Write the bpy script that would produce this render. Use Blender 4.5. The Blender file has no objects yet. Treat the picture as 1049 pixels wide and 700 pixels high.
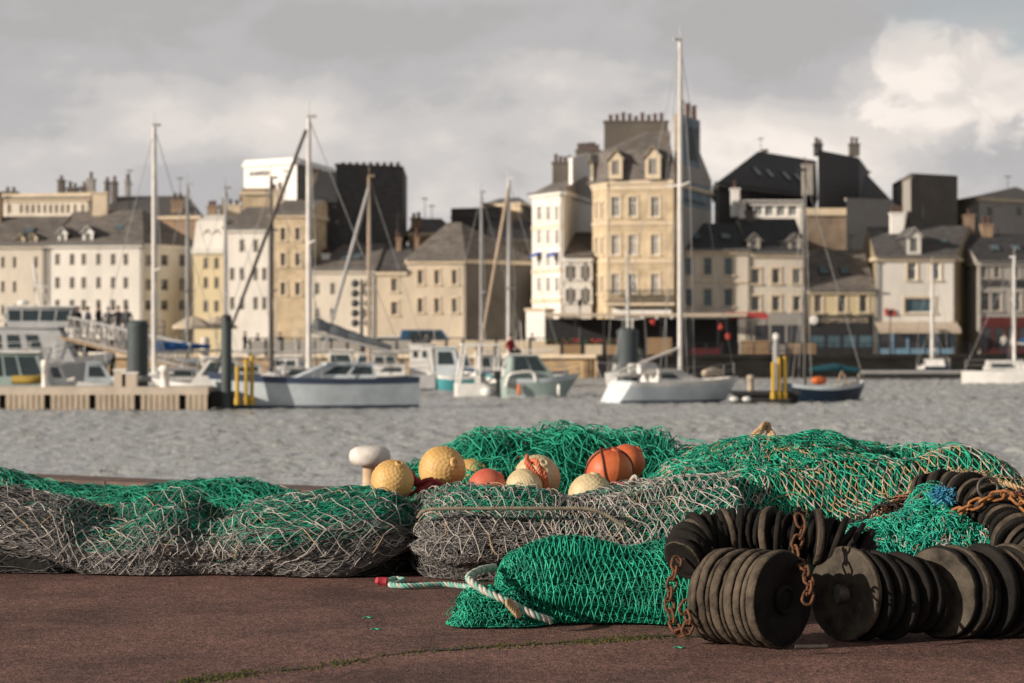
import bpy, math, random
import numpy as np
from mathutils import Vector, Matrix

random.seed(7)
RNG = np.random.default_rng(11)
sc = bpy.context.scene
COL = sc.collection
PI = math.pi

# ------------------------------------------------------------------ camera frame (pixels of the 1049x700 photograph)
F, CX, HY, CH = 2477.0, 524.5, 355.0, 1.33
WATER_Z, FAR_Z = -0.85, 0.60


def P(px, py, Y):
    return Vector(((px - CX) / F * Y, Y, CH - (py - HY) / F * Y))


def PX(px, Y):
    return (px - CX) / F * Y


def PZ(py, Y):
    return CH - (py - HY) / F * Y


# ------------------------------------------------------------------ materials
MATS = {}


def mat(name, col, rough=0.7, var=0.15, vscale=3.0, bump=0.0, bscale=20.0, metal=0.0, spec=0.4, col2=None, stretch=(1, 1, 1), coat=0.0, detail=5.0, ramp=(0.35, 0.65)):
    if name in MATS:
        return MATS[name]
    m = bpy.data.materials.new(name)
    m.use_nodes = True
    nt = m.node_tree
    b = nt.nodes['Principled BSDF']
    b.inputs['Roughness'].default_value = rough
    b.inputs['Metallic'].default_value = metal
    b.inputs['Specular IOR Level'].default_value = spec
    if coat:
        b.inputs['Coat Weight'].default_value = coat
    tc = nt.nodes.new('ShaderNodeTexCoord')
    mp = nt.nodes.new('ShaderNodeMapping')
    mp.inputs['Scale'].default_value = stretch
    nt.links.new(tc.outputs['Object'], mp.inputs['Vector'])
    n = nt.nodes.new('ShaderNodeTexNoise')
    n.inputs['Scale'].default_value = vscale
    n.inputs['Detail'].default_value = detail
    n.inputs['Roughness'].default_value = 0.65
    nt.links.new(mp.outputs['Vector'], n.inputs['Vector'])
    r = nt.nodes.new('ShaderNodeValToRGB')
    r.color_ramp.elements[0].position, r.color_ramp.elements[1].position = ramp
    c2 = col2 if col2 else tuple(min(1, c * (1 + var)) for c in col)
    c1 = col if col2 else tuple(c * (1 - var) for c in col)
    r.color_ramp.elements[0].color = (*c1, 1)
    r.color_ramp.elements[1].color = (*c2, 1)
    nt.links.new(n.outputs['Fac'], r.inputs['Fac'])
    nt.links.new(r.outputs['Color'], b.inputs['Base Color'])
    if bump:
        n2 = nt.nodes.new('ShaderNodeTexNoise')
        n2.inputs['Scale'].default_value = bscale
        n2.inputs['Detail'].default_value = 6
        nt.links.new(mp.outputs['Vector'], n2.inputs['Vector'])
        bp = nt.nodes.new('ShaderNodeBump')
        bp.inputs['Strength'].default_value = min(1, bump)
        bp.inputs['Distance'].default_value = 0.5 / bscale
        nt.links.new(n2.outputs['Fac'], bp.inputs['Height'])
        nt.links.new(bp.outputs['Normal'], b.inputs['Normal'])
    MATS[name] = m
    return m


# ------------------------------------------------------------------ mesh building
class MB:
    def __init__(self):
        self.v, self.f, self.m, self.s = [], [], [], []

    def add(self, vs, fs, m=0, smooth=False):
        o = len(self.v)
        self.v += [tuple(p) for p in vs]
        for f in fs:
            self.f.append(tuple(i + o for i in f))
            self.m.append(m)
            self.s.append(smooth)

    def quad(self, a, b, c, d, m=0):
        self.add([a, b, c, d], [(0, 1, 2, 3)], m)

    def box(self, c, s, m=0, rz=0.0, M=None):
        hx, hy, hz = s[0] / 2, s[1] / 2, s[2] / 2
        vs = [Vector((x, y, z)) for z in (-hz, hz) for y in (-hy, hy) for x in (-hx, hx)]
        R = M if M is not None else Matrix.Rotation(rz, 3, 'Z')
        vs = [R @ p + Vector(c) for p in vs]
        self.add(vs, [(0, 2, 3, 1), (4, 5, 7, 6), (0, 1, 5, 4), (2, 6, 7, 3), (0, 4, 6, 2), (1, 3, 7, 5)], m)

    def bar(self, a, b, w, h, m=0):
        """box beam from a to b"""
        a, b = Vector(a), Vector(b)
        t = (b - a)
        L = t.length
        t.normalize()
        up = Vector((0, 0, 1)) if abs(t.z) < 0.95 else Vector((0, 1, 0))
        s = t.cross(up).normalized()
        u = s.cross(t)
        M = Matrix((t, s, u)).transposed()
        self.box((a + b) / 2, (L, w, h), m, M=M)

    def tube(self, pts, r, n=8, m=0, cap=True, smooth=True):
        pts = [Vector(p) for p in pts]
        N = len(pts)
        rr = r if isinstance(r, (list, tuple)) else [r] * N
        vs, fs = [], []
        prev = None
        for i, p in enumerate(pts):
            t = (pts[min(i + 1, N - 1)] - pts[max(i - 1, 0)])
            if t.length < 1e-9:
                t = Vector((0, 0, 1))
            t.normalize()
            if prev is None:
                ref = Vector((0, 0, 1)) if abs(t.z) < 0.9 else Vector((1, 0, 0))
                a = t.cross(ref).normalized()
            else:
                a = (prev - t * prev.dot(t))
                a = a.normalized() if a.length > 1e-6 else t.orthogonal().normalized()
            prev = a
            b = t.cross(a)
            for k in range(n):
                an = 2 * PI * k / n
                vs.append(p + (a * math.cos(an) + b * math.sin(an)) * rr[i])
        for i in range(N - 1):
            for k in range(n):
                k2 = (k + 1) % n
                fs.append((i * n + k, i * n + k2, (i + 1) * n + k2, (i + 1) * n + k))
        self.add(vs, fs, m, smooth)
        if cap:
            self.add(vs[:n], [tuple(range(n))[::-1]], m)
            self.add(vs[-n:], [tuple(range(n))], m)

    def lathe(self, prof, n=32, m=0, M=None, smooth=True, ms=None, rad=None):
        """prof: (r, z) pairs, bottom to top. M: 4x4 placing the z axis."""
        M = M or Matrix.Identity(4)
        vs, fs = [], []
        K = len(prof)
        for r, z in prof:
            for k in range(n):
                an = 2 * PI * k / n
                q = r * (rad[k] if rad is not None else 1)
                vs.append(M @ Vector((q * math.cos(an), q * math.sin(an), z)))
        o = len(self.v)
        self.v += [tuple(p) for p in vs]
        for i in range(K - 1):
            for k in range(n):
                k2 = (k + 1) % n
                self.f.append((o + i * n + k, o + i * n + k2, o + (i + 1) * n + k2, o + (i + 1) * n + k))
                self.m.append(ms[i] if ms else m)
                self.s.append(smooth)

    def sphere(self, c, r, n=16, k=10, m=0, sx=1, sy=1, sz=1, M=None):
        pr = [(max(1e-4, r * math.sin(PI * i / k)), -r * math.cos(PI * i / k)) for i in range(k + 1)]
        T = Matrix.Translation(Vector(c)) @ (M or Matrix.Identity(4)) @ Matrix.Diagonal((sx, sy, sz, 1))
        self.lathe(pr, n, m, T)

    def torus(self, c, R, r, M3=None, n=28, k=10, m=0, sx=1.0):
        vs, fs = [], []
        M3 = M3 or Matrix.Identity(3)
        for i in range(n):
            a = 2 * PI * i / n
            for j in range(k):
                b = 2 * PI * j / k
                p = Vector(((R * sx + r * math.cos(b)) * math.cos(a) if sx == 1 else (R + r * math.cos(b)) * math.cos(a) + (sx - 1) * R * (1 if math.cos(a) > 0 else -1) * min(1, abs(math.cos(a)) * 3), (R + r * math.cos(b)) * math.sin(a), r * math.sin(b)))
                vs.append(M3 @ p + Vector(c))
        for i in range(n):
            for j in range(k):
                i2, j2 = (i + 1) % n, (j + 1) % k
                fs.append((i * k + j, i2 * k + j, i2 * k + j2, i * k + j2))
        self.add(vs, fs, m, True)

    def build(self, name, mats, parent=None):
        me = bpy.data.meshes.new(name)
        me.from_pydata(self.v, [], self.f)
        if not isinstance(mats, (list, tuple)):
            mats = [mats]
        for mm in mats:
            me.materials.append(mm)
        me.polygons.foreach_set('material_index', self.m)
        me.polygons.foreach_set('use_smooth', self.s)
        me.update()
        o = bpy.data.objects.new(name, me)
        COL.objects.link(o)
        if parent is not None:
            o.parent = parent
        return o


def tag(o, label=None, cat=None, group=None, kind=None):
    if label:
        o['label'] = label
    if cat:
        o['category'] = cat
    if group:
        o['group'] = group
    if kind:
        o['kind'] = kind
    return o


def thing(name, label, cat, loc=(0, 0, 0), rz=0.0, group=None):
    o = bpy.data.objects.new(name, None)
    o.empty_display_size = 0.2
    COL.objects.link(o)
    o.location = loc
    o.rotation_euler = (0, 0, rz)
    return tag(o, label, cat, group)


def copy_tree(o, parent=None):
    c = o.copy()
    COL.objects.link(c)
    if parent is not None:
        c.parent = parent
    for ch in list(o.children):
        copy_tree(ch, c)
    return c


def rope_pts(mb, pts, r, strands=3, pitch=0.06, m=0, ms=None):
    """laid rope: helical strands round a path"""
    pts = [Vector(p) for p in pts]
    # resample
    d = [0]
    for a, b in zip(pts, pts[1:]):
        d.append(d[-1] + (b - a).length)
    L = d[-1]
    n = max(8, int(L / (pitch / 7)))
    xs = np.linspace(0, L, n)
    arr = np.array([[np.interp(x, d, [p[k] for p in pts]) for k in range(3)] for x in xs])
    for q in range(strands):
        out = []
        for i in range(n):
            t = Vector(arr[min(i + 1, n - 1)] - arr[max(i - 1, 0)]).normalized()
            a = t.cross(Vector((0.1, 0.2, 1))).normalized()
            b = t.cross(a)
            an = 2 * PI * (xs[i] / pitch + q / strands)
            out.append(Vector(arr[i]) + (a * math.cos(an) + b * math.sin(an)) * r * 0.52)
        mb.tube(out, r * 0.56, 6, ms[q] if ms else m)


def smooth_path(pts, n=24):
    """Catmull-Rom through pts"""
    pts = [Vector(p) for p in pts]
    q = [pts[0] * 2 - pts[1]] + pts + [pts[-1] * 2 - pts[-2]]
    out = []
    for i in range(1, len(q) - 2):
        p0, p1, p2, p3 = q[i - 1], q[i], q[i + 1], q[i + 2]
        for k in range(n):
            t = k / n
            out.append(0.5 * ((2 * p1) + (p2 - p0) * t + (2 * p0 - 5 * p1 + 4 * p2 - p3) * t * t + (3 * p1 - p0 - 3 * p2 + p3) * t ** 3))
    out.append(pts[-1])
    return out


# ------------------------------------------------------------------ world, sun, camera
SUN = Vector((-0.86, -0.42, 0.29)).normalized()


def setup():
    cam = bpy.data.cameras.new('camera')
    co = bpy.data.objects.new('camera', cam)
    COL.objects.link(co)
    co.location = (0, 0, CH)
    co.rotation_euler = (PI / 2, 0, 0)
    cam.sensor_width = 36
    cam.lens = 36 * F / 1049
    cam.shift_y = 5 / 1049
    cam.clip_start, cam.clip_end = 0.1, 9000
    cam.dof.use_dof = True
    cam.dof.focus_distance = 12.0
    cam.dof.aperture_fstop = 3.7
    sc.camera = co
    s = bpy.data.lights.new('sun', 'SUN')
    s.energy, s.angle, s.color = SUN_E, math.radians(0.6), (1.0, 0.875, 0.73)
    so = bpy.data.objects.new('sun', s)
    COL.objects.link(so)
    so.rotation_euler = SUN.to_track_quat('Z', 'Y').to_euler()
    so.location = (-40, -10, 60)
    w = bpy.data.worlds.new('World')
    sc.world = w
    w.use_nodes = True
    nt = w.node_tree
    N, L = nt.nodes, nt.links
    for n in list(N):
        N.remove(n)
    out = N.new('ShaderNodeOutputWorld')
    sky = N.new('ShaderNodeTexSky')
    sky.sky_type = 'NISHITA'
    sky.sun_disc = False
    sky.sun_elevation = math.asin(SUN.z)
    sky.sun_rotation = math.atan2(SUN.x, SUN.y)
    b1 = N.new('ShaderNodeBackground')
    b1.inputs['Strength'].default_value = 0.1
    L.new(sky.outputs['Color'], b1.inputs['Color'])
    tc = N.new('ShaderNodeTexCoord')
    sep = N.new('ShaderNodeSeparateXYZ')
    L.new(tc.outputs['Generated'], sep.inputs[0])

    def math_(op, a, b=None, c=None, clamp=False):
        n = N.new('ShaderNodeMath')
        n.operation = op
        n.use_clamp = clamp
        for i, x in enumerate((a, b, c)):
            if x is None:
                continue
            if isinstance(x, (int, float)):
                n.inputs[i].default_value = x
            else:
                L.new(x, n.inputs[i])
        return n.outputs[0]

    def noise(scale, stretch, detail=7, rough=0.55, loc=(0, 0, 0), dist=0.3):
        mp = N.new('ShaderNodeMapping')
        mp.inputs['Scale'].default_value = stretch
        mp.inputs['Location'].default_value = loc
        L.new(tc.outputs['Generated'], mp.inputs['Vector'])
        n = N.new('ShaderNodeTexNoise')
        n.inputs['Scale'].default_value = scale
        n.inputs['Detail'].default_value = detail
        n.inputs['Roughness'].default_value = rough
        n.inputs['Distortion'].default_value = dist
        L.new(mp.outputs['Vector'], n.inputs['Vector'])
        return n.outputs['Fac']

    n1 = noise(5.5, (1, 1, 2.2), 8, 0.52, (3.1, 0.7, 0.4))
    n2 = noise(17, (1, 1, 1.6), 8, 0.58, (1.3, 2.0, 5.0))
    nedge = noise(34, (1, 1, 1.2), 9, 0.6, (0.3, 4.0, 1.0), 0.6)
    # the cloud bank: a field of light and dark built round real directions in the sky
    X_, Z_ = sep.outputs['X'], sep.outputs['Z']

    def blob(px, py, rx, ry, soft=0.5, edge=0.35):
        cx, cz = (px - CX) / F, (HY - py) / F
        dx = math_('DIVIDE', math_('SUBTRACT', X_, cx), rx / F)
        dz = math_('DIVIDE', math_('SUBTRACT', Z_, cz), ry / F)
        d = math_('SQRT', math_('ADD', math_('MULTIPLY', dx, dx), math_('MULTIPLY', dz, dz)))
        d = math_('ADD', d, math_('MULTIPLY', math_('SUBTRACT', nedge, 0.5), edge * 3))
        mr = N.new('ShaderNodeMapRange')
        mr.interpolation_type = 'SMOOTHSTEP'
        mr.inputs['From Min'].default_value = 1 + soft
        mr.inputs['From Max'].default_value = 1 - soft
        L.new(d, mr.inputs['Value'])
        return mr.outputs[0]

    t = math_('ADD', math_('MULTIPLY_ADD', n1, 1.35, -0.46), math_('MULTIPLY', n2, 0.50))
    for (px, py, rx, ry, soft, edge, amt) in [
            (150, 120, 230, 75, 0.9, 0.25, 0.14), (400, 175, 150, 70, 0.8, 0.2, 0.14), (930, 70, 52, 44, 0.16, 0.9, 0.07), (968, 92, 100, 62, 0.14, 0.9, 0.12), (985, 98, 66, 44, 0.2, 0.8, 0.10), (1032, 98, 40, 34, 0.25, 0.8, 0.07), (905, 104, 45, 26, 0.3, 0.8, 0.06), (955, 135, 80, 26, .5, .6, .06), (300, 195, 330, 40, .9, .2, -.04), (960, 80, 110, 70, .5, .4, .06), (840, 160, 130, 44, 0.8, 0.3, 0.10), (700, 160, 160, 40, 0.8, 0.3, 0.08),
            (520, 30, 420, 34, 0.9, 0.2, -0.09), (690, 110, 150, 60, 0.8, 0.2, -0.06), (90, 15, 130, 22, 0.8, 0.2, -0.02),
            (60, 190, 200, 30, 0.8, 0.2, -0.05), (420, 100, 60, 40, 0.8, 0.2, -0.05), (960, 165, 60, 20, 0.6, 0.2, -0.08)]:
        t = math_('ADD', t, math_('MULTIPLY', blob(px, py, rx, ry, soft, edge), amt))
    ramp = N.new('ShaderNodeValToRGB')
    cr = ramp.color_ramp
    cr.interpolation = 'EASE'
    cr.elements[0].position, cr.elements[0].color = 0.30, (0.40, 0.385, 0.385, 1)
    cr.elements[1].position, cr.elements[1].color = 0.82, (0.84, 0.765, 0.70, 1)
    for p_, c_ in ((0.43, (0.44, 0.43, 0.43)), (0.54, (0.54, 0.515, 0.50)), (0.67, (0.67, 0.62, 0.58))):
        e = cr.elements.new(p_)
        e.color = (*c_, 1)
    L.new(t, ramp.inputs['Fac'])
    # the cloud deck is darkened overhead, above the view, to lower ambient light
    mr = N.new('ShaderNodeMapRange')
    mr.interpolation_type = 'SMOOTHSTEP'
    mr.inputs['From Min'].default_value, mr.inputs['From Max'].default_value = 0.24, 0.66
    mr.inputs['To Min'].default_value, mr.inputs['To Max'].default_value = 1.0, 0.34
    L.new(Z_, mr.inputs['Value'])
    b2 = N.new('ShaderNodeBackground')
    L.new(mr.outputs[0], b2.inputs['Strength'])
    L.new(ramp.outputs['Color'], b2.inputs['Color'])
    # a gap of blue between the clouds, upper right, and a few thin ones elsewhere
    gap = blob(985, 14, 85, 24, 0.6, 0.3)
    gap2 = blob(1040, 45, 30, 30, 0.6, 0.3)
    fac = math_('SUBTRACT', 1.0, math_('MULTIPLY', math_('MAXIMUM', gap, gap2), 0.3), clamp=True)
    mx = N.new('ShaderNodeMixShader')
    L.new(fac, mx.inputs[0])
    L.new(b1.outputs[0], mx.inputs[1])
    L.new(b2.outputs[0], mx.inputs[2])
    L.new(mx.outputs[0], out.inputs['Surface'])
    sc.view_settings.view_transform = 'Standard'
    sc.view_settings.look = 'None'
    sc.view_settings.gamma = 1
    sc.view_settings.exposure = EXPOSURE
    sc.render.engine = 'CYCLES'
    sc.cycles.use_denoising = True
    sc.cycles.max_bounces = 6


SUN_E, EXPOSURE = 5.0, 0.2
setup()

# ------------------------------------------------------------------ palette
M_ = dict(
    cream=mat('cream_render', (0.61, 0.55, 0.465), 0.85, 0.16, 0.35, stretch=(1, 1, .4), detail=9),
    palewhite=mat('white_render', (0.70, 0.665, 0.61), 0.85, 0.13, 0.35, stretch=(1, 1, .4), detail=9),
    beige=mat('beige_render', (0.54, 0.46, 0.355), 0.85, 0.18, 0.35, stretch=(1, 1, .4), detail=9),
    stone=mat('ochre_stone', (0.50, 0.40, 0.27), 0.9, 0.24, 1.1, detail=10),
    stonetrim=mat('dressed_stone', (0.60, 0.50, 0.37), 0.85, 0.10, 1.2),
    yellow=mat('pale_yellow_render', (0.62, 0.52, 0.33), 0.85, 0.08, 0.4),
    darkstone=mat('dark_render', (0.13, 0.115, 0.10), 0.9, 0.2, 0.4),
    greywall=mat('grey_render', (0.33, 0.31, 0.285), 0.9, 0.10, 0.3),
    brownwall=mat('brown_rubble_wall', (0.20, 0.155, 0.115), 0.9, 0.25, 0.8),
    olive=mat('olive_render', (0.30, 0.24, 0.15), 0.9, 0.15, 0.3),
    slate=mat('slate', (0.05, 0.048, 0.05), 0.7, 0.25, 1.4, stretch=(1, 1, 4), col2=(0.12, 0.112, 0.108), detail=9),
    slatelight=mat('weathered_slate', (0.085, 0.078, 0.074), 0.75, 0.2, 1.3, stretch=(1, 1, 3), col2=(0.20, 0.175, 0.155), detail=10),
    slatedark=mat('dark_slate', (0.026, 0.027, 0.031), 0.7, 0.3, 1.6, stretch=(1, 1, 4), col2=(0.062, 0.060, 0.062), detail=9),
    white=mat('white_paint', (0.78, 0.76, 0.72), 0.5, 0.06, 2),
    woodframe=mat('window_frame_paint', (0.38, 0.35, 0.31), 0.6, 0.1, 2),
    frameblue=mat('window_frame_blue', (0.20, 0.28, 0.32), 0.6, 0.1, 2),
    glass=mat('window_glass', (0.035, 0.035, 0.038), 0.12, 0.4, 0.5, spec=0.6),
    glassblue=mat('window_glass_blue', (0.06, 0.11, 0.135), 0.12, 0.3, 0.5, spec=0.6),
    glasspale=mat('window_curtain', (0.30, 0.28, 0.26), 0.3, 0.25, 0.6),
    pot=mat('terracotta', (0.105, 0.062, 0.05), 0.8, 0.2, 3),
    brick=mat('chimney_brick', (0.27, 0.19, 0.13), 0.9, 0.2, 2),
    dark=mat('dark_metal', (0.03, 0.03, 0.032), 0.5, 0.2, 3),
    iron=mat('painted_iron', (0.05, 0.05, 0.05), 0.5, 0.2, 3),
    awningred=mat('red_canvas', (0.42, 0.05, 0.05), 0.8, 0.15, 2),
    awningbeige=mat('beige_canvas', (0.50, 0.42, 0.33), 0.8, 0.1, 2),
    awningblue=mat('blue_canvas', (0.03, 0.10, 0.42), 0.8, 0.1, 2),
    skyblue=mat('sky_blue_paint', (0.20, 0.36, 0.50), 0.6, 0.1, 2),
)

# ------------------------------------------------------------------ setting: quay, water, far bank
def ground_mat():
    m = bpy.data.materials.new('red_asphalt')
    m.use_nodes = True
    nt = m.node_tree
    N, L = nt.nodes, nt.links
    b = N['Principled BSDF']
    b.inputs['Roughness'].default_value = 0.9
    b.inputs['Specular IOR Level'].default_value = 0.25
    tc = N.new('ShaderNodeTexCoord')

    def noise(scale, detail=3, rough=0.6):
        n = N.new('ShaderNodeTexNoise')
        n.inputs['Scale'].default_value = scale
        n.inputs['Detail'].default_value = detail
        n.inputs['Roughness'].default_value = rough
        L.new(tc.outputs['Object'], n.inputs['Vector'])
        return n.outputs['Fac']
    big, mid = noise(0.6, 5), noise(5, 6, 0.7)
    vo = N.new('ShaderNodeTexVoronoi')
    vo.inputs['Scale'].default_value = 90
    L.new(tc.outputs['Object'], vo.inputs['Vector'])
    r1 = N.new('ShaderNodeValToRGB')
    r1.color_ramp.elements[0].position, r1.color_ramp.elements[1].position = 0.3, 0.72
    r1.color_ramp.elements[0].color = (0.100, 0.055, 0.046, 1)
    r1.color_ramp.elements[1].color = (0.185, 0.105, 0.090, 1)
    mx = N.new('ShaderNodeMath')
    mx.operation = 'MULTIPLY_ADD'
    mx.inputs[1].default_value = 0.5
    L.new(big, mx.inputs[0])
    m2 = N.new('ShaderNodeMath')
    m2.operation = 'MULTIPLY'
    m2.inputs[1].default_value = 0.5
    L.new(mid, m2.inputs[0])
    L.new(m2.outputs[0], mx.inputs[2])
    L.new(mx.outputs[0], r1.inputs['Fac'])
    # stone chips of the wearing course
    r2 = N.new('ShaderNodeValToRGB')
    r2.color_ramp.elements[0].position, r2.color_ramp.elements[1].position = 0.25, 0.95
    r2.color_ramp.elements[0].color = (0.58, 0.57, 0.56, 1)
    r2.color_ramp.elements[1].color = (1.9, 1.87, 1.84, 1)
    sepc = N.new('ShaderNodeSeparateColor')
    L.new(vo.outputs['Color'], sepc.inputs[0])
    L.new(sepc.outputs[0], r2.inputs['Fac'])
    stain = noise(0.9, 6, 0.7)
    r3 = N.new('ShaderNodeValToRGB')
    r3.color_ramp.elements[0].position, r3.color_ramp.elements[1].position = 0.40, 0.56
    r3.color_ramp.elements[0].color = (0.66, 0.66, 0.68, 1)
    r3.color_ramp.elements[1].color = (1.08, 1.06, 1.05, 1)
    L.new(stain, r3.inputs['Fac'])
    m3 = N.new('ShaderNodeMix')
    m3.data_type = 'RGBA'
    m3.blend_type = 'MULTIPLY'
    m3.inputs[0].default_value = 1
    L.new(r1.outputs['Color'], m3.inputs[6])
    L.new(r3.outputs['Color'], m3.inputs[7])
    mc = N.new('ShaderNodeMix')
    mc.data_type = 'RGBA'
    mc.blend_type = 'MULTIPLY'
    mc.inputs[0].default_value = 1
    L.new(m3.outputs[2], mc.inputs[6])
    L.new(r2.outputs['Color'], mc.inputs[7])
    L.new(mc.outputs[2], b.inputs['Base Color'])
    bp = N.new('ShaderNodeBump')
    bp.inputs['Strength'].default_value = 0.55
    bp.inputs['Distance'].default_value = 0.008
    fine = noise(140, 2)
    ad = N.new('ShaderNodeMath')
    ad.operation = 'ADD'
    L.new(fine, ad.inputs[0])
    L.new(vo.outputs['Distance'], ad.inputs[1])
    L.new(ad.outputs[0], bp.inputs['Height'])
    bp2 = N.new('ShaderNodeBump')
    bp2.inputs['Strength'].default_value = 0.25
    bp2.inputs['Distance'].default_value = 0.03
    L.new(mid, bp2.inputs['Height'])
    L.new(bp.outputs['Normal'], bp2.inputs['Normal'])
    L.new(bp2.outputs['Normal'], b.inputs['Normal'])
    return m


def water_mat():
    m = bpy.data.materials.new('harbour_water')
    m.use_nodes = True
    nt = m.node_tree
    N, L = nt.nodes, nt.links
    b = N['Principled BSDF']
    b.inputs['Base Color'].default_value = (0.33, 0.342, 0.338, 1)
    b.inputs['Roughness'].default_value = 0.12
    b.inputs['IOR'].default_value = 1.33
    tc = N.new('ShaderNodeTexCoord')

    def noise(scale, st, detail=4, rough=0.55, dist=0.4):
        mp = N.new('ShaderNodeMapping')
        mp.inputs['Scale'].default_value = st
        L.new(tc.outputs['Object'], mp.inputs['Vector'])
        n = N.new('ShaderNodeTexNoise')
        n.inputs['Scale'].default_value = scale
        n.inputs['Detail'].default_value = detail
        n.inputs['Roughness'].default_value = rough
        n.inputs['Distortion'].default_value = dist
        L.new(mp.outputs['Vector'], n.inputs['Vector'])
        return n.outputs['Fac']
    h1 = noise(1.5, (0.8, 0.40, 1), 6, 0.62)
    h2 = noise(3.6, (0.8, 0.5, 1), 3)
    prev = None
    for h, st, di in ((h1, 0.6, 0.10), (h2, 1.0, 0.09)):
        bp = N.new('ShaderNodeBump')
        bp.inputs['Strength'].default_value = st
        bp.inputs['Distance'].default_value = di
        L.new(h, bp.inputs['Height'])
        if prev:
            L.new(prev, bp.inputs['Normal'])
        prev = bp.outputs['Normal']
    L.new(prev, b.inputs['Normal'])
    return m


def edge_y(x):
    return 24.8 - 0.706 * (x + 5.25)


G_MAT, W_MAT = ground_mat(), water_mat()
QP = [(-60, edge_y(-60)), (7.5, edge_y(7.5)), (60, 8), (60, -40), (-60, -40)]
mb = MB()
mb.add([(x, y, 0) for x, y in QP], [tuple(range(5))[::-1]])
for i in (0, 1):
    a, b_ = QP[i], QP[i + 1]
    mb.quad((*a, 0), (*b_, 0), (*b_, -4), (*a, -4), 1)
near_stone = mat('quay_granite', (0.13, 0.085, 0.072), 0.85, 0.25, 2.0, 0.4, 15)
mb.build('quay', [G_MAT, near_stone])['kind'] = 'structure'
# coping stones along the near edge
mb = MB()
d = Vector((1, -0.706, 0)).normalized()
n_ = Vector((d.y, -d.x, 0))
p0 = Vector((-30, edge_y(-30), 0))
L0 = 0
while L0 < 42:
    ll = random.uniform(1.1, 1.6)
    c = p0 + d * (L0 + ll / 2) + n_ * 0.29 + Vector((0, 0, 0.01))
    mb.box(c, (ll - 0.02, 0.6, 0.06), rz=math.atan2(d.y, d.x))
    L0 += ll
mb.build('kerb', [near_stone])['kind'] = 'structure'
# harbour chop: a real rippled surface between the two quays, flat beyond
def ripple(x, y):
    r = np.random.default_rng(4)
    h = np.zeros_like(x)
    for k in range(60):
        lam = 0.36 * 3.4 ** r.random()
        a = r.normal(PI / 2 - .35, .65)
        w = 2 * PI / lam
        h += 0.0100 * lam ** .8 * np.sin(w * (math.cos(a) * x + math.sin(a) * y) + r.uniform(0, 6.3)) 
    # gusts: patches of rougher and calmer water
    g = np.sin(x * .11 + y * .05 + 1) * np.sin(y * .09 - x * .04) * .35 + .85
    return h * g


gx, gy = np.arange(-46, 46.01, .14), np.arange(14, 166, .14)
XX, YY = np.meshgrid(gx, gy, indexing='ij')
hh = ripple(XX, YY)
for ed in (np.minimum(1, (XX - gx[0]) / 2), np.minimum(1, (gx[-1] - XX) / 2), np.minimum(1, (YY - gy[0]) / 2), np.minimum(1, (gy[-1] - YY) / 2)):
    hh = hh * ed
V = np.stack([XX, YY, WATER_Z + hh], -1).reshape(-1, 3)
na, nb_ = XX.shape
idx = np.arange(na * nb_).reshape(na, nb_)
Q = np.stack([idx[:-1, :-1], idx[1:, :-1], idx[1:, 1:], idx[:-1, 1:]], -1).reshape(-1, 4)
x0, x1, y0, y1 = gx[0], gx[-1], gy[0], gy[-1]
O = [(-3000, -60), (x0, -60), (x1, -60), (3000, -60), (-3000, y0), (x0, y0), (x1, y0), (3000, y0), (-3000, y1), (x0, y1), (x1, y1), (3000, y1), (-3000, 4000), (x0, 4000), (x1, 4000), (3000, 4000)]
OQ = np.array([(r * 4 + c, r * 4 + c + 1, r * 4 + c + 5, r * 4 + c + 4) for r in range(3) for c in range(3) if (r, c) != (1, 1)]) + len(V)
V = np.concatenate([V, np.array([(a, b, WATER_Z) for a, b in O])])
Q = np.concatenate([Q, OQ])
me = bpy.data.meshes.new('water')
me.vertices.add(len(V))
me.vertices.foreach_set('co', V.astype(np.float32).ravel())
me.loops.add(len(Q) * 4)
me.loops.foreach_set('vertex_index', Q.astype(np.int32).ravel())
me.polygons.add(len(Q))
me.polygons.foreach_set('loop_start', (np.arange(len(Q)) * 4).astype(np.int32))
me.polygons.foreach_set('use_smooth', np.ones(len(Q), bool))
me.materials.append(W_MAT)
me.update(calc_edges=True)
wo_ = bpy.data.objects.new('water', me)
COL.objects.link(wo_)
wo_['kind'] = 'structure'

far_stone = mat('far_quay_stone', (0.36, 0.25, 0.14), 0.9, 0.3, 0.8, stretch=(1, 1, 2))
far_dark = mat('wet_quay_stone', (0.075, 0.065, 0.055), 0.8, 0.3, 0.6, stretch=(1, 1, 3))  # darker stone colour for the right-hand walls
pave = mat('promenade_paving', (0.20, 0.18, 0.16), 0.9, 0.2, 0.5)


def lyq(px):  # left bank water line
    return 172 - 0.0 * px


FQ = [(-110, 178), (PX(205, 172), 172), (PX(612, 164), 164), (PX(1100, 180), 180), (130, 200)]
mb = MB()
mb.add([(x, y, FAR_Z) for x, y in FQ] + [(600, 900, FAR_Z), (-600, 900, FAR_Z)], [tuple(range(7))])
for i in range(4):
    a, b_ = FQ[i], FQ[i + 1]
    mb.quad((*a, FAR_Z), (*a, -4), (*b_, -4), (*b_, FAR_Z), 1 if i < 2 else 2)
for i in range(4):  # coping band
    a, b_ = Vector((*FQ[i], FAR_Z + 0.05)), Vector((*FQ[i + 1], FAR_Z + 0.05))
    mb.bar(a, b_, 0.7, 0.24, 3 if i < 2 else 2)
mb.build('far_quay', [pave, far_stone, far_dark, M_['stonetrim']])['kind'] = 'structure'


# ------------------------------------------------------------------ buildings
M_['galvpipe'] = mat('lead_grey_paint', (0.16, 0.155, 0.15), 0.6, 0.2, 2)
WIN_CACHE = {}


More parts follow.
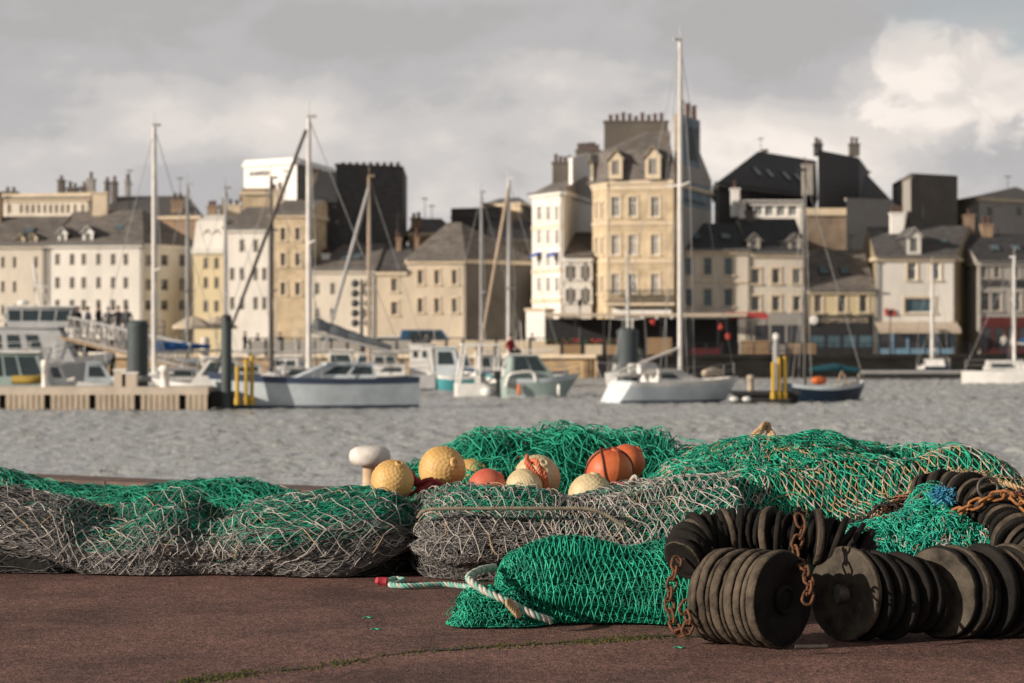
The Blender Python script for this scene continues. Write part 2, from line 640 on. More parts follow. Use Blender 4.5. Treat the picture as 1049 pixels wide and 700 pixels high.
def window_meshes(w, h, frame, pane, bars):
    key = (round(w, 1), round(h, 1), frame.name, pane.name, bars)
    if key in WIN_CACHE:
        return WIN_CACHE[key]
    w, h = key[0], key[1]
    f = MB()
    t = 0.07
    f.box((0, 0, t / 2), (w, 0.08, t))
    f.box((0, 0, h - t / 2), (w, 0.08, t))
    for s in (-1, 1):
        f.box((s * (w / 2 - t / 2), 0, h / 2), (t, 0.08, h - 2 * t))
    if bars >= 1:
        f.box((0, 0, h / 2), (0.07, 0.07, h - 2 * t))
    if bars >= 2:
        f.box((-w / 4 , 0, h * 0.68), (w / 2 - 0.15, 0.06, 0.06))
        f.box((w / 4 , 0, h * 0.68), (w / 2 - 0.15, 0.06, 0.06))
    p = MB()
    p.quad((-w / 2 + t / 2, 0.03, t / 2), (w / 2 - t / 2, 0.03, t / 2), (w / 2 - t / 2, 0.03, h - t / 2), (-w / 2 + t / 2, 0.03, h - t / 2))
    fm = f.build('window', frame)
    pm = p.build('pane', pane)
    r = (fm.data, pm.data)
    bpy.data.objects.remove(fm)
    bpy.data.objects.remove(pm)
    WIN_CACHE[key] = r
    return r


def put_window(parent, loc, ang, w, h, frame, pane, bars=1, pname='pane', name='window'):
    fd, pd = window_meshes(w, h, frame, pane, bars)
    o = bpy.data.objects.new(name, fd)
    COL.objects.link(o)
    o.parent = parent
    o.location = loc
    o.rotation_euler = (0, 0, ang)
    q = bpy.data.objects.new(pname, pd)
    COL.objects.link(q)
    q.parent = o
    return o


def wall_panel(mb, o, u, W, H, opens, nrm, dep=0.22, m=0, surround=None, sw=0.16):
    """wall of width W along u (unit, xy) and height H from o with real openings and reveals; nrm is the outward normal"""
    us = sorted({0.0, W} | {round(v, 4) for q in opens for v in q[:2]})
    vs = sorted({0.0, H} | {round(v, 4) for q in opens for v in q[2:4]})

    def pt(a, b, inn=0.0):
        p = o + u * a - nrm * inn
        return (p.x, p.y, o.z + b)
    for i in range(len(us) - 1):
        for j in range(len(vs) - 1):
            cu, cv = (us[i] + us[i + 1]) / 2, (vs[j] + vs[j + 1]) / 2
            if any(q[0] < cu < q[1] and q[2] < cv < q[3] for q in opens):
                continue
            mb.quad(pt(us[i], vs[j]), pt(us[i + 1], vs[j]), pt(us[i + 1], vs[j + 1]), pt(us[i], vs[j + 1]), m)
    for a, b, c, e in [q[:4] for q in opens]:
        mb.quad(pt(a, c), pt(a, c, dep), pt(a, e, dep), pt(a, e), m)
        mb.quad(pt(b, c, dep), pt(b, c), pt(b, e), pt(b, e, dep), m)
        mb.quad(pt(a, e, dep), pt(b, e, dep), pt(b, e), pt(a, e), m)
        mb.quad(pt(a, c), pt(b, c), pt(b, c, dep), pt(a, c, dep), m)
        if surround is not None:
            ang = math.atan2(u.y, u.x)
            for (x0, x1, z0, z1, pr) in ((a - sw, a, c, e, 0.05), (b, b + sw, c, e, 0.05), (a - sw, b + sw, e, e + sw, 0.07), (a - sw - 0.05, b + sw + 0.05, c - 0.14, c, 0.12)):
                pc = o + u * ((x0 + x1) / 2) + nrm * (pr / 2)
                mb.box((pc.x, pc.y, o.z + (z0 + z1) / 2), (x1 - x0 - 0.004, pr, z1 - z0 - 0.004), surround, rz=ang)


class Bld:
    """footprint: (px, Y) points, counter-clockwise from above, first edge(s) facing the water"""

    def __init__(s, name, label, cat, foot, eave, base=FAR_Z, group=None, eave_at=None, world=False):
        s.pts = [Vector((x, y, 0)) if world else Vector((PX(x, y), y, 0)) for x, y in foot]
        Y0 = eave_at or foot[0][1]
        s.base = base
        s.H = PZ(eave, Y0) - base
        s.org = Vector((s.pts[0].x, s.pts[0].y, base))
        s.root = thing(name, label, cat, s.org, 0, group)
        s.open = {}
        s.n = len(s.pts)

    def edge(s, i):
        a, b = s.pts[i], s.pts[(i + 1) % s.n]
        u = b - a
        W = u.length
        u = u / W
        return a, u, W, Vector((u.y, -u.x, 0))

    def loc(s, i, px, py):
        a, u, W, n = s.edge(i)
        dx = (px - CX) / F
        d = Vector((dx, 1, 0))
        t = a.dot(n) / d.dot(n)
        p = d * t
        return (p - a).dot(u), PZ(py, t) - s.base, t

    def win(s, i, cols, rows, w, h, frame='woodframe', panes=('glass',), bars=2, skip=()):
        k = 0
        for r in rows:
            for c in cols:
                k += 1
                if (c, r) in skip:
                    continue
                U, V, t = s.loc(i, c, r)
                a, u, W, n = s.edge(i)
                hw, hh = w * t / F / 2 / max(0.35, abs(n.y)), h * t / F / 2
                hw = max(0.15, round(hw * 2, 1) / 2)
                hh = max(0.2, round(hh * 2, 1) / 2)
                if U - hw < 0.05 or U + hw > W - 0.05:
                    U = min(max(U, hw + 0.1), W - hw - 0.1)
                s.open.setdefault(i, []).append((U - hw, U + hw, V - hh, V + hh, frame, random.choice(panes), bars))

    def walls(s, m, trim='stonetrim', surround=True, dep=0.22, extra=None, cornice=True, mside=None):
        mb = MB()
        for i in range(s.n):
            a, u, W, n = s.edge(i)
            ops = s.open.get(i, [])
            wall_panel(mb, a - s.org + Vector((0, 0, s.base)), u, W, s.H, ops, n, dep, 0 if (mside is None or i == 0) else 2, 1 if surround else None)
            for q in ops:
                p = a + u * ((q[0] + q[1]) / 2) - n * (dep - 0.06)
                put_window(s.root, (p.x - s.org.x, p.y - s.org.y, q[2]), math.atan2(u.y, u.x), q[1] - q[0], q[3] - q[2], M_[q[4]], M_[q[5]], q[6])
        if cornice:
            for i in range(s.n):
                a, u, W, n = s.edge(i)
                if n.y > 0.3:
                    continue
                p = a + u * (W / 2) + n * 0.1 - s.org
                mb.box((p.x, p.y, s.H - 0.17), (W + 0.04, 0.2, 0.30), 1, rz=math.atan2(u.y, u.x))
        mats = [M_[m], M_[trim]]
        if mside:
            mats.append(M_[mside])
        wo = mb.build('wall', mats, s.root)
        if surround or s.open:
            a, u, W, n = s.edge(0)
            if W > 3:
                for f in ((0.015, 0.985) if W > 6 else (0.98,)):
                    p = a + u * (W * f) + n * 0.12 - s.org
                    dp = MB()
                    dp.tube([(p.x, p.y, 0.05), (p.x, p.y, s.H - 0.4)], 0.055, 6)
                    dp.box((p.x, p.y, s.H - .36), (.2, .16, .2))
                    dp.build('downpipe', M_['galvpipe'], s.root)
                p = a + u * (W / 2) + n * 0.34 - s.org
                gt = MB()
                gt.box((p.x, p.y, s.H - 0.0), (W + .3, .13, .12), rz=math.atan2(u.y, u.x))
                gt.build('gutter', M_['galvpipe'], s.root)
        return wo

    def band(s, i, py, h=0.2, trim='stonetrim', px=None):
        a, u, W, n = s.edge(i)
        U, V, t = s.loc(i, px if px else CX + F * (a + u * W / 2).x / (a + u * W / 2).y, py)
        p = a + u * (W / 2) + n * 0.04 - s.org
        b = MB()
        b.box((p.x, p.y, V), (W + 0.01, 0.08, h), rz=math.atan2(u.y, u.x))
        return b.build('string_course', M_[trim], s.root)

    def quad4(s):
        return [p - s.org for p in s.pts[:4]]

    def roof(s, top, m='slate', inl=0.0, inr=0.0, ry=0.5, ov=0.35, Yr=None, thick=0.0):
        """pitched roof on a quad footprint; top: pixel row of the ridge; inl/inr: hip insets (fraction of the ridge)"""
        a, b, c, d = s.quad4()
        cen = (a + b + c + d) / 4
        A, B, C, D = [p + (p - cen).normalized() * ov for p in (a, b, c, d)]
        l, r = A.lerp(D, ry), B.lerp(C, ry)
        R0, R1 = l.lerp(r, inl), l.lerp(r, 1 - inr)
        Ym = Yr or ((R0 + R1) / 2 + s.org).y
        rh = PZ(top, Ym) - s.base
        e = s.H + 0.004
        mb = MB()
        V = [(p.x, p.y, e) for p in (A, B, C, D)] + [(R0.x, R0.y, rh), (R1.x, R1.y, rh)]
        mb.add(V, [(0, 1, 5, 4), (2, 3, 4, 5)], 0)
        mb.add(V, [(1, 2, 5), (3, 0, 4)], 0 if (inl or inr) else 1)
        mb.add(V, [(0, 3, 2, 1)], 0)
        s.rh = rh
        wallm = s.wallmat if hasattr(s, 'wallmat') else M_['greywall']
        return mb.build('roof', [M_[m], wallm if not (inl or inr) else M_[m]], s.root)

    def frustum(s, rings, m='slate', ov=0.25, ctr=None):
        """mansard: rings of (scale about the centroid, pixel row)"""
        cen = sum(s.pts, Vector()) / s.n
        mb = MB()
        R = []
        Z0 = s.H + 0.004
        base = [p + (p - cen).normalized() * ov - s.org for p in s.pts]
        R.append([(p.x, p.y, Z0) for p in base])
        for sc_, py in rings:
            z = PZ(py, cen.y) - s.base
            c_ = Vector((PX(*ctr), ctr[1], 0)) if (ctr and sc_ < .5) else cen
            ring = [c_ + (p - c_) * sc_ - s.org for p in s.pts]
            R.append([(p.x, p.y, z) for p in ring])
        for a, b in zip(R, R[1:]):
            for i in range(s.n):
                j = (i + 1) % s.n
                mb.quad(a[i], a[j], b[j], b[i])
        mb.add(R[-1], [tuple(range(s.n))])
        mb.add(R[0], [tuple(range(s.n))[::-1]])
        return mb.build('roof', M_[m], s.root)

    def flat(s, m='slate', parapet=0.4, pm='stonetrim'):
        mb = MB()
        q = [p - s.org for p in s.pts]
        mb.add([(p.x, p.y, s.H - 0.05) for p in q], [tuple(range(s.n))])
        for i in range(s.n):
            a, u, W, n = s.edge(i)
            p = a + u * W / 2 - n * 0.13 - s.org
            mb.box((p.x, p.y, s.H + parapet / 2 + 0.003), (W - 0.52 if i % 2 else W, 0.25, parapet), 1, rz=math.atan2(u.y, u.x))
        return mb.build('roof', [M_[m], M_[pm]], s.root)

    def chimney(s, px0, px1, py0, py1, Y, parent, m='brick', depth=1.0, pots=3, rz=0.0, cap=True, potm='pot'):
        x0, x1 = PX(px0, Y), PX(px1, Y)
        z0, z1 = PZ(py1, Y) - s.base, PZ(py0, Y) - s.base
        cx = (x0 + x1) / 2 - s.org.x
        cy = Y - s.org.y
        mb = MB()
        mb.box((cx, cy, (z0 + z1) / 2), (x1 - x0, depth, z1 - z0), 0, rz=rz)
        if cap:
            mb.box((cx, cy, z1 + 0.07), (x1 - x0 + 0.16, depth + 0.16, 0.14), 0, rz=rz)
        for k in range(pots):
            f = (k + 0.5) / pots - 0.5
            ph = random.uniform(0.4, 0.7)
            q = Vector((f * (x1 - x0) * 0.9, 0, 0))
            q.rotate(Matrix.Rotation(rz, 3, 'Z'))
            mb.lathe([(0.15, 0.13), (0.13, ph), (0.17, ph + 0.02), (0.17, ph + 0.12), (0.1, ph + 0.12), (0.1, ph - 0.1)], 10, 1, Matrix.Translation((cx + q.x, cy + q.y, z1)))
        return mb.build('chimney', [M_[m], M_[potm]], parent)

    def dormer(s, i, px, py0, py1, w, roofm='slate', face='white', pane='glassblue', back=2.6, out=0.0, parent=None, arch=False):
        """gabled dormer whose face stands above edge i; pixel rows of its top and foot, pixel width"""
        U, V1, t = s.loc(i, px, py0)
        _, V0, _ = s.loc(i, px, py1)
        a, u, W, n = s.edge(i)
        hw = w * t / F / 2
        o = a + u * U - n * (0.25 - out) - s.org
        o.z = V0
        ang = math.atan2(u.y, u.x)
        M = Matrix.Translation(o) @ Matrix.Rotation(ang, 4, 'Z')
        h = V1 - V0
        g = h * 0.72
        mb = MB()
        ww, wh = hw * 1.1, g * 0.7

        def T(x, y, z):
            return M @ Vector((x, y, z))
        # face with an opening
        x0, x1, z0, z1 = -ww / 2, ww / 2, g * 0.2, g * 0.2 + wh
        for (a0, a1, b0, b1) in ((-hw, x0, 0, g), (x1, hw, 0, g), (x0, x1, 0, z0), (x0, x1, z1, g)):
            mb.quad(T(a0, 0, b0), T(a1, 0, b0), T(a1, 0, b1), T(a0, 0, b1), 0)
        mb.add([T(-hw, 0, g), T(hw, 0, g), T(0, 0, h)], [(0, 1, 2)], 0)
        for a0, a1 in ((x0, -1), (x1, 1)):
            mb.quad(T(a0, 0, z0), T(a0, 0.2, z0), T(a0, 0.2, z1), T(a0, 0, z1), 0)
        mb.quad(T(-hw, 0, 0), T(-hw, back, 0), T(-hw, back, g), T(-hw, 0, g), 1)
        mb.quad(T(hw, 0, 0), T(hw, back, 0), T(hw, back, g), T(hw, 0, g), 1)
        e = 0.18
        for sg in (-1, 1):
            p1, p2 = (sg * (hw + e), -e, g - 0.1), (0, -e, h + 0.12)
            q1, q2 = (sg * (hw + e), back, g - 0.1), (0, back, h + 0.12)
            mb.quad(T(*p1), T(*q1), T(*q2), T(*p2), 1)
            mb.quad(T(p1[0], p1[1], p1[2] - .06), T(q1[0], q1[1], q1[2] - .06), T(q2[0], q2[1], q2[2] - .06), T(p2[0], p2[1], p2[2] - .06), 1)
            mb.quad(T(*p1), T(*p2), T(p2[0], p2[1], p2[2] - .06), T(p1[0], p1[1], p1[2] - .06), 0)
        d = mb.build('dormer', [M_[face], M_[roofm]], s.root)
        loc = M @ Vector((0, 0.12, z0))
        fd, pd = window_meshes(max(0.3, ww), max(0.3, wh), M_['woodframe'], M_[pane], 1)
        fo = MB()
        ob = bpy.data.objects.new('window', fd)
        COL.objects.link(ob)
        ob.parent = d
        ob.location = loc
        ob.rotation_euler = (0, 0, ang)
        # the dormer's glass, joined as the window's second surface
        me = fd.copy()
        ob.data = me
        bp_ = MB()
        wv = [v.co.copy() for v in fd.vertices]
        bp_.add(wv, [tuple(p.vertices) for p in fd.polygons], 0)
        bp_.quad((-ww / 2 + .04, 0.03, .04), (ww / 2 - .04, 0.03, .04), (ww / 2 - .04, 0.03, wh - .04), (-ww / 2 + .04, 0.03, wh - .04), 1)
        tmp = bp_.build('window', [M_['woodframe'], M_[pane]])
        ob.data = tmp.data
        bpy.data.objects.remove(tmp)
        return d

    def shopfront(s, i, px0, px1, py0, py1, m, pane='glass', n=4, proud=0.12, fascia=None, fh=0.5):
        U0, V1, t = s.loc(i, px0, py0)
        U1, V0, t = s.loc(i, px1, py1)
        V0 = max(V0, 0.02)
        a, u, W, nn = s.edge(i)
        ang = math.atan2(u.y, u.x)
        fr, pn = MB(), MB()
        W_ = U1 - U0

        def C(x, z, out):
            p = a + u * (U0 + x) + nn * out - s.org
            return (p.x, p.y, z)
        fr.box(C(W_ / 2, V1 - fh / 2, proud / 2 + .01), (W_, proud + .02, fh), 0, rz=ang)
        fr.box(C(W_ / 2, V0 + 0.25, proud / 2), (W_, proud, 0.5), 0, rz=ang)
        for k in range(n + 1):
            fr.box(C(W_ * k / n, (V0 + V1 - fh) / 2 + .25, proud / 2), (0.16, proud - .01, V1 - fh - V0 - 0.5), 0, rz=ang)
        o = fr.build('shopfront', M_[m], s.root)
        for k in range(n):
            pn.box(C(W_ * (k + .5) / n, (V0 + .5 + V1 - fh) / 2, 0.035), (W_ / n - .17, 0.06, V1 - fh - V0 - 0.51), 0, rz=ang)
        q = pn.build('pane', M_[pane], o)
        return o, (U0, U1, V0, V1, a, u, nn, ang)

    def text(s, i, px, py, txt, hpx, m, out=0.2, name='lettering', wpx=None):
        U, V, t = s.loc(i, px, py)
        a, u, W, n = s.edge(i)
        cu = bpy.data.curves.new(name, 'FONT')
        cu.body = txt
        cu.align_x = cu.align_y = 'CENTER'
        cu.size = hpx * t / F * 1.35
        cu.extrude = 0.02
        o = bpy.data.objects.new(name, cu)
        COL.objects.link(o)
        bpy.context.view_layer.update()
        me = bpy.data.meshes.new_from_object(o.evaluated_get(bpy.context.evaluated_depsgraph_get()))
        bpy.data.objects.remove(o)
        if wpx:
            xs = [v.co.x for v in me.vertices]
            k = wpx * t / F / (max(xs) - min(xs))
            for v in me.vertices:
                v.co.x *= k
        me.materials.clear()
        me.materials.append(m)
        o = bpy.data.objects.new(name, me)
        COL.objects.link(o)
        o.parent = s.root
        p = a + u * U + n * out - s.org
        o.location = (p.x, p.y, V)
        o.rotation_euler = (PI / 2, 0, math.atan2(u.y, u.x))
        return o


def LY(px):
    return 192 - 0.15 * (PX(px, 191) + 25)


def RY(px):
    return 183 + 0.08 * (PX(px, 190) - 12.7)


def foot(p0, p1, yf, depth, inset=0.0):
    """rectangle whose front runs between two pixel columns on the line yf"""
    a = Vector((PX(p0, yf(p0)), yf(p0), 0))
    b = Vector((PX(p1, yf(p1)), yf(p1), 0))
    u = (b - a).normalized()
    n = Vector((u.y, -u.x, 0))
    a, b = a - n * inset, b - n * inset
    return [(q.x, q.y) for q in (a, b, b - n * depth, a - n * depth)]


# --- left bank, left to right
B = Bld('town_house', 'beige terraced house with two stone dormers, leftmost on the waterfront', 'house', foot(-60, 46, LY, 11), 251, world=True)
B.wallmat = M_['beige']
B.win(0, (-40, -25, -11, 3, 15, 37), (269, 294, 318), 4.2, 11, panes=('glass', 'glasspale', 'glass'))
B.walls('cream', trim='cream', surround=False)
r = B.roof(222, 'slatelight')
B.dormer(0, 20, 241, 252, 8, face='stonetrim')
B.dormer(0, 33, 240, 252, 8, face='stonetrim')
B.chimney(-10, 2, 205, 228, LY(0) + 5, r, pots=4)

fp = foot(47, 146, LY, 13)
c0 = Vector((fp[1][0], fp[1][1], 0))
sd = Vector((0.72, 0.695, 0)).normalized()
D_ = 13.5
e1 = c0 + sd * D_ / 1.6
fp2 = [fp[0], fp[1], (PX(206, LY(146) + 8), LY(146) + 8), (fp[0][0] + 1.0, fp[0][1] + 15)]
B = Bld('waterfront_house', 'long cream white house with hipped slate roof and two white dormers', 'house', fp2, 250, world=True)
B.win(0, (59, 74, 86, 101, 116, 129), (266, 290, 313), 4.6, 12, panes=('glass', 'glasspale', 'glass'))
B.win(1, (153, 169, 188), (267, 292), 6, 12, panes=('glass', 'glass', 'glasspale'))
B.win(1, (153, 169, 188), (313,), 6, 10)
B.walls('palewhite', trim='palewhite', mside='palewhite', surround=False)
r = B.roof(216, 'slatelight', inl=0.06, inr=0.3, ry=0.5)
B.dormer(0, 63, 234, 250, 9)
B.dormer(0, 89, 233, 250, 11)
B.chimney(96, 111, 199, 222, LY(100) + 6, r, pots=0, m='stonetrim', depth=1.4)

B = Bld('long_block', 'long cream flat-topped block behind the beige terraced house', 'building', [(-60, 225), (93, 222), (95, 240), (-60, 240)], 204)
B.win(0, [2, 10, 22, 28, 34, 40, 46, 52, 58, 64, 70, 77, 85], (214,), 3.5, 9, panes=('glass', 'glasspale'))
B.walls('cream', surround=False)
r = B.flat()
for a_, b_, t_ in ((4, 18, 198), (60, 66, 186), (69, 80, 194), (83, 96, 193)):
    B.chimney(a_, b_, t_, 206, 228, r, m='darkstone', pots=2 if b_ - a_ > 8 else 1)
B.chimney(90, 97, 185, 215, 224, r, m='greywall', pots=1)

B = Bld('slate_roofed_hall', 'broad dark slate roof with tall chimneys behind the long cream house', 'building', [(108, 216), (206, 214), (206, 232), (108, 232)], 222)
B.wallmat = M_['brick']
B.walls('brick', surround=False)
r = B.roof(201, 'slate', inl=0.12, inr=0.15)
B.chimney(108, 112, 188, 214, 222, r, m='darkstone', pots=1)
B.chimney(115, 120, 188, 214, 222, r, m='darkstone', pots=1)
B.chimney(129, 133, 186, 208, 225, r, m='greywall', pots=1)
B.chimney(176, 188, 207, 224, 216, r, m='brick', pots=2)

B = Bld('narrow_house', 'narrow pale yellow house with a whitish mansard roof', 'house', foot(198, 229, LY, 10), 256, world=True)
B.wallmat = M_['yellow']
B.win(0, (211, 222), (270, 290, 314), 5, 12, panes=('glass',))
B.walls('yellow', trim='palewhite', surround=False)
r = B.frustum([(0.90, 229), (0.5, 222)], 'palewhite', ov=.1)
B.dormer(0, 211, 236, 255, 8, face='palewhite', roofm='slatelight', pane='glass', out=-.1)
B.dormer(0, 221, 236, 255, 8, face='palewhite', roofm='slatelight', pane='glass', out=-.1)
B.chimney(213, 222, 213, 228, LY(215) + 5, r, pots=2)

B = Bld('white_town_house', 'tall white house with a weathered grey slate roof below the white signboard building', 'house', foot(230, 277, LY, 10), 234, world=True)
B.wallmat = M_['palewhite']
B.win(0, (238, 248, 262, 271), (252, 281, 311), 4.6, 13, panes=('glass', 'glasspale'), skip=[(271, 252), (238, 252)])
B.walls('palewhite', trim='palewhite', surround=False)
r = B.roof(212, 'slatelight', inl=0.15)
B.chimney(225, 247, 212, 232, LY(235) + 6, r, m='stonetrim', pots=3)

B = Bld('back_house', 'brown stone house with a blank gable just under the white signboard building', 'house', [(248, 206), (281, 206), (281, 216), (248, 216)], 196)
B.walls('stone', mside='brownwall', surround=False)
B.flat('slate', 0.25, 'brick')

B = Bld('signboard_building', 'white building with small dark lettering, high above the roofs', 'building', [(250, 230), (304, 226), (343, 240), (290, 244)], 168)
B.walls('white', trim='white', surround=False, mside='slatelight')
B.flat('slate', 0.3, 'white')
B.text(0, 266, 178, 'ATLANTIQUE', 5, M_['iron'], 0.05, wpx=28)

B = Bld('stone_house', 'ochre rubble stone house standing against the tall black slate-clad wall', 'house', foot(278, 316, LY, 10), 219, world=True)
B.wallmat = M_['stone']
B.win(0, (290, 305), (240, 266, 296), 4.6, 13, panes=('glass', 'glasspale'))
B.walls('stone')
r = B.roof(205, 'slatelight')
B.chimney(278, 290, 196, 214, LY(285) + 5, r, m='stonetrim', pots=2)

B = Bld('slate_clad_building', 'tall blank black slate building with a ragged parapet', 'building', [(344, 200), (413, 203), (417, 216), (344, 216)], 170)
B.walls('slatedark', trim='slatedark', surround=False, cornice=False)
r = B.flat('slatedark', 0.2, 'slatedark')
for k in range(9):
    B.chimney(350 + k * 7, 353.5 + k * 7, 166.5, 170, 202 + k * 0.3, r, m='slatedark', depth=0.4, pots=0, cap=False)
B = Bld('slate_clad_wing', 'lower black slate-clad wing stepping down beside the ochre stone house', 'building', [(316, 197), (345, 197), (345, 214), (316, 214)], 208)
B.wallmat = M_['slatedark']
B.walls('slatedark', trim='slatedark', surround=False, cornice=False)
r = B.roof(176, 'slatedark', inl=0.35)
B.chimney(318, 330, 180, 212, 206, r, m='brownwall', pots=2)

B = Bld('quayside_house', 'low cream house with a grey hipped roof beneath the black slate-clad wall', 'house', foot(317, 384, LY, 9), 276, world=True)
B.wallmat = M_['cream']
B.win(0, (325, 341, 372), (296, 322), 5, 12, panes=('glass', 'glasspale'))
B.walls('cream', trim='cream', surround=False)
r = B.roof(250, 'slatelight', inl=0.35, inr=0.05)
B.chimney(330, 338, 262, 280, LY(330) + 2, r, m='white', pots=2)

B = Bld('plain_house', 'small beige house with few windows, beside the pyramid-roofed house', 'house', foot(385, 417, LY, 9), 278, world=True)
B.wallmat = M_['beige']
B.win(0, (404,), (292, 316), 6, 13, panes=('glasspale', 'glass'))
B.walls('beige')
r = B.roof(252, 'slate', inr=0.2)
B.chimney(406, 411, 246, 262, LY(400) + 4, r, pots=2)

fp = foot(417, 477, LY, 11)
fp2 = [fp[0], fp[1], (PX(546, 193.5), 193.5), (fp[0][0] + 2, 198)]
B = Bld('pyramid_roofed_house', 'beige stone house with pyramid roof and two blue skylights', 'house', fp2, 266, world=True)
B.win(0, (430.5, 447.5, 465.5), (284, 313), 5.6, 14, panes=('glass', 'glass', 'glasspale'))
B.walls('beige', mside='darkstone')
r = B.roof(228, 'slatelight', inl=0.38, inr=0.46, ry=0.45)
B.chimney(425, 429.5, 245, 264, LY(425) + 2, r, m='brick', pots=1)
a_, u_, W_, n_ = B.edge(0)
for px in (440, 457):
    U, V, t = B.loc(0, px, 258)
    sk = MB()
    p = a_ + u_ * U - n_ * 1.15 - B.org
    sk.box((p.x, p.y, B.H + 1.05), (1.0, 0.9, 0.1), 0, M=Matrix.Rotation(math.atan2(u_.y, u_.x), 3, 'Z') @ Matrix.Rotation(math.radians(36), 3, 'X'))
    sk.build('skylight', mat('skylight_glass', (0.05, 0.22, 0.25), 0.2, 0.2, 2), r)

B = Bld('slate_block', 'dark grey slate-hung block rising behind the pyramid-roofed house', 'building', [(462, 212), (512, 210), (512, 224), (462, 226)], 216)
B.walls('slate', trim='slate', surround=False, cornice=False)
B.flat('slate', 0.2, 'slate')
B = Bld('stone_tower_house', 'brown stone house top with a hipped dark roof left of the tall white house', 'house', [(497, 216), (535, 212), (550, 226), (512, 230)], 209)
B.win(0, (506, 520), (225,), 4, 9)
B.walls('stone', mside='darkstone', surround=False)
B.roof(203, 'slate', inl=0.2, inr=0.3)
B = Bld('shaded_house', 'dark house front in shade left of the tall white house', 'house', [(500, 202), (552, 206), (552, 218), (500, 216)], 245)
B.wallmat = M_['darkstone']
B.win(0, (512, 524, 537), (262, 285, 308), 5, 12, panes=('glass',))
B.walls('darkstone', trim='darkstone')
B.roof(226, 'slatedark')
B = Bld('low_roofs', 'low brown and slate roofs filling the gap right of the black slate-clad building', 'building', [(418, 208), (466, 208), (466, 220), (418, 220)], 238)
B.wallmat = M_['brick']
B.walls('brick', surround=False)
r = B.roof(224, 'slate', inl=0.2, inr=0.3)
B.chimney(421, 432, 225, 240, 210, r, pots=2)

# --- the corner group
B = Bld('tall_white_house', 'tall narrow white house with small blue awnings and a blank side wall', 'house',
        [(545, 189.5), (577, 184.5), (619, 204), (590, 212)], 197, eave_at=187)
B.win(0, (553, 562, 571), (219, 243, 266, 292), 4.2, 15, panes=('glasspale', 'glass'), frame='white')
B.walls('palewhite', trim='white', mside='white')  # side wall given a lighter white to offset its shade
r = B.roof(183, 'slatelight', ry=0.52, ov=0.1, Yr=198)
for c in (553, 570):
    U, V, t = B.loc(0, c, 261)
    a_, u_, W_, n_ = B.edge(0)
    aw = MB()
    p = a_ + u_ * U + n_ * 0.4 - B.org
    aw.box((p.x, p.y, V), (0.95, 0.8, 0.06), 0, M=Matrix.Rotation(math.atan2(u_.y, u_.x), 3, 'Z') @ Matrix.Rotation(math.radians(28), 3, 'X'))
    aw.build('awning', M_['awningblue'], B.root)
q = B.quad4()
a1, b1 = q[1], q[2]
pr = [(0.2, B.H), (1.0, B.H), (1.0, PZ(158, 203) - B.base), (0.6, PZ(157, 196) - B.base), (0.2, PZ(162, 189) - B.base)]
g_ = MB()
gi_ = lambda f, z, k: tuple((a1.lerp(b1, f) + (q[0] - q[1]).normalized() * k).xy) + (z,)
g_.add([gi_(f, z, -.012) for f, z in pr], [tuple(range(5))])
g_.add([gi_(f, z, .55) for f, z in pr], [tuple(range(5))[::-1]])
for k in range(5):
    s0, s1 = pr[k], pr[(k + 1) % 5]
    g_.quad(gi_(*s1, -.012), gi_(*s0, -.012), gi_(*s0, .55), gi_(*s1, .55))
g_.build('gable', M_['white'], B.root)
B.chimney(566, 587, 168, 192, 198, r, m='darkstone', pots=4, depth=1.0)
B.chimney(590, 615, 155.5, 160, 200, r, m='darkstone', pots=6, depth=0.7)
B.band(0, 233)
B.band(0, 278)
B.band(0, 308, 0.3)
# its white ground floor bay
mb = MB()
p = P(553, 323, 183)
mb.box((p.x - B.org.x, p.y - B.org.y, 1.7), (1.5, 2.0, 3.4), 0, rz=-0.35)
mb.box((p.x - B.org.x, p.y - B.org.y, 3.5), (1.7, 2.2, 0.2), 1, rz=-0.35)
mb.build('porch', [M_['white'], M_['stonetrim']], B.root)

B = Bld('small_white_house', 'low white house squeezed in left of the ochre corner house', 'house', [(578, 184.3), (606, 184.3), (610, 196), (580, 196)], 264)
B.wallmat = M_['palewhite']
B.win(0, (579.5, 588, 597, 604.5), (279, 303), 3.6, 14, panes=('glasspale', 'glass'))
B.walls('palewhite', trim='white')
B.roof(238, 'slatelight', inl=0.1)

ypts = [(607, 185.5), (625, 182), (690, 181), (692, 190.5), (613, 191.5)]
B = Bld('corner_house', 'grand ochre stone corner house with mansard roof and iron balcony', 'house', ypts, 185, eave_at=182)
B.win(0, (611.5, 617.5), (216, 252, 292), 2.6, 18, panes=('glasspale', 'glass'), frame='white')
B.win(1, (629, 648, 671), (212, 251, 291), 8.5, 21, panes=('glasspale', 'glass', 'glassblue'), frame='white')
B.walls('stone')
for e in (0, 1):
    B.band(e, 229)
    B.band(e, 268)
    B.band(e, 192, 0.35)
r = B.frustum([(0.965, 159), (0.92, 158), (0.30, 135)], 'slatelight', ctr=(684, 187))
B.dormer(1, 632, 155, 184, 14, face='stonetrim', out=0.85, pane='glasspale')
B.dormer(1, 670, 152, 184, 16, face='stonetrim', out=0.85, pane='glasspale')
B.dormer(0, 612, 160, 185, 6, face='stonetrim', out=0.7)
B.chimney(619, 684, 126, 168, 188.5, r, m='darkstone', pots=9, depth=1.1)
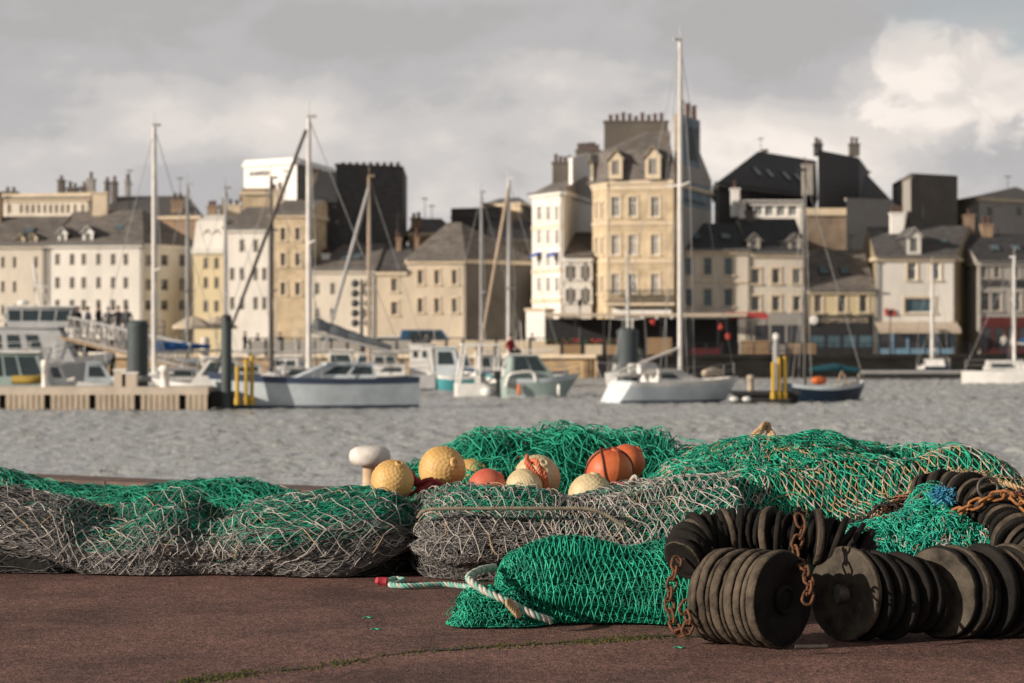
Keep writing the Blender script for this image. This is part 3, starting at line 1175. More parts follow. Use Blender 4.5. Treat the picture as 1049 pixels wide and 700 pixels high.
# balcony
a_, u_, W_, n_ = B.edge(1)
U, V, t = B.loc(1, 650, 312)
bal = MB()
ang = math.atan2(u_.y, u_.x)
p = a_ + u_ * (W_ / 2) + n_ * 0.45 - B.org
bal.box((p.x, p.y, V), (W_ + .4, 0.9, 0.18), 1, rz=ang)
for k in range(33):
    q = a_ + u_ * (W_ * k / 32) + n_ * 0.86 - B.org
    bal.box((q.x, q.y, V + 0.55), (0.06, 0.05, 0.9), 0, rz=ang)
q = a_ + u_ * (W_ / 2) + n_ * 0.86 - B.org
bal.box((q.x, q.y, V + 1.03), (W_ + .4, 0.07, 0.08), 0, rz=ang)
bal.box((q.x, q.y, V + 0.2), (W_ + .4, 0.06, 0.06), 0, rz=ang)
bal.build('balcony', [M_['iron'], M_['stonetrim']], B.root)
B.shopfront(1, 628, 688, 316, 362, 'white', n=4)

B = Bld('mural_gable', 'tall gable wall with a faded blue painted mural', 'building', [(690.5, 181.5), (697, 181.5), (729, 191), (700, 200)], 188)
B.walls('stone', mside='greywall', surround=False)
mb = MB()
q = B.quad4()
top = PZ(122, 186) - B.base
mid = PZ(155, 186) - B.base
# stepped upper gable above the side wall
a1, b1 = q[1], q[2]


def gl(f, z):
    p = a1.lerp(b1, f)
    return (p.x, p.y, z)


def gi(f, z):
    p = a1.lerp(b1, f) + (q[0] - q[1]) * 0.95
    return (p.x, p.y, z)


prof = [(0, B.H), (1.0, B.H), (1.0, PZ(186, 191) - B.base), (0.62, mid), (0.62, top), (0, top)]
mb.add([gl(*t) for t in prof], [tuple(range(6))], 0)
mb.add([gi(*t) for t in prof], [tuple(range(6))[::-1]], 1)
for k in range(6):
    s0, s1 = prof[k], prof[(k + 1) % 6]
    mb.quad(gl(*s1), gl(*s0), gi(*s0), gi(*s1), 1)
g = mb.build('gable', [M_['greywall'], M_['stone']], B.root)
paint1 = mat('faded_blue_paint', (0.16, 0.22, 0.26), 0.85, 0.25, 0.6)
paint2 = mat('faded_dark_paint', (0.07, 0.085, 0.09), 0.85, 0.25, 0.8)
nrm = B.edge(1)[3]
pm = MB()


def pan(f0, f1, p0, p1, out, m):
    z0, z1 = PZ(p1, 186) - B.base, PZ(p0, 186) - B.base
    vs = []
    for f, z in ((f0, z0), (f1, z0), (f1, z1), (f0, z1)):
        p = a1.lerp(b1, f) + nrm * out
        vs.append((p.x, p.y, z))
    pm.add(vs, [(0, 1, 2, 3)], m)


pan(0.02, 0.60, 124, 172, 0.02, 0)
pan(0.24, 0.52, 132, 166, 0.026, 1)
pan(0.04, 0.96, 188, 213, 0.02, 0)
pan(0.10, 0.5, 191, 194, 0.026, 1)
pan(0.10, 0.85, 206, 209, 0.026, 1)
pm.build('mural', [paint1, paint2], B.root)
for k in range(3):
    cp = MB()
    f = 0.1 + 0.2 * k
    p = a1.lerp(b1, f) + (q[0] - q[1]) * 0.4
    cp.lathe([(0.2, 0), (0.17, 0.9), (0.22, 0.95), (0.22, 1.05), (0.12, 1.05), (0.12, 0.8)], 10, 0, Matrix.Translation((p.x, p.y, top)))
    cp.build('chimney_pot', M_['pot'], g)

# --- right bank
B = Bld('beige_terrace', 'beige house with blue window frames beside the tallest mast', 'house', foot(698, 768, RY, 10), 256, world=True)
B.wallmat = M_['cream']
B.win(0, (705, 725, 746), (273, 305), 8.5, 18, frame='frameblue', panes=('glassblue', 'glass'))
B.walls('cream')
B.roof(229, 'slatedark')
B.band(0, 289)
B.band(0, 322, 0.2)
B = Bld('dormered_terrace', 'beige house with two pale dormers, left of the low yellow shop', 'house', foot(769, 826, RY, 10), 259, world=True)
B.wallmat = M_['cream']
B.win(0, (773, 795, 816), (283, 311), 8, 15, panes=('glass', 'glassblue'))
B.walls('cream')
r = B.roof(224, 'slatedark')
B.dormer(0, 773, 240, 259, 13, pane='glassblue', face='woodframe')
B.dormer(0, 815, 240, 261, 13, pane='glassblue', face='woodframe')
B.chimney(764, 772, 218, 240, RY(768) + 5, r, m='darkstone', pots=2)
B.shopfront(0, 772, 822, 321, 360, 'greywall', n=3, fh=0.9)

B = Bld('glazed_attic', 'white glazed attic room with a white chimney above the beige houses', 'building', [(757, 206), (823, 206), (823, 214), (757, 214)], 207)
B.win(0, (777, 788, 800, 812), (215,), 9, 12, frame='white', panes=('glassblue', 'glasspale', 'glassblue'), bars=1)
B.walls('white', trim='white', surround=False)
r = B.flat('slate', 0.15, 'white')
B.chimney(749, 757, 195, 222, 207, r, m='white', pots=1)
B = Bld('dark_gabled_hall', 'big dark slate building with sloping ridge behind the white glazed attic', 'building', [(732, 216), (834, 236), (834, 256), (732, 236)], 190)
B.wallmat = M_['slatedark']
B.win(0, (760, 785, 800), (200,), 6, 9, panes=('glass',))
B.walls('slatedark', trim='slatedark', surround=False)
r = B.roof(160, 'slatedark', inl=0.42, inr=0.0)
B.chimney(781, 786, 155, 164, 236, r, m='darkstone', pots=0)
B.chimney(822, 832, 170, 200, 225, r, m='woodframe', pots=1)
B = Bld('black_block', 'tall black slate block with chimneys at both top corners', 'building', [(838, 214), (880, 223), (890, 240), (838, 232)], 156)
B.walls('slatedark', trim='slatedark', surround=False, cornice=False)
r = B.flat('slatedark', 0.2, 'slatedark')
B.chimney(834, 842, 149, 160, 216, r, m='slatedark', pots=2)
B.chimney(870, 880, 149, 160, 226, r, m='darkstone', pots=2)
B = Bld('sloping_slate_roof', 'dark slate roof slope descending to the right of the black slate-hung block', 'building', [(879, 224), (916, 232), (918, 246), (879, 240)], 205)
B.wallmat = M_['slatedark']
B.walls('slatedark', trim='slatedark', surround=False, cornice=False)
B.roof(180, 'slatedark', inr=0.7)
B = Bld('brown_back_wall', 'brown rubble back wall above the low grey shop roof', 'building', [(826, 203), (869, 203), (869, 216), (826, 216)], 217)
B.walls('brownwall', surround=False)
B.flat('slatelight', 0.3, 'stonetrim')
B = Bld('blank_grey_house', 'blank grey rendered house wall between the black block and the white house roof', 'house', [(867, 201), (914, 203), (918, 214), (867, 214)], 206)
B.walls('greywall', surround=False, cornice=False)
B.flat('slatelight', 0.25, 'greywall')
B = Bld('brown_block', 'square dark brown block above the roof of the white gabled house', 'building', [(914, 226), (933, 212), (981, 215), (970, 232)], 193)
B.walls('greywall', mside='darkstone', surround=False, cornice=False)
B.flat('slate', 0.4, 'darkstone')
B = Bld('hall_behind', 'pale grey hall with low roof behind the grey lettered house', 'building', [(980, 222), (1003, 216), (1075, 222), (1060, 240)], 206)
B.win(1, (1014, 1044), (217,), 6, 9, panes=('glassblue', 'glass'))
B.walls('palewhite', mside='greywall', surround=False)
r = B.roof(196, 'slatelight', ov=0.3)

B = Bld('yellow_shop', 'low yellow house over a dark restaurant front with a lettered fascia', 'house', foot(827, 897, RY, 9), 297, world=True)
B.wallmat = M_['beige']
B.win(0, (838, 862.5, 884.5), (311,), 8.5, 17, panes=('glass', 'glasspale', 'glass'))
B.walls('yellow')
r = B.roof(256, 'slatelight', ov=0.2)
o, info = B.shopfront(0, 829, 894, 323, 363, 'dark', pane='glassblue', n=4, fh=1.5)
B.text(0, 864, 328.5, 'LE COMPTOIR DES ARTISTES', 5.5, M_['awningbeige'], 0.20, wpx=50)
U, V, t = B.loc(0, 833, 328)
a_, u_, W_, n_ = B.edge(0)
sg = MB()
p = a_ + u_ * U + n_ * 0.24 - B.org
sg.lathe([(0.001, 0), (0.36, 0), (0.36, 0.08), (0.30, 0.10), (0.001, 0.10)], 24, 0, Matrix.Translation((p.x, p.y, V)) @ Matrix.Rotation(math.atan2(u_.y, u_.x), 4, 'Z') @ Matrix.Rotation(PI / 2, 4, 'X'))
sg.build('roundel', M_['white'], B.root)

fp = foot(897, 978, RY, 10)
fp2 = [fp[0], fp[1], (PX(1006, 195), 195), (fp[0][0] + 1, 199)]
B = Bld('white_gabled_house', 'white house with one wide picture window, small white dormer and olive gable side', 'house', fp2, 263, world=True)
B.wallmat = M_['olive']
B.win(0, (934.5, 958.5), (278,), 9, 17, panes=('glass', 'glassblue'), frame='white')
B.win(0, (942,), (313,), 31, 15, panes=('glassblue',), frame='white', bars=0)
B.walls('palewhite', mside='olive')
r = B.roof(232, 'slate', ov=0.12)
B.dormer(0, 937, 234, 262, 15, face='palewhite', back=3.2)
B.chimney(912, 925, 220, 240, RY(915) + 5, r, m='white', pots=4)
B.chimney(988, 997, 222, 246, 194, r, m='brick', pots=1)
B.shopfront(0, 899, 975, 334, 364, 'skyblue', n=5, fh=0.4)
a_, u_, W_, n_ = B.edge(0)
aw = MB()
U, V, t = B.loc(0, 937, 334)
p = a_ + u_ * (W_ / 2) + n_ * 0.75 - B.org
aw.box((p.x, p.y, V), (W_ + .2, 1.5, 0.06), 0, M=Matrix.Rotation(math.atan2(u_.y, u_.x), 3, 'Z') @ Matrix.Rotation(math.radians(22), 3, 'X'))
p = a_ + u_ * (W_ / 2) + n_ * 1.45 - B.org
aw.box((p.x, p.y, V - .42), (W_ + .2, 0.05, 0.3), 0, rz=math.atan2(u_.y, u_.x))
aw.build('awning', M_['awningbeige'], B.root)
U, V, t = B.loc(0, 911, 321)
sg = MB()
p = a_ + u_ * U + n_ * 0.1 - B.org
for k, (dx, dz, w, h) in enumerate(((0, 0, .7, .38), (-.25, .2, .25, .3), (.2, .2, .3, .22), (.38, -.05, .2, .2))):
    sg.box((p.x + dx, p.y - .004 * k, V + dz), (w, 0.06, h), 0, rz=math.atan2(u_.y, u_.x))
sg.build('red_sign', M_['awningred'], B.root)

B = Bld('grey_pub', 'grey house with dark lettering above an oxblood ground floor', 'house', foot(1003, 1085, RY, 10), 268, world=True)
B.wallmat = M_['greywall']
B.win(0, (1002, 1021, 1041, 1062), (279,), 6, 11, panes=('glasspale', 'glass'), bars=1)
B.win(0, (1002, 1021, 1041, 1062), (309,), 9, 19, panes=('glass',))
B.walls('greywall', trim='woodframe')
r = B.roof(240, 'slatedark')
B.text(0, 1019, 291, "QUEEN'S", 6.5, M_['dark'], 0.06, wpx=28)
mb = MB()
a_, u_, W_, n_ = B.edge(0)
U, V, t = B.loc(0, 1060, 291)
p = a_ + u_ * U + n_ * 0.05 - B.org
mb.box((p.x, p.y, V), (3.2, 0.1, 0.55), rz=math.atan2(u_.y, u_.x))
mb.build('signboard', M_['dark'], B.root)
B.chimney(1005, 1016, 232, 256, RY(1010) + 5, r, m='brick', pots=2)
M_['oxblood'] = mat('oxblood_paint', (0.10, 0.022, 0.02), 0.6, 0.2, 2)
B.shopfront(0, 1004, 1080, 325, 364, 'oxblood', n=6, fh=0.8)

# roof clutter: aerials on some of the houses, small rooflights on others
rr_ = random.Random(21)
for nm in ('town_house', 'waterfront_house', 'white_town_house', 'stone_house', 'quayside_house', 'plain_house', 'low_roofs', 'beige_terrace', 'dormered_terrace', 'yellow_shop', 'white_gabled_house', 'grey_pub', 'hall_behind', 'dark_gabled_hall', 'slate_roofed_hall'):
    h_ = bpy.data.objects.get(nm)
    rf = next((c for c in h_.children if c.name.startswith('roof')), None)
    if rf is None:
        continue
    xs_ = [v.co for v in rf.data.vertices]
    top = max(v.z for v in xs_)
    rd = [v for v in xs_ if v.z > top - .3]
    xa, xb = min(v.x for v in rd), max(v.x for v in rd)
    yr = sum(v.y for v in rd) / len(rd)
    for k in range(rr_.choice((1, 2))):
        x = rr_.uniform(xa, max(xa + .5, xb))
        mb = MB()
        hh_ = rr_.uniform(1.2, 2.6)
        mb.tube([(x, yr, top - .4), (x, yr, top + hh_)], .03, 5)
        for q in range(5):
            mb.tube([(x - .35 + .02 * q, yr + .18 * (q - 2), top + hh_ - .15), (x + .35 - .02 * q, yr + .18 * (q - 2), top + hh_ - .15)], .015, 4)
        mb.tube([(x, yr - .5, top + hh_ - .15), (x, yr + .5, top + hh_ - .15)], .018, 4)
        mb.build('aerial', M_['iron'], rf)
M_['rooflight'] = mat('rooflight_glass', (0.10, 0.14, 0.16), 0.15, 0.2, 2)
for nm, fr in (('yellow_shop', (.32, .62)), ('dark_gabled_hall', (.25, .4, .6, .75)), ('beige_terrace', (.3, .7)), ('town_house', (.75,)), ('waterfront_house', (.62, .74)), ('quayside_house', (.4, .6)), ('white_gabled_house', (.8,)), ('grey_pub', (.3, .55))):
    h_ = bpy.data.objects[nm]
    rf = next(c for c in h_.children if c.name.startswith('roof'))
    v = [Vector(p.co) for p in rf.data.vertices][:6]
    for f in fr:
        lo_, hi_ = v[0].lerp(v[1], f), v[4].lerp(v[5], f)
        c = lo_.lerp(hi_, .45)
        t = (v[1] - v[0]).normalized()
        up = (hi_ - lo_ - t * (hi_ - lo_).dot(t)).normalized()
        nn = t.cross(up)
        M3 = Matrix((t, up, nn)).transposed()
        mb = MB()
        mb.box(c + nn * .05, (.8, 1.1, .14), 0, M=M3)
        mb.box(c + nn * .135, (.62, .92, .04), 1, M=M3)
        mb.build('skylight', [M_['iron'], M_['rooflight']], rf)

# ------------------------------------------------------------------ boats
for k_, a_ in dict(
    hullpale=((0.56, 0.62, 0.66), 0.35), hullwhite=((0.72, 0.71, 0.69), 0.35), hullgrey=((0.54, 0.60, 0.64), 0.4), hullteal=((0.05, 0.26, 0.29), 0.45), hullnavy=((0.012, 0.025, 0.045), 0.35),
    antifoul=((0.03, 0.035, 0.05), 0.7), deck=((0.58, 0.55, 0.50), 0.6), stripe=((0.05, 0.07, 0.12), 0.4), mastalu=((0.58, 0.56, 0.53), 0.45), masttan=((0.36, 0.27, 0.19), 0.5),
    mastdark=((0.06, 0.05, 0.045), 0.5), covergrey=((0.18, 0.20, 0.22), 0.85), coverblue=((0.02, 0.09, 0.27), 0.85), coverteal=((0.02, 0.10, 0.13), 0.85), orange=((0.65, 0.16, 0.05), 0.5),
    yellowpaint=((0.50, 0.31, 0.03), 0.6), pilegreen=((0.055, 0.07, 0.075), 0.65), pilewhite=((0.55, 0.50, 0.44), 0.7), concrete=((0.52, 0.45, 0.37), 0.85), fender=((0.46, 0.38, 0.29), 0.85), cabinwhite=((0.70, 0.69, 0.66), 0.4),
    cabgreen=((0.30, 0.38, 0.36), 0.4), boatglass=((0.03, 0.045, 0.05), 0.1), rubber=((0.025, 0.025, 0.025), 0.8), planks=((0.30, 0.20, 0.11), 0.8), maroon=((0.11, 0.015, 0.02), 0.7), leaf=((0.04, 0.07, 0.025), 0.8),
    redflower=((0.50, 0.04, 0.04), 0.7), galv=((0.30, 0.30, 0.30), 0.5), launchgrey=((0.42, 0.43, 0.44), 0.5),
).items():
    M_[k_] = mat('paint_' + k_ if k_ not in ('leaf', 'planks', 'concrete', 'rubber') else k_ + '_surface', a_[0], a_[1], 0.12, 1.5)


def hull(parent, L, B, fb=(0.9, 0.8, 1.1), tw=0.75, rake=0.5, mats=('antifoul', 'stripe', 'hullwhite', 'hullwhite', 'deck'), full=2.2, trk=0.0, name='hull'):
    """fb: freeboard at stern, middle, bow; mats: bottom, boot top, side, sheer stripe, deck; x from stern 0 to bow L"""
    S = 18
    rows = []
    for i in range(S):
        s = i / (S - 1)
        hb = B / 2 * (tw + (1 - tw) * math.sin(min(1, s / 0.45) * PI / 2) if s < 0.45 else max(0.02, 1 - ((s - 0.45) / 0.55) ** full))
        sh = (1 - s) * (1 - 2 * s) * fb[0] + 4 * s * (1 - s) * fb[1] + s * (2 * s - 1) * fb[2]
        k = -0.35 * (1 - s ** 4)
        row = []
        for (fy, z) in ((0, k), (0.55, k * 0.6), (0.86, 0.0), (0.90, 0.13), (0.985, sh * 0.80), (1.0, sh)):
            x = s * L - rake * (1 - max(0, z) / fb[2]) * s ** 5 + trk * max(0, z) * (1 - s) ** 4
            row.append((x, hb * fy, z))
        rows.append(row)
    mb = MB()
    for sg in (1, -1):
        vs = [(x, y * sg, z) for r in rows for x, y, z in r]
        for j in range(5):
            fs = []
            for i in range(S - 1):
                a, b, c, d = i * 6 + j, (i + 1) * 6 + j, (i + 1) * 6 + j + 1, i * 6 + j + 1
                fs.append((a, b, c, d) if sg == -1 else (a, d, c, b))
            mb.add(vs, fs, (0, 0, 1, 2, 3)[j], True)
    r0 = rows[0]
    mb.add([(x, y, z) for x, y, z in r0] + [(x, -y, z) for x, y, z in r0[::-1][:-1]], [tuple(range(11))], 2)
    for i in range(S - 1):
        (x0, y0, z0), (x1, y1, z1) = rows[i][5], rows[i + 1][5]
        mb.quad((x0, -y0 * .97, z0 - .05), (x1, -y1 * .97, z1 - .05), (x1, y1 * .97, z1 - .05), (x0, y0 * .97, z0 - .05), 4)
        for sg in (-1, 1):
            mb.quad((x0, sg * y0, z0), (x1, sg * y1, z1), (x1, sg * y1 * .96, z1), (x0, sg * y0 * .96, z0), 3)
            mb.quad((x0, sg * y0 * .96, z0), (x1, sg * y1 * .96, z1), (x1, sg * y1 * .96, z1 - .06), (x0, sg * y0 * .96, z0 - .06), 3)
    return mb.build(name, [M_[q] for q in mats], parent)


def cabin(parent, x0, x1, w, z0, h, sf=0.5, sb=0.15, m='cabinwhite', wins=None, glass='boatglass', front=True, name='cabin', tw=0.85, roofm=None, ov=0.0):
    """tapered deckhouse, front slope sf (towards the bow), back slope sb; wins: list of (fx0, fx1, fz0, fz1) on the sides"""
    mb = MB()
    hw, ht = w / 2, w / 2 * tw
    lo = [(x0, -hw), (x1, -hw * .9), (x1, hw * .9), (x0, hw)]
    hi = [(x0 + sb, -ht), (x1 - sf, -ht * .9), (x1 - sf, ht * .9), (x0 + sb, ht)]
    V = [(x, y, z0) for x, y in lo] + [(x, y, z0 + h) for x, y in hi]
    mb.add(V, [(0, 1, 5, 4), (1, 2, 6, 5), (2, 3, 7, 6), (3, 0, 4, 7)], 0)
    cx = (x0 + sb + x1 - sf) / 2
    mb.box((cx, 0, z0 + h + 0.03), (x1 - sf - x0 - sb + 0.06 + ov, ht * 2 + 0.08 + ov * .5, 0.07), 1)
    c = mb.build(name, [M_[m], M_[roofm or m]], parent)

    def side(fx, fz, sg):
        lo_ = Vector((x0 + (x1 - x0) * fx, sg * (hw + (hw * .9 - hw) * fx), z0))
        hi_ = Vector((x0 + sb + (x1 - sf - x0 - sb) * fx, sg * (ht + (ht * .9 - ht) * fx), z0 + h))
        return lo_.lerp(hi_, fz)
    for q in (wins or []):
        for sg in (-1, 1):
            g = MB()
            a = [side(q[0], q[2], sg), side(q[1], q[2], sg), side(q[1], q[3], sg), side(q[0], q[3], sg)]
            o = Vector((0, sg * 0.015, 0.004))
            g.add([p + o for p in a], [(0, 1, 2, 3) if sg < 0 else (3, 2, 1, 0)])
            g.build('side_window', M_[glass], c)
    if front:
        for sg in (-1, 1):
            g = MB()
            y0, y1 = (0.04, 0.86) if sg > 0 else (-0.86, -0.04)
            a = []
            for yy, fz in ((y0, .3), (y1, .3), (y1, .88), (y0, .88)):
                p = Vector((x1, yy * hw * .9, z0)).lerp(Vector((x1 - sf, yy * ht * .9, z0 + h)), fz)
                a.append(p + Vector((0.018, 0, 0.006)))
            g.add(a, [(0, 1, 2, 3)])
            g.build('windscreen', M_[glass], c)
    return c


def rails(parent, pts, h=0.6, r=0.018, m='galv', wires=2, name='guard_rail'):
    mb = MB()
    for p in pts:
        mb.tube([p, (p[0], p[1], p[2] + h)], r, 5)
    for k in range(wires):
        z = h * (k + 1) / wires
        for a, b in zip(pts, pts[1:]):
            mb.tube([(a[0], a[1], a[2] + z), (b[0], b[1], b[2] + z)], r * 0.7, 4)
    return mb.build(name, M_[m], parent)


def mast(parent, x, z0, top, r=0.075, m='mastalu', spread=(0.55,), sw=0.9, y=0.0, shrouds=None, L=8.0, lights=True):
    mb = MB()
    mb.tube([(x, y, z0), (x, y, z0 + (top - z0) * .7), (x, y, top)], [r, r, r * 0.75], 10)
    mb.tube([(x, y, top), (x, y, top + 0.6)], 0.015, 5)
    mb.box((x - 0.1, y, top + 0.08), (0.35, 0.05, 0.1))
    o = mb.build('mast', M_[m], parent)
    for f in spread:
        z = z0 + (top - z0) * f
        sp = MB()
        for sg in (-1, 1):
            sp.tube([(x, y, z), (x - 0.1, y + sg * sw, z + 0.08)], [0.05, 0.03], 6)
        sp.build('spreader', M_[m], o)
    if shrouds:
        sh = MB()
        B, bow, stern, zd = shrouds
        for sg in (-1, 1):
            pts = [(x, sg * B / 2, zd)] + [(x - 0.1, y + sg * sw, z0 + (top - z0) * f + .08) for f in spread] + [(x, y, top - .1)]
            for a, b in zip(pts, pts[1:]):
                sh.tube([a, b], 0.014, 4)
            sh.tube([(x - 0.3, sg * B / 2, zd), (x, y, z0 + (top - z0) * (spread[0] if spread else .5))], 0.014, 4)
        if bow:
            sh.tube([bow, (x, y, top - .15)], 0.014, 4)
        if stern:
            sh.tube([stern, (x, y, top)], 0.014, 4)
        sh.build('shroud', M_['galv'], o)
    return o


def boom(parent, x, z, L, cover='covergrey', up=0.0, thick=0.16, m='mastalu'):
    mb = MB()
    mb.tube([(x, 0, z), (x - L, 0, z + up)], 0.055, 8)
    b = mb.build('boom', M_[m], parent)
    if cover:
        c = MB()
        n = 12
        pts, rr = [], []
        for i in range(n + 1):
            s = i / n
            pts.append((x - 0.05 - (L - .2) * s, 0.02 * math.sin(i * 2), z + up * s + 0.10 + thick * (1 - .6 * s)))
            rr.append(max(0.05, thick * (1.15 - .75 * s) * (1 + .12 * math.sin(i * 2.3))))
        c.tube(pts, rr, 10)
        c.build('sail_cover', M_[cover], b)
    return b


def furled(parent, a, b, r=0.08, m='mastdark'):
    mb = MB()
    a, b = Vector(a), Vector(b)
    n = 14
    pts = [a.lerp(b, i / n) for i in range(n + 1)]
    rr = [r * (0.55 + 0.6 * math.sin(PI * min(1, .25 + .75 * (1 - i / n)))) for i in range(n + 1)]
    mb.tube(pts, rr, 8)
    return mb.build('furled_jib', M_[m], parent)


def place(name, label, cat, px, Y, heading, group=None):
    return thing(name, label, cat, (PX(px, Y), Y, WATER_Z), math.radians(heading), group)


def inv(o, p):
    """world point in a thing's own frame"""
    M = Matrix.Translation(o.location) @ Matrix.Rotation(o.rotation_euler.z, 4, 'Z')
    return M.inverted() @ Vector(p)


SB = 'sailing boats moored in the harbour'
MBG = 'motor boats moored in the harbour'

# grey sloop left of the middle: transom to the right, bow hidden behind the yellow posts
o = place('sailing_boat', 'large grey hulled sailing boat with a sagging grey boom cover', 'sailboat', 424, 86, 194, SB)
L = 7.4
hull(o, L, 2.5, (1.12, 1.08, 1.30), 0.80, 0.7, ('antifoul', 'stripe', 'hullgrey', 'stripe', 'deck'))
c = cabin(o, 1.5, 4.4, 1.6, 1.05, 0.5, 1.2, 0.1, 'hullgrey', [(0.05, 0.36, .3, .85), (0.42, 0.75, .3, .85)], front=False)
p = inv(o, P(312, 375, 86))
mx_ = p.x
ztop = PZ(124, 86) - WATER_Z
mast(o, mx_, 1.4, ztop, 0.10, 'mastalu', (0.5,), 0.8, shrouds=(2.3, None, (0.1, 0, 1.1), 1.05))
boom(o, mx_ - .1, 2.7, 3.0, 'covergrey', -0.75, 0.2)
furled(o, (L - 0.35, 0, 1.4), (mx_ + .1, 0, ztop - .4), 0.06)
rails(o, [(0.1, -1.0, 1.1), (1.6, -1.15, 1.05), (3.2, -1.2, 1.05), (4.8, -1.0, 1.12), (6.3, -0.4, 1.25)], 0.55)
mb = MB()
mb.tube([(4.6, -.5, 1.2), (4.6, -.5, 1.55)], 0.1, 8)
mb.build('ventilator', M_['hullwhite'], o)

# white sloop right of the middle, transom to the camera's left
o = place('sailing_boat', 'white sterned sailing boat carrying the tallest mast', 'sailboat', 624, 92, 24, SB)
L = 5.6
hull(o, L, 2.4, (0.86, 0.84, 1.02), 0.78, 0.6, ('antifoul', 'stripe', 'hullpale', 'hullwhite', 'deck'), trk=0.62)
cabin(o, 1.7, 3.9, 1.5, 0.82, 0.42, 1.1, 0.1, 'hullwhite', [(0.08, 0.5, .3, .8)], front=False)
p = inv(o, P(697, 380, 94))
mx_ = 3.05
ztop = PZ(46, 94.2) - WATER_Z
mast(o, mx_, 1.3, ztop, 0.10, 'mastalu', (0.56, ), 1.0, shrouds=(2.3, (L - .2, 0, 1.2), (0.1, 0, 1.0), 1.0))
boom(o, mx_ - .1, 2.1, 2.6, None, -0.9)
for s in (-1, 1):
    mb = MB()
    mb.tube(smooth_path([(0.1, s * .9, .95), (-.05, s * .95, 1.5), (0.3, s * 1.0, 1.55), (1.2, s * 1.08, 1.5)], 5), 0.025, 6)
    mb.build('pushpit', M_['galv'], o)
mb = MB()
mb.tube([(1.1, 0, 1.2), (1.1, .3, 1.32), (1.7, .35, 1.35), (1.7, -.35, 1.35), (1.1, -.3, 1.32)], 0.22, 8)
mb.build('cockpit_cover', M_['hullwhite'], o)
mb = MB()
mb.tube(smooth_path([(3.8, -.45, 1.1), (4.3, -.3, 1.2), (4.8, -.1, 1.15)], 6), [0.06] + [0.16] * 11 + [0.05], 8)
mb.build('sail_bag', M_['awningbeige'], o)
rails(o, [(.4, -1.0, .85), (1.6, -1.1, .84), (2.8, -1.1, .84), (3.9, -.95, .87), (4.6, -.65, .92), (5.3, -.2, 1.0)], 0.55)

# more yachts whose hulls lie behind the others: (mast px, top, Y, heading, cover, mast material, label, r)
for (px, top, Y, hd, cover, mm, lab, r, furl) in [
    (158, 130, 100, 200, 'coverblue', 'mastalu', 'sailing boat with bright blue boom cover beside the thick green pile', 0.11, None),
    (192, 190, 128, 170, None, 'galv', 'white sailing boat with thin grey mast before the narrow yellow house', 0.09, None),
    (231, 194, 120, 190, None, 'galv', 'white sailing boat with a short grey mast rising behind the slim dark pile', 0.09, None),
    (278, 184, 104, 195, None, 'mastdark', 'sailing boat with a dark brown mast left of the tall aluminium one', 0.10, None),
    (378, 182, 118, 185, None, 'masttan', 'sailing boat with a tan mast and grey furled jib', 0.10, (332, 318)),
    (521, 184, 132, 170, None, 'mastalu', 'sailing boat with grey mast and wide spreaders', 0.10, (492, 318)),
    (493, 198, 150, 190, None, 'galv', 'sailing boat with a slender grey mast before the shaded house front', 0.09, None),
    (643, 258, 126, 82, None, 'mastalu', 'sailing boat with a short thin mast, partly behind the thick grey pile', 0.07, None),
    (955, 272, 165, 86, None, 'mastalu', 'sailing boat with a stout white mast before the white gabled house', 0.13, None)]:
    o = place('sailing_boat', lab, 'sailboat', px, Y, hd, SB)
    L = 6.0
    # root under the mast: shift the parts so that the mast foot is at the origin
    e = o
    zt = PZ(top, Y) - WATER_Z
    h = hull(e, L, 2.2, (0.85, 0.8, 1.05), 0.75, 0.6, ('antifoul', 'stripe', 'hullnavy' if px == 955 else 'hullwhite', 'stripe' if random.random() < .5 else 'hullwhite', 'deck'))
    cb = cabin(e, 1.4, 3.9, 1.4, 0.8, 0.45, 1.0, 0.1, 'hullwhite', [(0.1, 0.6, .3, .8)], front=False)
    m_ = mast(e, 3.2, 1.0, zt, r, mm, (0.42 if px != 521 else 0.42,), 0.9 if px != 521 else 1.5, shrouds=(2.1, None if furl else (L - .2, 0, 1.05), (0.1, 0, .85), .85))
    b_ = boom(e, 3.1, 1.9, 2.4, cover, 0.1, 0.2)
    for q in (h, cb, m_, b_):
        q.location = (-3.2, 0, 0)
    if furl:
        a = inv(o, P(furl[0], furl[1] + 40, Y - .6))
        furled(o, a, (0, 0, zt - .5), 0.09, 'galv' if px == 378 else 'masttan')
    rr = rails(o, [(-3.0, -.8, .85), (-1.5, -1.05, .82), (0, -1.1, .82), (1.5, -.8, .9), (2.6, -.3, 1.0)], 0.55)

# dark wooden boat at right with a teal cover
o = place('fishing_boat', 'dark navy wooden boat with pale gunwale and teal cover', 'boat', 806, 94, 14, None)
L = 3.3
hull(o, L, 1.7, (0.75, 0.62, 0.85), 0.7, 0.35, ('antifoul', 'hullnavy', 'hullnavy', 'hullgrey', 'planks'), full=2.6)
mb = MB()
mb.tube([(0.9, 0, 1.25), (2.0, 0, 1.36), (3.0, 0, 1.22)], [0.12, 0.17, 0.10], 10)
mb.build('boom_cover', M_['coverteal'], o)
mast(o, 0.75, 0.6, PZ(176, 94) - WATER_Z, 0.055, 'mastdark', (), shrouds=(1.4, (3.2, 0, .85), (0, 0, .75), .65))
mb = MB()
mb.sphere((1.2, -.3, .85), 0.22, 12, 8, sx=1.6, sz=.75)
mb.build('orange_bundle', M_['orange'], o)
for a, b in (((1.9, -.4, .6), (2.2, -.2, 1.2)), ((2.2, -.2, 1.2), (2.5, -.35, .62)), ((2.9, -.1, .8), (3.05, 0, 1.3))):
    mb = MB()
    mb.bar(a, b, 0.05, 0.05)
    mb.build('oar_crutch', M_['masttan'], o)

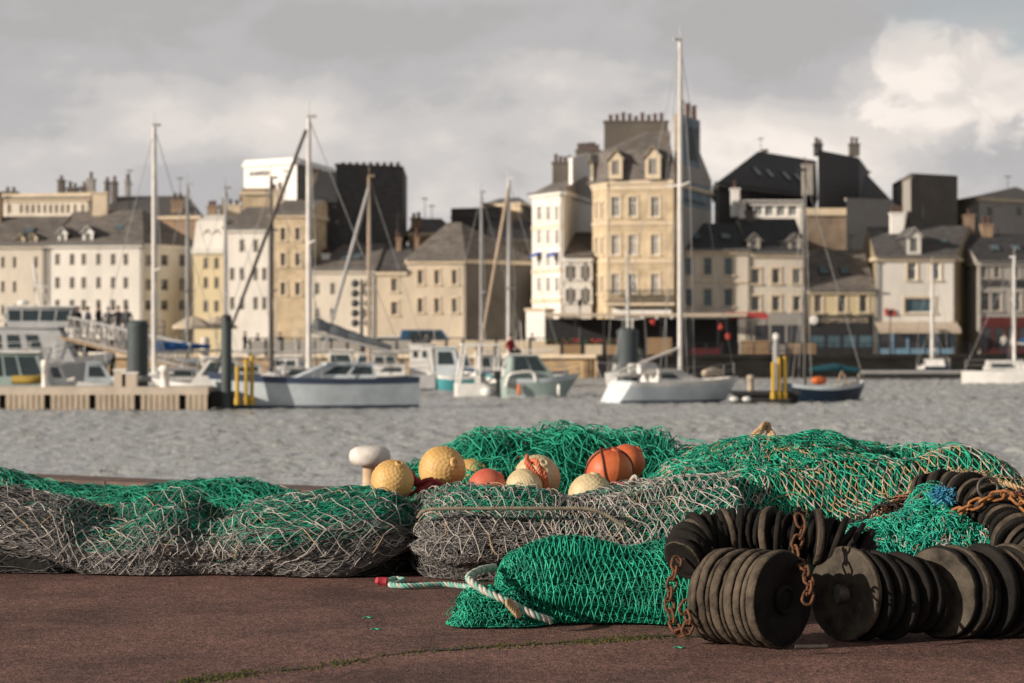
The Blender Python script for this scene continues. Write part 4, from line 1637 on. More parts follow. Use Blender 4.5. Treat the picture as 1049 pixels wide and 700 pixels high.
# white yacht at the far right edge
o = place('sailing_boat', 'white sailing boat with pale mast and blue boom cover, beyond the dark navy boat', 'sailboat', 986, 140, -6, SB)
hull(o, 6.5, 2.3, (0.75, 0.8, 1.05), 0.75, 0.6, ('antifoul', 'hullwhite', 'hullwhite', 'hullwhite', 'deck'))
cabin(o, 1.2, 4.4, 1.5, 0.8, 0.5, 1.0, 0.2, 'hullwhite', [(0.1, 0.6, .3, .8)], front=False)
mast(o, 2.95, 1.2, PZ(265, 140) - WATER_Z, 0.09, 'hullwhite', (0.6,), 0.8, shrouds=(2.2, (6.3, 0, 1), (0.1, 0, .8), .8))
boom(o, 4.9, 2.25, 1.8, 'coverblue', 0.1, 0.2)
rails(o, [(0.1, -.9, .8), (1.6, -1.1, .8), (3.2, -1.1, .85), (4.8, -.8, .95)], 0.6)

# --- motor boats
o = place('motor_boat', 'white cabin cruiser with a rounded hardtop behind the slim dark pile at left', 'motorboat', 258, 90, 186, MBG)
hull(o, 3.7, 1.9, (0.72, 0.78, 1.0), 0.85, 0.7, ('antifoul', 'hullgrey', 'hullwhite', 'hullwhite', 'deck'))
cabin(o, 0.5, 2.3, 1.5, 0.75, 1.0, 0.75, 0.05, 'cabinwhite', [(0.08, 0.42, .35, .85), (.5, .88, .35, .85)], ov=0.35)
rails(o, [(2.2, -.75, .85), (2.9, -.55, .9), (3.5, -.1, 1.0)], 0.4)

o = place('motor_boat', 'white and turquoise dinghy cruiser with a tall white cabin left of the turquoise bow', 'motorboat', 420, 128, -4, MBG)
hull(o, 3.3, 1.7, (0.5, 0.55, 0.8), 0.85, 0.6, ('antifoul', 'hullteal', 'hullgrey', 'hullwhite', 'deck'))
cabin(o, 0.05, 1.4, 1.4, 0.5, 1.75, 0.2, 0.0, 'cabinwhite', [(0.15, 0.36, .62, .82), (.55, .76, .62, .82)], ov=0.1)
cabin(o, 1.42, 2.9, 1.3, 0.5, 1.6, 0.5, 0.0, 'hullgrey', [(0.1, 0.8, .45, .88)], ov=0.3, name='wheelhouse')
o = place('rowing_boat', 'turquoise open boat with white gunwale between the two white cabin boats', 'boat', 486, 118, 183, None)
hull(o, 2.3, 1.3, (0.75, 0.7, 0.9), 0.8, 0.4, ('antifoul', 'hullteal', 'hullteal', 'hullwhite', 'planks'))
for x in (0.6, 1.3):
    mb = MB()
    mb.box((x, 0, .5), (0.22, 1.0, .05))
    mb.build('thwart', M_['planks'], o)

o = place('motor_boat', 'small boat with an open white framed shelter and an outboard motor on its stern', 'motorboat', 467, 104, 8, MBG)
hull(o, 2.7, 1.5, (0.6, 0.6, 0.8), 0.85, 0.4, ('antifoul', 'hullwhite', 'hullwhite', 'hullwhite', 'deck'))
fr = MB()
for y in (-.62, .62):
    fr.tube([(0.1, y, .55), (0.35, y, 2.2), (1.75, y, 2.25), (1.8, y, .6)], 0.06, 6)
    fr.tube([(0.95, y, .6), (0.95, y, 2.22)], 0.05, 6)
fr.box((1.05, 0, 2.27), (1.7, 1.35, 0.07))
fr.build('shelter_frame', M_['cabinwhite'], o)
ob = MB()
ob.box((1.7, -.85, 0.95), (0.28, 0.24, 0.38))
ob.box((1.72, -.85, 0.5), (0.12, 0.14, 0.7))
ob.bar((1.6, -.85, .95), (1.2, -.8, 0.55), .07, .07)
ob.build('outboard_motor', M_['dark'], o)
for x in (1.25, 2.2):
    mb = MB()
    mb.sphere((x, -.85, .22), 0.22, 12, 8, sx=1.2)
    mb.build('fender', M_['hullwhite'], o)

o = place('motor_boat', 'blue-green motor cruiser with wraparound windscreen and white arch, bow to the right', 'motorboat', 516, 102, 10, MBG)
hull(o, 3.3, 1.7, (0.85, 0.85, 1.05), 0.85, 0.7, ('antifoul', 'hullgrey', 'cabgreen', 'hullgrey', 'deck'))
cabin(o, 0.15, 2.1, 1.45, 0.85, 0.95, 0.75, 0.1, 'cabgreen', [(0.08, 0.48, .3, .9), (.54, .9, .3, .9)], ov=0.25, roofm='cabinwhite')
mb = MB()
for y in (-.8,):
    mb.tube(smooth_path([(-0.05, y, .5), (0.1, y, .95), (0.5, y, 1.08), (1.1, y, 1.08), (1.25, y, .7)], 5), 0.08, 6)
mb.build('white_arch', M_['cabinwhite'], o)
rails(o, [(2.0, -.6, .9), (2.6, -.45, .95), (3.2, -.1, 1.05)], 0.4)

o = place('motor_boat', 'white cabin boat with a pale canopy moored right of the grey sailing boat', 'motorboat', 376, 134, 5, MBG)
hull(o, 3.0, 1.6, (0.5, 0.5, 0.8), 0.85, 0.5, ('antifoul', 'hullwhite', 'hullwhite', 'hullwhite', 'deck'))
cabin(o, 0.3, 1.9, 1.3, 0.5, 1.3, 0.4, 0.0, 'cabinwhite', [(0.1, 0.45, .45, .85), (.55, .9, .45, .85)], ov=0.3)
o = place('motor_boat', 'low white boat with a flat cabin top behind the grey sailing boat', 'motorboat', 318, 112, 176, MBG)
hull(o, 3.2, 1.6, (0.6, 0.6, 0.8), 0.85, 0.5, ('antifoul', 'hullwhite', 'hullwhite', 'hullwhite', 'deck'))
cabin(o, 0.5, 2.1, 1.3, 0.6, 1.1, 0.5, 0.0, 'cabinwhite', [(0.1, 0.45, .45, .85), (.55, .9, .45, .85)], ov=0.3)
o = place('motor_boat', 'white cabin boat beside the tall aluminium mast, behind the grey sailing boat', 'motorboat', 330, 126, -4, MBG)
hull(o, 3.0, 1.6, (0.6, 0.6, 0.8), 0.85, 0.5, ('antifoul', 'hullwhite', 'hullwhite', 'hullwhite', 'deck'))
cabin(o, 0.4, 2.0, 1.3, 0.6, 1.35, 0.5, 0.0, 'cabinwhite', [(0.1, 0.9, .45, .85)], ov=0.4)
o = place('motor_boat', 'pale green cabin boat with big windows behind the long pontoon', 'motorboat', -22, 88, 2, MBG)
hull(o, 3.6, 1.9, (0.6, 0.6, 0.9), 0.85, 0.6, ('antifoul', 'cabgreen', 'cabgreen', 'hullwhite', 'deck'))
cabin(o, 0.4, 2.75, 1.6, 0.65, 1.3, 0.55, 0.0, 'cabgreen', [(0.02, 0.28, .35, .9), (.33, .55, .35, .9), (.6, .92, .35, .9)], ov=0.2, roofm='cabinwhite')
o = place('inflatable_boat', 'small yellow and black dinghy lying on the left pontoon edge', 'dinghy', 15, 85.5, 0, None)
mb = MB()
mb.tube(smooth_path([(0.0, -.35, 1.0), (0.7, -.38, 1.0), (1.05, 0, 1.05), (0.7, .38, 1.0), (0, .35, 1.0)], 8), 0.16, 10)
mb.build('side_tube', mat('ochre_hypalon', (0.36, 0.25, 0.05), 0.6, 0.2, 3), o)
mb = MB()
mb.box((0.45, 0, .93), (0.9, 0.55, .06))
mb.build('floor_board', M_['rubber'], o)
for (px, Y, hd, lab) in ((52, 92, 60, 'white covered dinghy standing on end behind the left pontoon'), (96, 96, 10, 'white open launch with grey engine box behind the left pontoon boxes')):
    o = place('motor_boat', lab, 'motorboat', px - 18, Y, hd, MBG)
    hull(o, 2.4, 1.2, (0.8, 0.75, 1.0), 0.85, 0.5, ('antifoul', 'hullwhite', 'hullwhite', 'hullwhite', 'deck'))
    cabin(o, 0.3, 1.5, 1.0, 0.75, 0.75, 0.5, 0.1, 'hullwhite' if px < 60 else 'hullgrey', [(0.15, 0.8, .3, .85)])

for (px, Y, hd, L_, cab, gl, lab) in [
    (394, 142, 178, 2.8, 'cabinwhite', 1.2, 'little white boat with a tall wheelhouse left of the turquoise-striped cabin boat'),
    (452, 140, 4, 3.0, 'hullpale', 1.1, 'pale blue-white cabin boat partly hidden behind the turquoise open boat'),
    (548, 128, 172, 3.2, 'cabinwhite', 1.0, 'white cabin boat behind the blue-green cruiser bow'),
    (484, 132, 8, 3.0, 'cabinwhite', 1.15, 'white cabin boat behind the open white framed shelter'),
    (212, 108, 184, 3.4, 'hullpale', 1.0, 'pale motor boat behind the white cabin cruiser and slim dark pile'),
    (282, 128, 2, 3.0, 'cabinwhite', 1.1, 'white cabin boat beyond the yellow posts and the dark brown mast')]:
    o = place('motor_boat', lab, 'motorboat', px, Y, hd, MBG)
    hull(o, L_, 1.6, (0.55, 0.55, 0.85), 0.85, 0.5, ('antifoul', 'stripe' if random.random() < .5 else 'hullpale', 'hullwhite', random.choice(('hullwhite', 'hullteal', 'stripe')), 'deck'))
    cabin(o, 0.35, 1.9, 1.3, 0.55, gl, 0.4, 0.0, cab, [(0.08, 0.42, .45, .88), (.52, .92, .45, .88)], ov=0.3)
    rails(o, [(1.95, -.6, .7), (2.4, -.45, .75), (2.75, -.1, .82)], 0.4)
for bo in [q for q in bpy.data.objects if q.name.startswith('motor_boat')]:
    # whip aerial, and a row of fenders along the side
    if random.random() < .8:
        mb = MB()
        x = random.uniform(.5, 1.6)
        mb.tube([(x, .1, 1.2), (x - .12, .1, random.uniform(2.6, 3.6))], .013, 4)
        mb.build('aerial', M_['hullwhite'], bo)
    for x in random.sample((.5, 1.1, 1.7, 2.2), random.choice((1, 2, 2))):
        for y in (-1,):
            fm = MB()
            fm.tube([(x, y * .86, .62), (x, y * .88, .50), (x, y * .88, .2), (x, y * .87, .12)], [.02, .075, .075, .03], 8)
            fm.build('fender', M_[random.choice(('hullwhite', 'hullnavy', 'orange', 'hullwhite'))], bo)

# grey harbour launch with its wheelhouse, far left
o = place('harbour_launch', 'big grey harbour launch with a dark-windowed wheelhouse at far left', 'launch', -70, 122, 2, None)
hull(o, 9.2, 3.4, (1.4, 1.4, 1.9), 0.9, 0.9, ('antifoul', 'launchgrey', 'launchgrey', 'hullwhite', 'deck'))
cabin(o, 2.6, 7.4, 2.8, 1.4, 1.7, 0.9, 0.1, 'launchgrey', [(0.1, 0.25, .4, .8), (.32, .47, .4, .8), (.55, .7, .4, .8)], front=False, name='deckhouse')
wh = cabin(o, 4.0, 7.0, 2.5, 3.15, 1.0, -0.2, -0.1, 'launchgrey', [(0.03, 0.22, .3, .85), (0.25, 0.5, .3, .85), (.53, .75, .3, .85), (.78, .97, .3, .85)], roofm='hullwhite', ov=0.2, name='wheelhouse')
mb = MB()
mb.tube([(5.4, 0, 4.2), (5.1, 0, 6.4)], 0.06, 6)
mb.bar((4.8, 0, 5.3), (5.8, 0, 5.2), 0.1, 0.06)
mb.tube([(5.2, 0, 5.9), (5.9, 0, 4.3)], 0.025, 5)
mb.lathe([(0.01, 0), (0.3, .05), (0.3, .2), (0.01, .28)], 12, 0, Matrix.Translation((4.6, 0, 4.25)))
mb.build('radar_mast', M_['hullwhite'], o)
rails(o, [(0.4, -1.6, 1.4), (1.6, -1.65, 1.4), (2.8, -1.7, 1.4), (4.0, -1.7, 1.4), (5.2, -1.65, 1.45), (6.4, -1.4, 1.55), (7.8, -.9, 1.7)], 0.95, 0.025, 'hullwhite', 3)

# --- pontoons, piles, posts
o = thing('pontoon', 'long pale concrete pontoon faced with vertical timber fenders at left', 'pontoon', (PX(-40, 82.5), 82.5, WATER_Z))
mb = MB()
W = PX(213, 82.5) - PX(-40, 82.5)
mb.box((W / 2, 1.2, 0.66), (W, 2.4, 0.26))
mb.build('walkway', M_['concrete'], o)
mb = MB()
mb.box((W / 2, 1.2, 0.2), (W - .3, 2.0, 0.6))
mb.build('float', M_['rubber'], o)
n = 44
for k in range(n):
    if k % 8 == 7:
        continue
    mb = MB()
    x = W * (k + .5) / n
    h = random.uniform(0.50, 0.56)
    mb.box((x, -0.03, 0.53 - h / 2), (W / n * random.uniform(.72, .86), 0.12, h))
    mb.build('fender_board', M_['fender'], o)
mb = MB()
p0 = W
mb.box((p0 + .43, 1.4, 0.36), (0.84, 2.0, 0.55))
mb.build('end_float', M_['rubber'], o)

for (px, py0, py1, Y, wpx, m, lab) in [
    (141, 328, 400, 84.5, 22, 'pilegreen', 'thickest dark green steel pile, domed, on the left pontoon'),
    (232, 322, 404, 83, 11, 'pilegreen', 'slim dark pile with a black cap beside the yellow posts'),
    (210, 345, 385, 110, 9, 'pilewhite', 'short pale timber pile behind the white cabin cruiser'),
    (643, 336, 392, 97, 22, 'pilegreen', 'thick dark grey pile with rounded head above the white sterned sailing boat'),
    (795, 341, 400, 96, 6.5, 'galv', 'slim grey pile with a white cap behind the right yellow posts')]:
    z0, z1 = -3, PZ(py0, Y) - WATER_Z
    r = wpx * Y / F / 2
    o = thing('mooring_pile', lab, 'pile', (PX(px, Y), Y, WATER_Z), 0, 'mooring piles')
    mb = MB()
    mb.lathe([(r, z0), (r, z1 - .25), (r, z1 - .22)], 20)
    mb.build('shaft', M_[m], o)
    mb = MB()
    mb.lathe([(r * 1.03, z1 - .25), (r * 1.03, z1 - .12), (r * .75, z1 - .03), (0.001, z1)], 20)
    mb.build('cap', M_['dark'] if px == 232 else (M_['white'] if px == 795 else M_[m]), o)
    if wpx > 15:
        mb = MB()
        mb.lathe([(r, 0.95), (r + .12, 0.95), (r + .12, 1.15), (r, 1.15)], 20)
        mb.build('collar', M_['galv'], o)

for (cx_, Y, hs, lab, wid) in ((250, 82, ((243, 375), (252, 368), (258, 364)), 'pair of yellow painted dock posts on a dark float end, left', 4.6), (799, 91, ((792, 371), (798, 366), (804, 365)), 'cluster of yellow dock posts on the dark right pontoon', 4.6)):
    for k, (px, py) in enumerate(hs):
        side = (('tallest', 'middle', 'shortest')[2 - k] if cx_ > 500 else ('lowest', 'middle', 'tallest')[k]) if False else ('leftmost', 'middle', 'rightmost')[k]
        o = thing('dock_post', side + ' of three yellow posts beside the ' + ('grey sailing boat' if cx_ < 500 else 'dark navy boat'), 'post', (PX(px, Y + .1 * k), Y + .1 * k, WATER_Z), 0, 'yellow dock posts')
        mb = MB()
        zt = PZ(py, Y) - WATER_Z
        mb.lathe([(0.068, 0.2), (0.068, zt - .03), (0.04, zt)], 12)
        mb.build('tube', M_['yellowpaint'], o)
        mb = MB()
        mb.lathe([(0.10, 0.2), (0.10, 0.42), (0.068, 0.46)], 12)
        mb.build('sleeve', M_['yellowpaint'], o)
o = thing('pontoon', 'dark low pontoon under the right yellow posts between the two boats', 'pontoon', (PX(752, 91), 91.3, WATER_Z))
mb = MB()
W = PX(822, 91) - PX(752, 91)
mb.box((W / 2, .8, 0.42), (W, 1.6, 0.14))
mb.build('walkway', M_['masttan'] if False else M_['dark'], o)
mb = MB()
mb.box((W / 2, .8, 0.12), (W - .2, 1.3, 0.45))
mb.build('float', M_['rubber'], o)
for px, cl in ((765, 'hullwhite'), (752, 'hullwhite')):
    t_ = thing('fender_buoy', 'white fender lying low against the dark right pontoon, ' + ('nearer the yellow posts' if px > 760 else 'nearer the white sterned boat'), 'fender', (PX(px, 90.8), 90.8, WATER_Z), 0, 'fenders on the dark pontoon')
    mb = MB()
    mb.sphere((0, 0, 0.2), 0.10, 12, 8, sx=1.7)
    mb.build('bag', M_[cl], t_)
t_ = thing('mooring_bollard', 'white service pedestal on the dark pontoon left of the yellow posts', 'pedestal', (PX(769, 91.8), 91.8, WATER_Z))
mb = MB()
mb.lathe([(0.12, .5), (0.12, .92), (0.15, .94), (0.15, 1.06), (0.02, 1.1)], 12)
mb.build('post', M_['fender'], t_)
o = thing('pontoon', 'long dark floating pontoon along the right quay wall', 'pontoon', (PX(884, 158), 158, WATER_Z))
mb = MB()
W = 7.4
mb.box((W / 2, 1, 0.5), (W, 2, 0.2))
mb.build('walkway', M_['galv'], o)
mb = MB()
mb.box((W / 2, 1, 0.15), (W - .2, 1.8, 0.5))
mb.build('float', M_['rubber'], o)
# things on the left pontoon
for (px, w, h, m, lab, nm) in ((45, 0.22, .95, 'white', 'white service post on the left pontoon, nearer the picture edge', 'service_post'), (168, 0.30, .75, 'white', 'hunched white service post near the right end of the left pontoon', 'service_post')):
    o = thing(nm, lab, 'post', (PX(px, 83), 83.2, WATER_Z + .79), 0, 'white posts on the pontoon')
    mb = MB()
    mb.lathe([(w * .55, 0), (w * .5, h * .7), (w * .62, h * .72), (w * .6, h * .95), (0.02, h)], 14)
    mb.build('post', M_[m], o)
    mb = MB()
    mb.box((0.02, -w * .5, h * .55), (0.1, 0.1, 0.14))
    mb.build('socket', M_['galv'], o)
for k, (px, w, h) in enumerate(((122, .4, .55), (132, .5, .45))):
    o = thing('storage_box', ('taller narrow' if k == 0 else 'lower wide') + ' pale dock box on the left pontoon beside the thick pile', 'box', (PX(px, 83), 83.1, WATER_Z + .79), 0, 'dock boxes')
    mb = MB()
    mb.box((0, 0.2, h / 2), (w, .4, h))
    mb.build('body', M_['concrete'], o)
    mb = MB()
    mb.box((0, 0.2, h + .03), (w + .05, .45, .06))
    mb.build('lid', M_['white'], o)

# sloping gangway from the jetty to the pontoon
JY = 124
o = thing('gangway', 'grey lattice gangway sloping down to the right behind the left pontoon', 'gangway', P(70, 348, 118))
a, b = P(70, 346, 118) - o.location, P(196, 378, 100) - o.location
for sgn in (0, 1):
    mb = MB()
    off = Vector((0, 1.3 * sgn, 0))
    up = Vector((0, 0, 1.0))
    mb.bar(a + off, b + off, 0.1, 0.12)
    mb.bar(a + off + up, b + off + up, 0.08, 0.08)
    n = 16
    for k in range(n):
        p, q = a.lerp(b, k / n) + off, a.lerp(b, (k + 1) / n) + off
        mb.bar(p, p + up, 0.05, 0.05)
        mb.bar(p if k % 2 else p + up, q + up if k % 2 else q, 0.04, 0.04)
    mb.build('side_truss', M_['galv'], o)
mb = MB()
mb.bar(a + Vector((0, .65, 0)), b + Vector((0, .65, 0)), 1.2, 0.06)
mb.build('deck', M_['planks'], o)

o = thing('jetty', 'raised dark timber jetty with pale posts where people stand, far left', 'jetty', P(-40, 348, JY))
W = PX(160, JY) - PX(-40, JY)
mb = MB()
mb.box((W / 2, 1.5, -.12), (W, 3.2, 0.24))
mb.box((W / 2, 0.2, -.45), (W, 0.25, 0.4))
mb.build('deck', M_['dark'], o)
for k in range(9):
    mb = MB()
    mb.box((W * (k + .5) / 9, -0.05, -.05), (0.22, 0.22, 1.0))
    mb.build('post', M_['fender'], o)
for k in range(7):
    mb = MB()
    mb.lathe([(0.15, -4), (0.15, -.3)], 10, 0, Matrix.Translation((W * (k + .3) / 7, 1.2, 0)))
    mb.build('pile', M_['dark'], o)
rails(o, [(W * k / 8, 2.9, 0) for k in range(9)], 1.0, 0.03, 'dark', 3)

# --- people
skin_m = mat('skin', (0.42, 0.26, 0.19), 0.6, 0.08, 6)
hair_m = mat('hair', (0.05, 0.035, 0.025), 0.7, 0.2, 20)


def person(label, loc, rz, jacket, trousers, h=1.72, group=None, sit=False, arm=0.1, step=0.12):
    o = thing('person', label, 'person', loc, rz, group)
    s = h / 1.72
    hip = 0.92 if not sit else 0.50
    V, E, R = [], [], []

    def v(x, y, z, r):
        V.append((x * s, y * s, z * s))
        R.append(r * s)
        return len(V) - 1

    def e(*ids):
        for a, b in zip(ids, ids[1:]):
            E.append((a, b))
    pel = v(0, 0, hip, .145)
    bel = v(0, -.01, hip + .18, .135)
    che = v(0, 0, hip + .38, .155)
    nek = v(0, .0, hip + .53, .06)
    hd0 = v(0, -.02, hip + .63, .075)
    hd1 = v(0, -.02, hip + .74, .095)
    e(pel, bel, che, nek, hd0, hd1)
    for sg in (-1, 1):
        sh = v(sg * .18, 0, hip + .46, .07)
        el = v(sg * (.25 + arm * .3), .02, hip + .20, .05)
        wr = v(sg * (.24 + arm * .4), -.08 - arm, hip - .03, .036)
        hn = v(sg * (.24 + arm * .4), -.11 - arm, hip - .12, .04)
        e(che, sh, el, wr, hn)
        if sit:
            hp = v(sg * .09, -.02, hip - .02, .09)
            kn = v(sg * .12, -.45, hip, .065)
            an = v(sg * .12, -.47, .08, .045)
            ft = v(sg * .12, -.62, .04, .045)
        else:
            hp = v(sg * .09, 0, hip - .1, .09)
            kn = v(sg * .10, -step * sg * .6, .49, .062)
            an = v(sg * .11, -step * sg + .02, .08, .045)
            ft = v(sg * .12, -step * sg - .13, .04, .045)
        e(pel, hp, kn, an, ft)
    me = bpy.data.meshes.new('body')
    me.from_pydata(V, E, [])
    ob = bpy.data.objects.new('body', me)
    COL.objects.link(ob)
    sk = ob.modifiers.new('skin', 'SKIN')
    for i, d in enumerate(me.skin_vertices[0].data):
        d.radius = (R[i], R[i])
        d.use_root = (i == 0)
    sb = ob.modifiers.new('sub', 'SUBSURF')
    sb.levels = sb.render_levels = 1
    bpy.context.view_layer.update()
    nm = bpy.data.meshes.new_from_object(ob.evaluated_get(bpy.context.evaluated_depsgraph_get()))
    bpy.data.objects.remove(ob)
    nm.materials.clear()
    for m in (M_p(jacket), M_p(trousers), skin_m):
        nm.materials.append(m)
    for p in nm.polygons:
        z = p.center.z / s
        x = abs(p.center.x) / s
        p.use_smooth = True
        p.material_index = 2 if (z > hip + .55 or (x > .2 and z < hip - .05 and not sit)) else (0 if z > hip - .02 and not (sit and p.center.y / s < -.2) else 1)
    b = bpy.data.objects.new('body', nm)
    COL.objects.link(b)
    b.parent = o
    mb = MB()
    mb.sphere((0, .005 * s, (hip + .765) * s), .105 * s, 12, 8, sy=1.05, sz=.85)
    mb.build('hair', hair_m, o)
    return o


def M_p(c):
    return mat('cloth_%d_%d_%d' % tuple(int(x * 255) for x in c), c, 0.85, 0.15, 6)


bk, nv, gy, rd, wt = (0.02, 0.02, 0.024), (0.03, 0.04, 0.07), (0.10, 0.10, 0.11), (0.22, 0.02, 0.02), (0.6, 0.58, 0.55)
JZ = PZ(348, JY)
jl = [(80, bk, bk, 'person in a black coat standing leftmost on the raised jetty beside the launch'), (90, nv, bk, 'person in a navy jacket, second from the launch on the raised jetty'),
      (101, bk, gy, 'tall person in black jacket and grey trousers amid the jetty group'), (111, gy, bk, 'person in a dark grey coat right of the tall one on the raised jetty'),
      (121, bk, nv, 'person in black jacket and navy trousers, second from the thick pile'), (130, gy, gy, 'person all in dark grey standing nearest the thick pile on the raised jetty')]
for k, (px, j, t, lab) in enumerate(jl):
    q = P(px, 348, JY + 1.2)
    person(lab, (q.x, q.y, JZ), random.uniform(-2, 2), j, t, 1.78 if px == 101 else random.uniform(1.6, 1.72), 'people on the raised jetty', step=random.uniform(.02, .2))
for (px, j, t, lab) in ((8, wt, nv, 'person in a white jacket at the picture left edge on the jetty'), (20, nv, bk, 'person in a navy coat near the left edge on the jetty')):
    q = P(px, 348, JY + .5)
    person(lab, (q.x, q.y, JZ), random.uniform(-2, 2), j, t, 1.7, 'people on the raised jetty')
for (px, Y, j, t, lab) in ((251, 176, bk, bk, 'person in black walking on the promenade before the white town house'), (264, 177, gy, nv, 'person in grey walking on the promenade right of the one in black'), (287, 176, bk, nv, 'person in dark jacket on the promenade before the ochre stone house'),
                           (437, 176, gy, bk, 'person in grey standing on the promenade before the pyramid-roofed house'), (545, 173, nv, bk, 'person in navy by the porch of the tall white house'),
                           (1029, 183, wt, nv, 'person in a white top and navy trousers before the oxblood shopfront'), (1037, 183, wt, gy, 'person in a pale shirt and grey trousers before the oxblood shopfront')):
    q = P(px, 348, Y)
    person(lab, (q.x, q.y, FAR_Z), random.uniform(-3, 3), j, t, random.uniform(1.62, 1.78), 'people on the far promenade')
q = P(524, 362, 108)
person('person in a dark red jacket sitting hunched on the blue-green cruiser roof', (PX(523, 102.6), 102.6, WATER_Z + 1.55), 0.9, rd, bk, 1.5, sit=True, arm=0.3)

# --- far promenade furniture
o = thing('parapet', 'low stone-coloured panel parapet along the promenade in the middle', 'parapet', (PX(300, 170), 170.5, FAR_Z))
X0, X1 = PX(255, 170), PX(560, 167)
W = X1 - X0
o.location.x = X0
n = 18
for k in range(n):
    mb = MB()
    y = -3.6 * (k + .5) / n
    mb.box((W * (k + .5) / n, y, 0.62), (W / n - .16, 0.09, 1.05))
    mb.build('panel', M_['greywall'] if k < 11 else M_['stonetrim'], o)
    mb = MB()
    mb.box((W * k / n, y, 0.65), (0.14, 0.14, 1.3))
    mb.build('post', M_['dark'], o)
mb = MB()
mb.bar((0, 0, 1.3), (W, -3.5, 1.3), 0.08, 0.08)
mb.build('handrail', M_['dark'], o)

# vehicles on the promenade
def vehicle(label, px, Y, rz, m, L=4.2, H=1.5, van=False):
    o = thing('parked_van' if van else 'parked_car', label, 'van' if van else 'car', (PX(px, Y), Y, FAR_Z), rz, 'vehicles parked on the promenade')
    mb = MB()
    W = 1.75
    hood = 0.55 * H
    prof = [(-L / 2, .3), (L / 2, .3), (L / 2, hood * .95), (L / 2 - .75, hood * 1.08), (L / 2 - 1.35, H), (-L / 2 + (.15 if van else .8), H), (-L / 2, hood * 1.1)]
    vs = [(x, -W / 2, z) for x, z in prof] + [(x, W / 2, z) for x, z in prof]
    k = len(prof)
    mb.add(vs, [tuple(range(k)), tuple(range(k, 2 * k))[::-1]])
    for i in range(k):
        j = (i + 1) % k
        mb.add([vs[i], vs[i + k], vs[j + k], vs[j]], [(0, 1, 2, 3)])
    b = mb.build('body', m, o)
    for sg in (-1, 1):
        g = MB()
        y = sg * (W / 2 + .006)
        g.quad((-L / 2 + .5, y, hood * 1.12), (L / 2 - 1.15, y, hood * 1.12), (L / 2 - 1.5, y, H - .12), (-L / 2 + .75, y, H - .12))
        g.build('side_window', M_['boatglass'], o)
    for x in (-L / 2 + .8, L / 2 - .8):
        for sg in (-1, 1):
            w = MB()
            T = Matrix.Translation((x, sg * (W / 2 - .08), .32)) @ Matrix.Rotation(PI / 2, 4, 'X')
            w.lathe([(.01, -.11), (.32, -.11), (.32, .11), (.01, .11)], 16, 0, T)
            wo = w.build('wheel', M_['rubber'], o)
            r = MB()
            r.lathe([(.01, -.115), (.19, -.115), (.19, .115), (.01, .115)], 12, 0, T)
            r.build('rim', M_['galv'], wo)
    return o


vehicle('blue van parked on the promenade before the pyramid-roofed house', 440, 178, 0.1, mat('van_blue', (0.03, 0.10, 0.20), 0.35, 0.1, 1), 4.4, 1.95, True)
vehicle('white car parked on the promenade left of the blue van', 405, 180, 0.05, M_['hullwhite'])
vehicle('silver car parked on the promenade before the low cream house', 348, 182, 0.05, M_['galv'])

# restaurant terraces on the right quay
o = thing('terrace_canopy', 'long restaurant terrace under a white-edged canopy before the ochre corner house', 'canopy', (PX(560, 172), 172, FAR_Z))
W = PX(765, 172) - PX(560, 172)
zc = PZ(322, 172) - FAR_Z
mb = MB()
mb.box((W / 2, 3.5, zc), (W, 7.2, 0.12))
mb.build('roof', M_['awningbeige'], o)
mb = MB()
mb.box((W / 2, -.14, zc - .06), (W, 0.06, 0.24))
mb.build('valance', M_['awningbeige'], o)
for k in range(8):
    mb = MB()
    mb.box((W * k / 7, 0.05, zc / 2 - .05), (0.1, 0.1, zc - .1))
    mb.build('post', M_['dark'] if k != 3 else M_['white'], o)
mb = MB()
mb.box((W / 2, 6.6, zc / 2 - .1), (W, 0.1, zc - .3))
mb.build('back_screen', M_['dark'], o)  # dark sheet stands in for the shaded interior under the canopy
aw = thing('red_awning', 'red awning at the right end of the terrace canopy', 'awning', (PX(752, 174), 173.5, FAR_Z))
mb = MB()
mb.box((1.0, 1.2, zc - .05), (2.9, 2.4, 0.08), M=Matrix.Rotation(math.radians(10), 3, 'X'))
mb.build('cloth', M_['awningred'], aw)
for x in (-.3, 2.3):
    mb = MB()
    mb.box((x, 0.1, zc / 2 - .15), (.07, .07, zc - .4))
    mb.build('pole', M_['dark'], aw)
for k, px in enumerate((565, 586, 608, 630)):
    t_ = thing('planter_box', ('first', 'second', 'third', 'fourth')[k] + ' flower box from the left along the white-edged terrace, planted with red flowers', 'planter', (PX(px, 170.6), 170.6, FAR_Z), 0, 'flower boxes along the terrace')
    mb = MB()
    mb.box((0, 0, .42), (1.2, .4, .84))
    mb.build('trough', M_['planks'] if k % 2 else M_['stonetrim'], t_)
    mb = MB()
    for q in range(26):
        mb.sphere((random.uniform(-.6, .6), random.uniform(-.2, .2), random.uniform(.85, 1.25)), random.uniform(.05, .11), 6, 4, m=0 if random.random() < .6 else 1)
    mb.build('flowers', [M_['leaf'], M_['redflower']], t_)
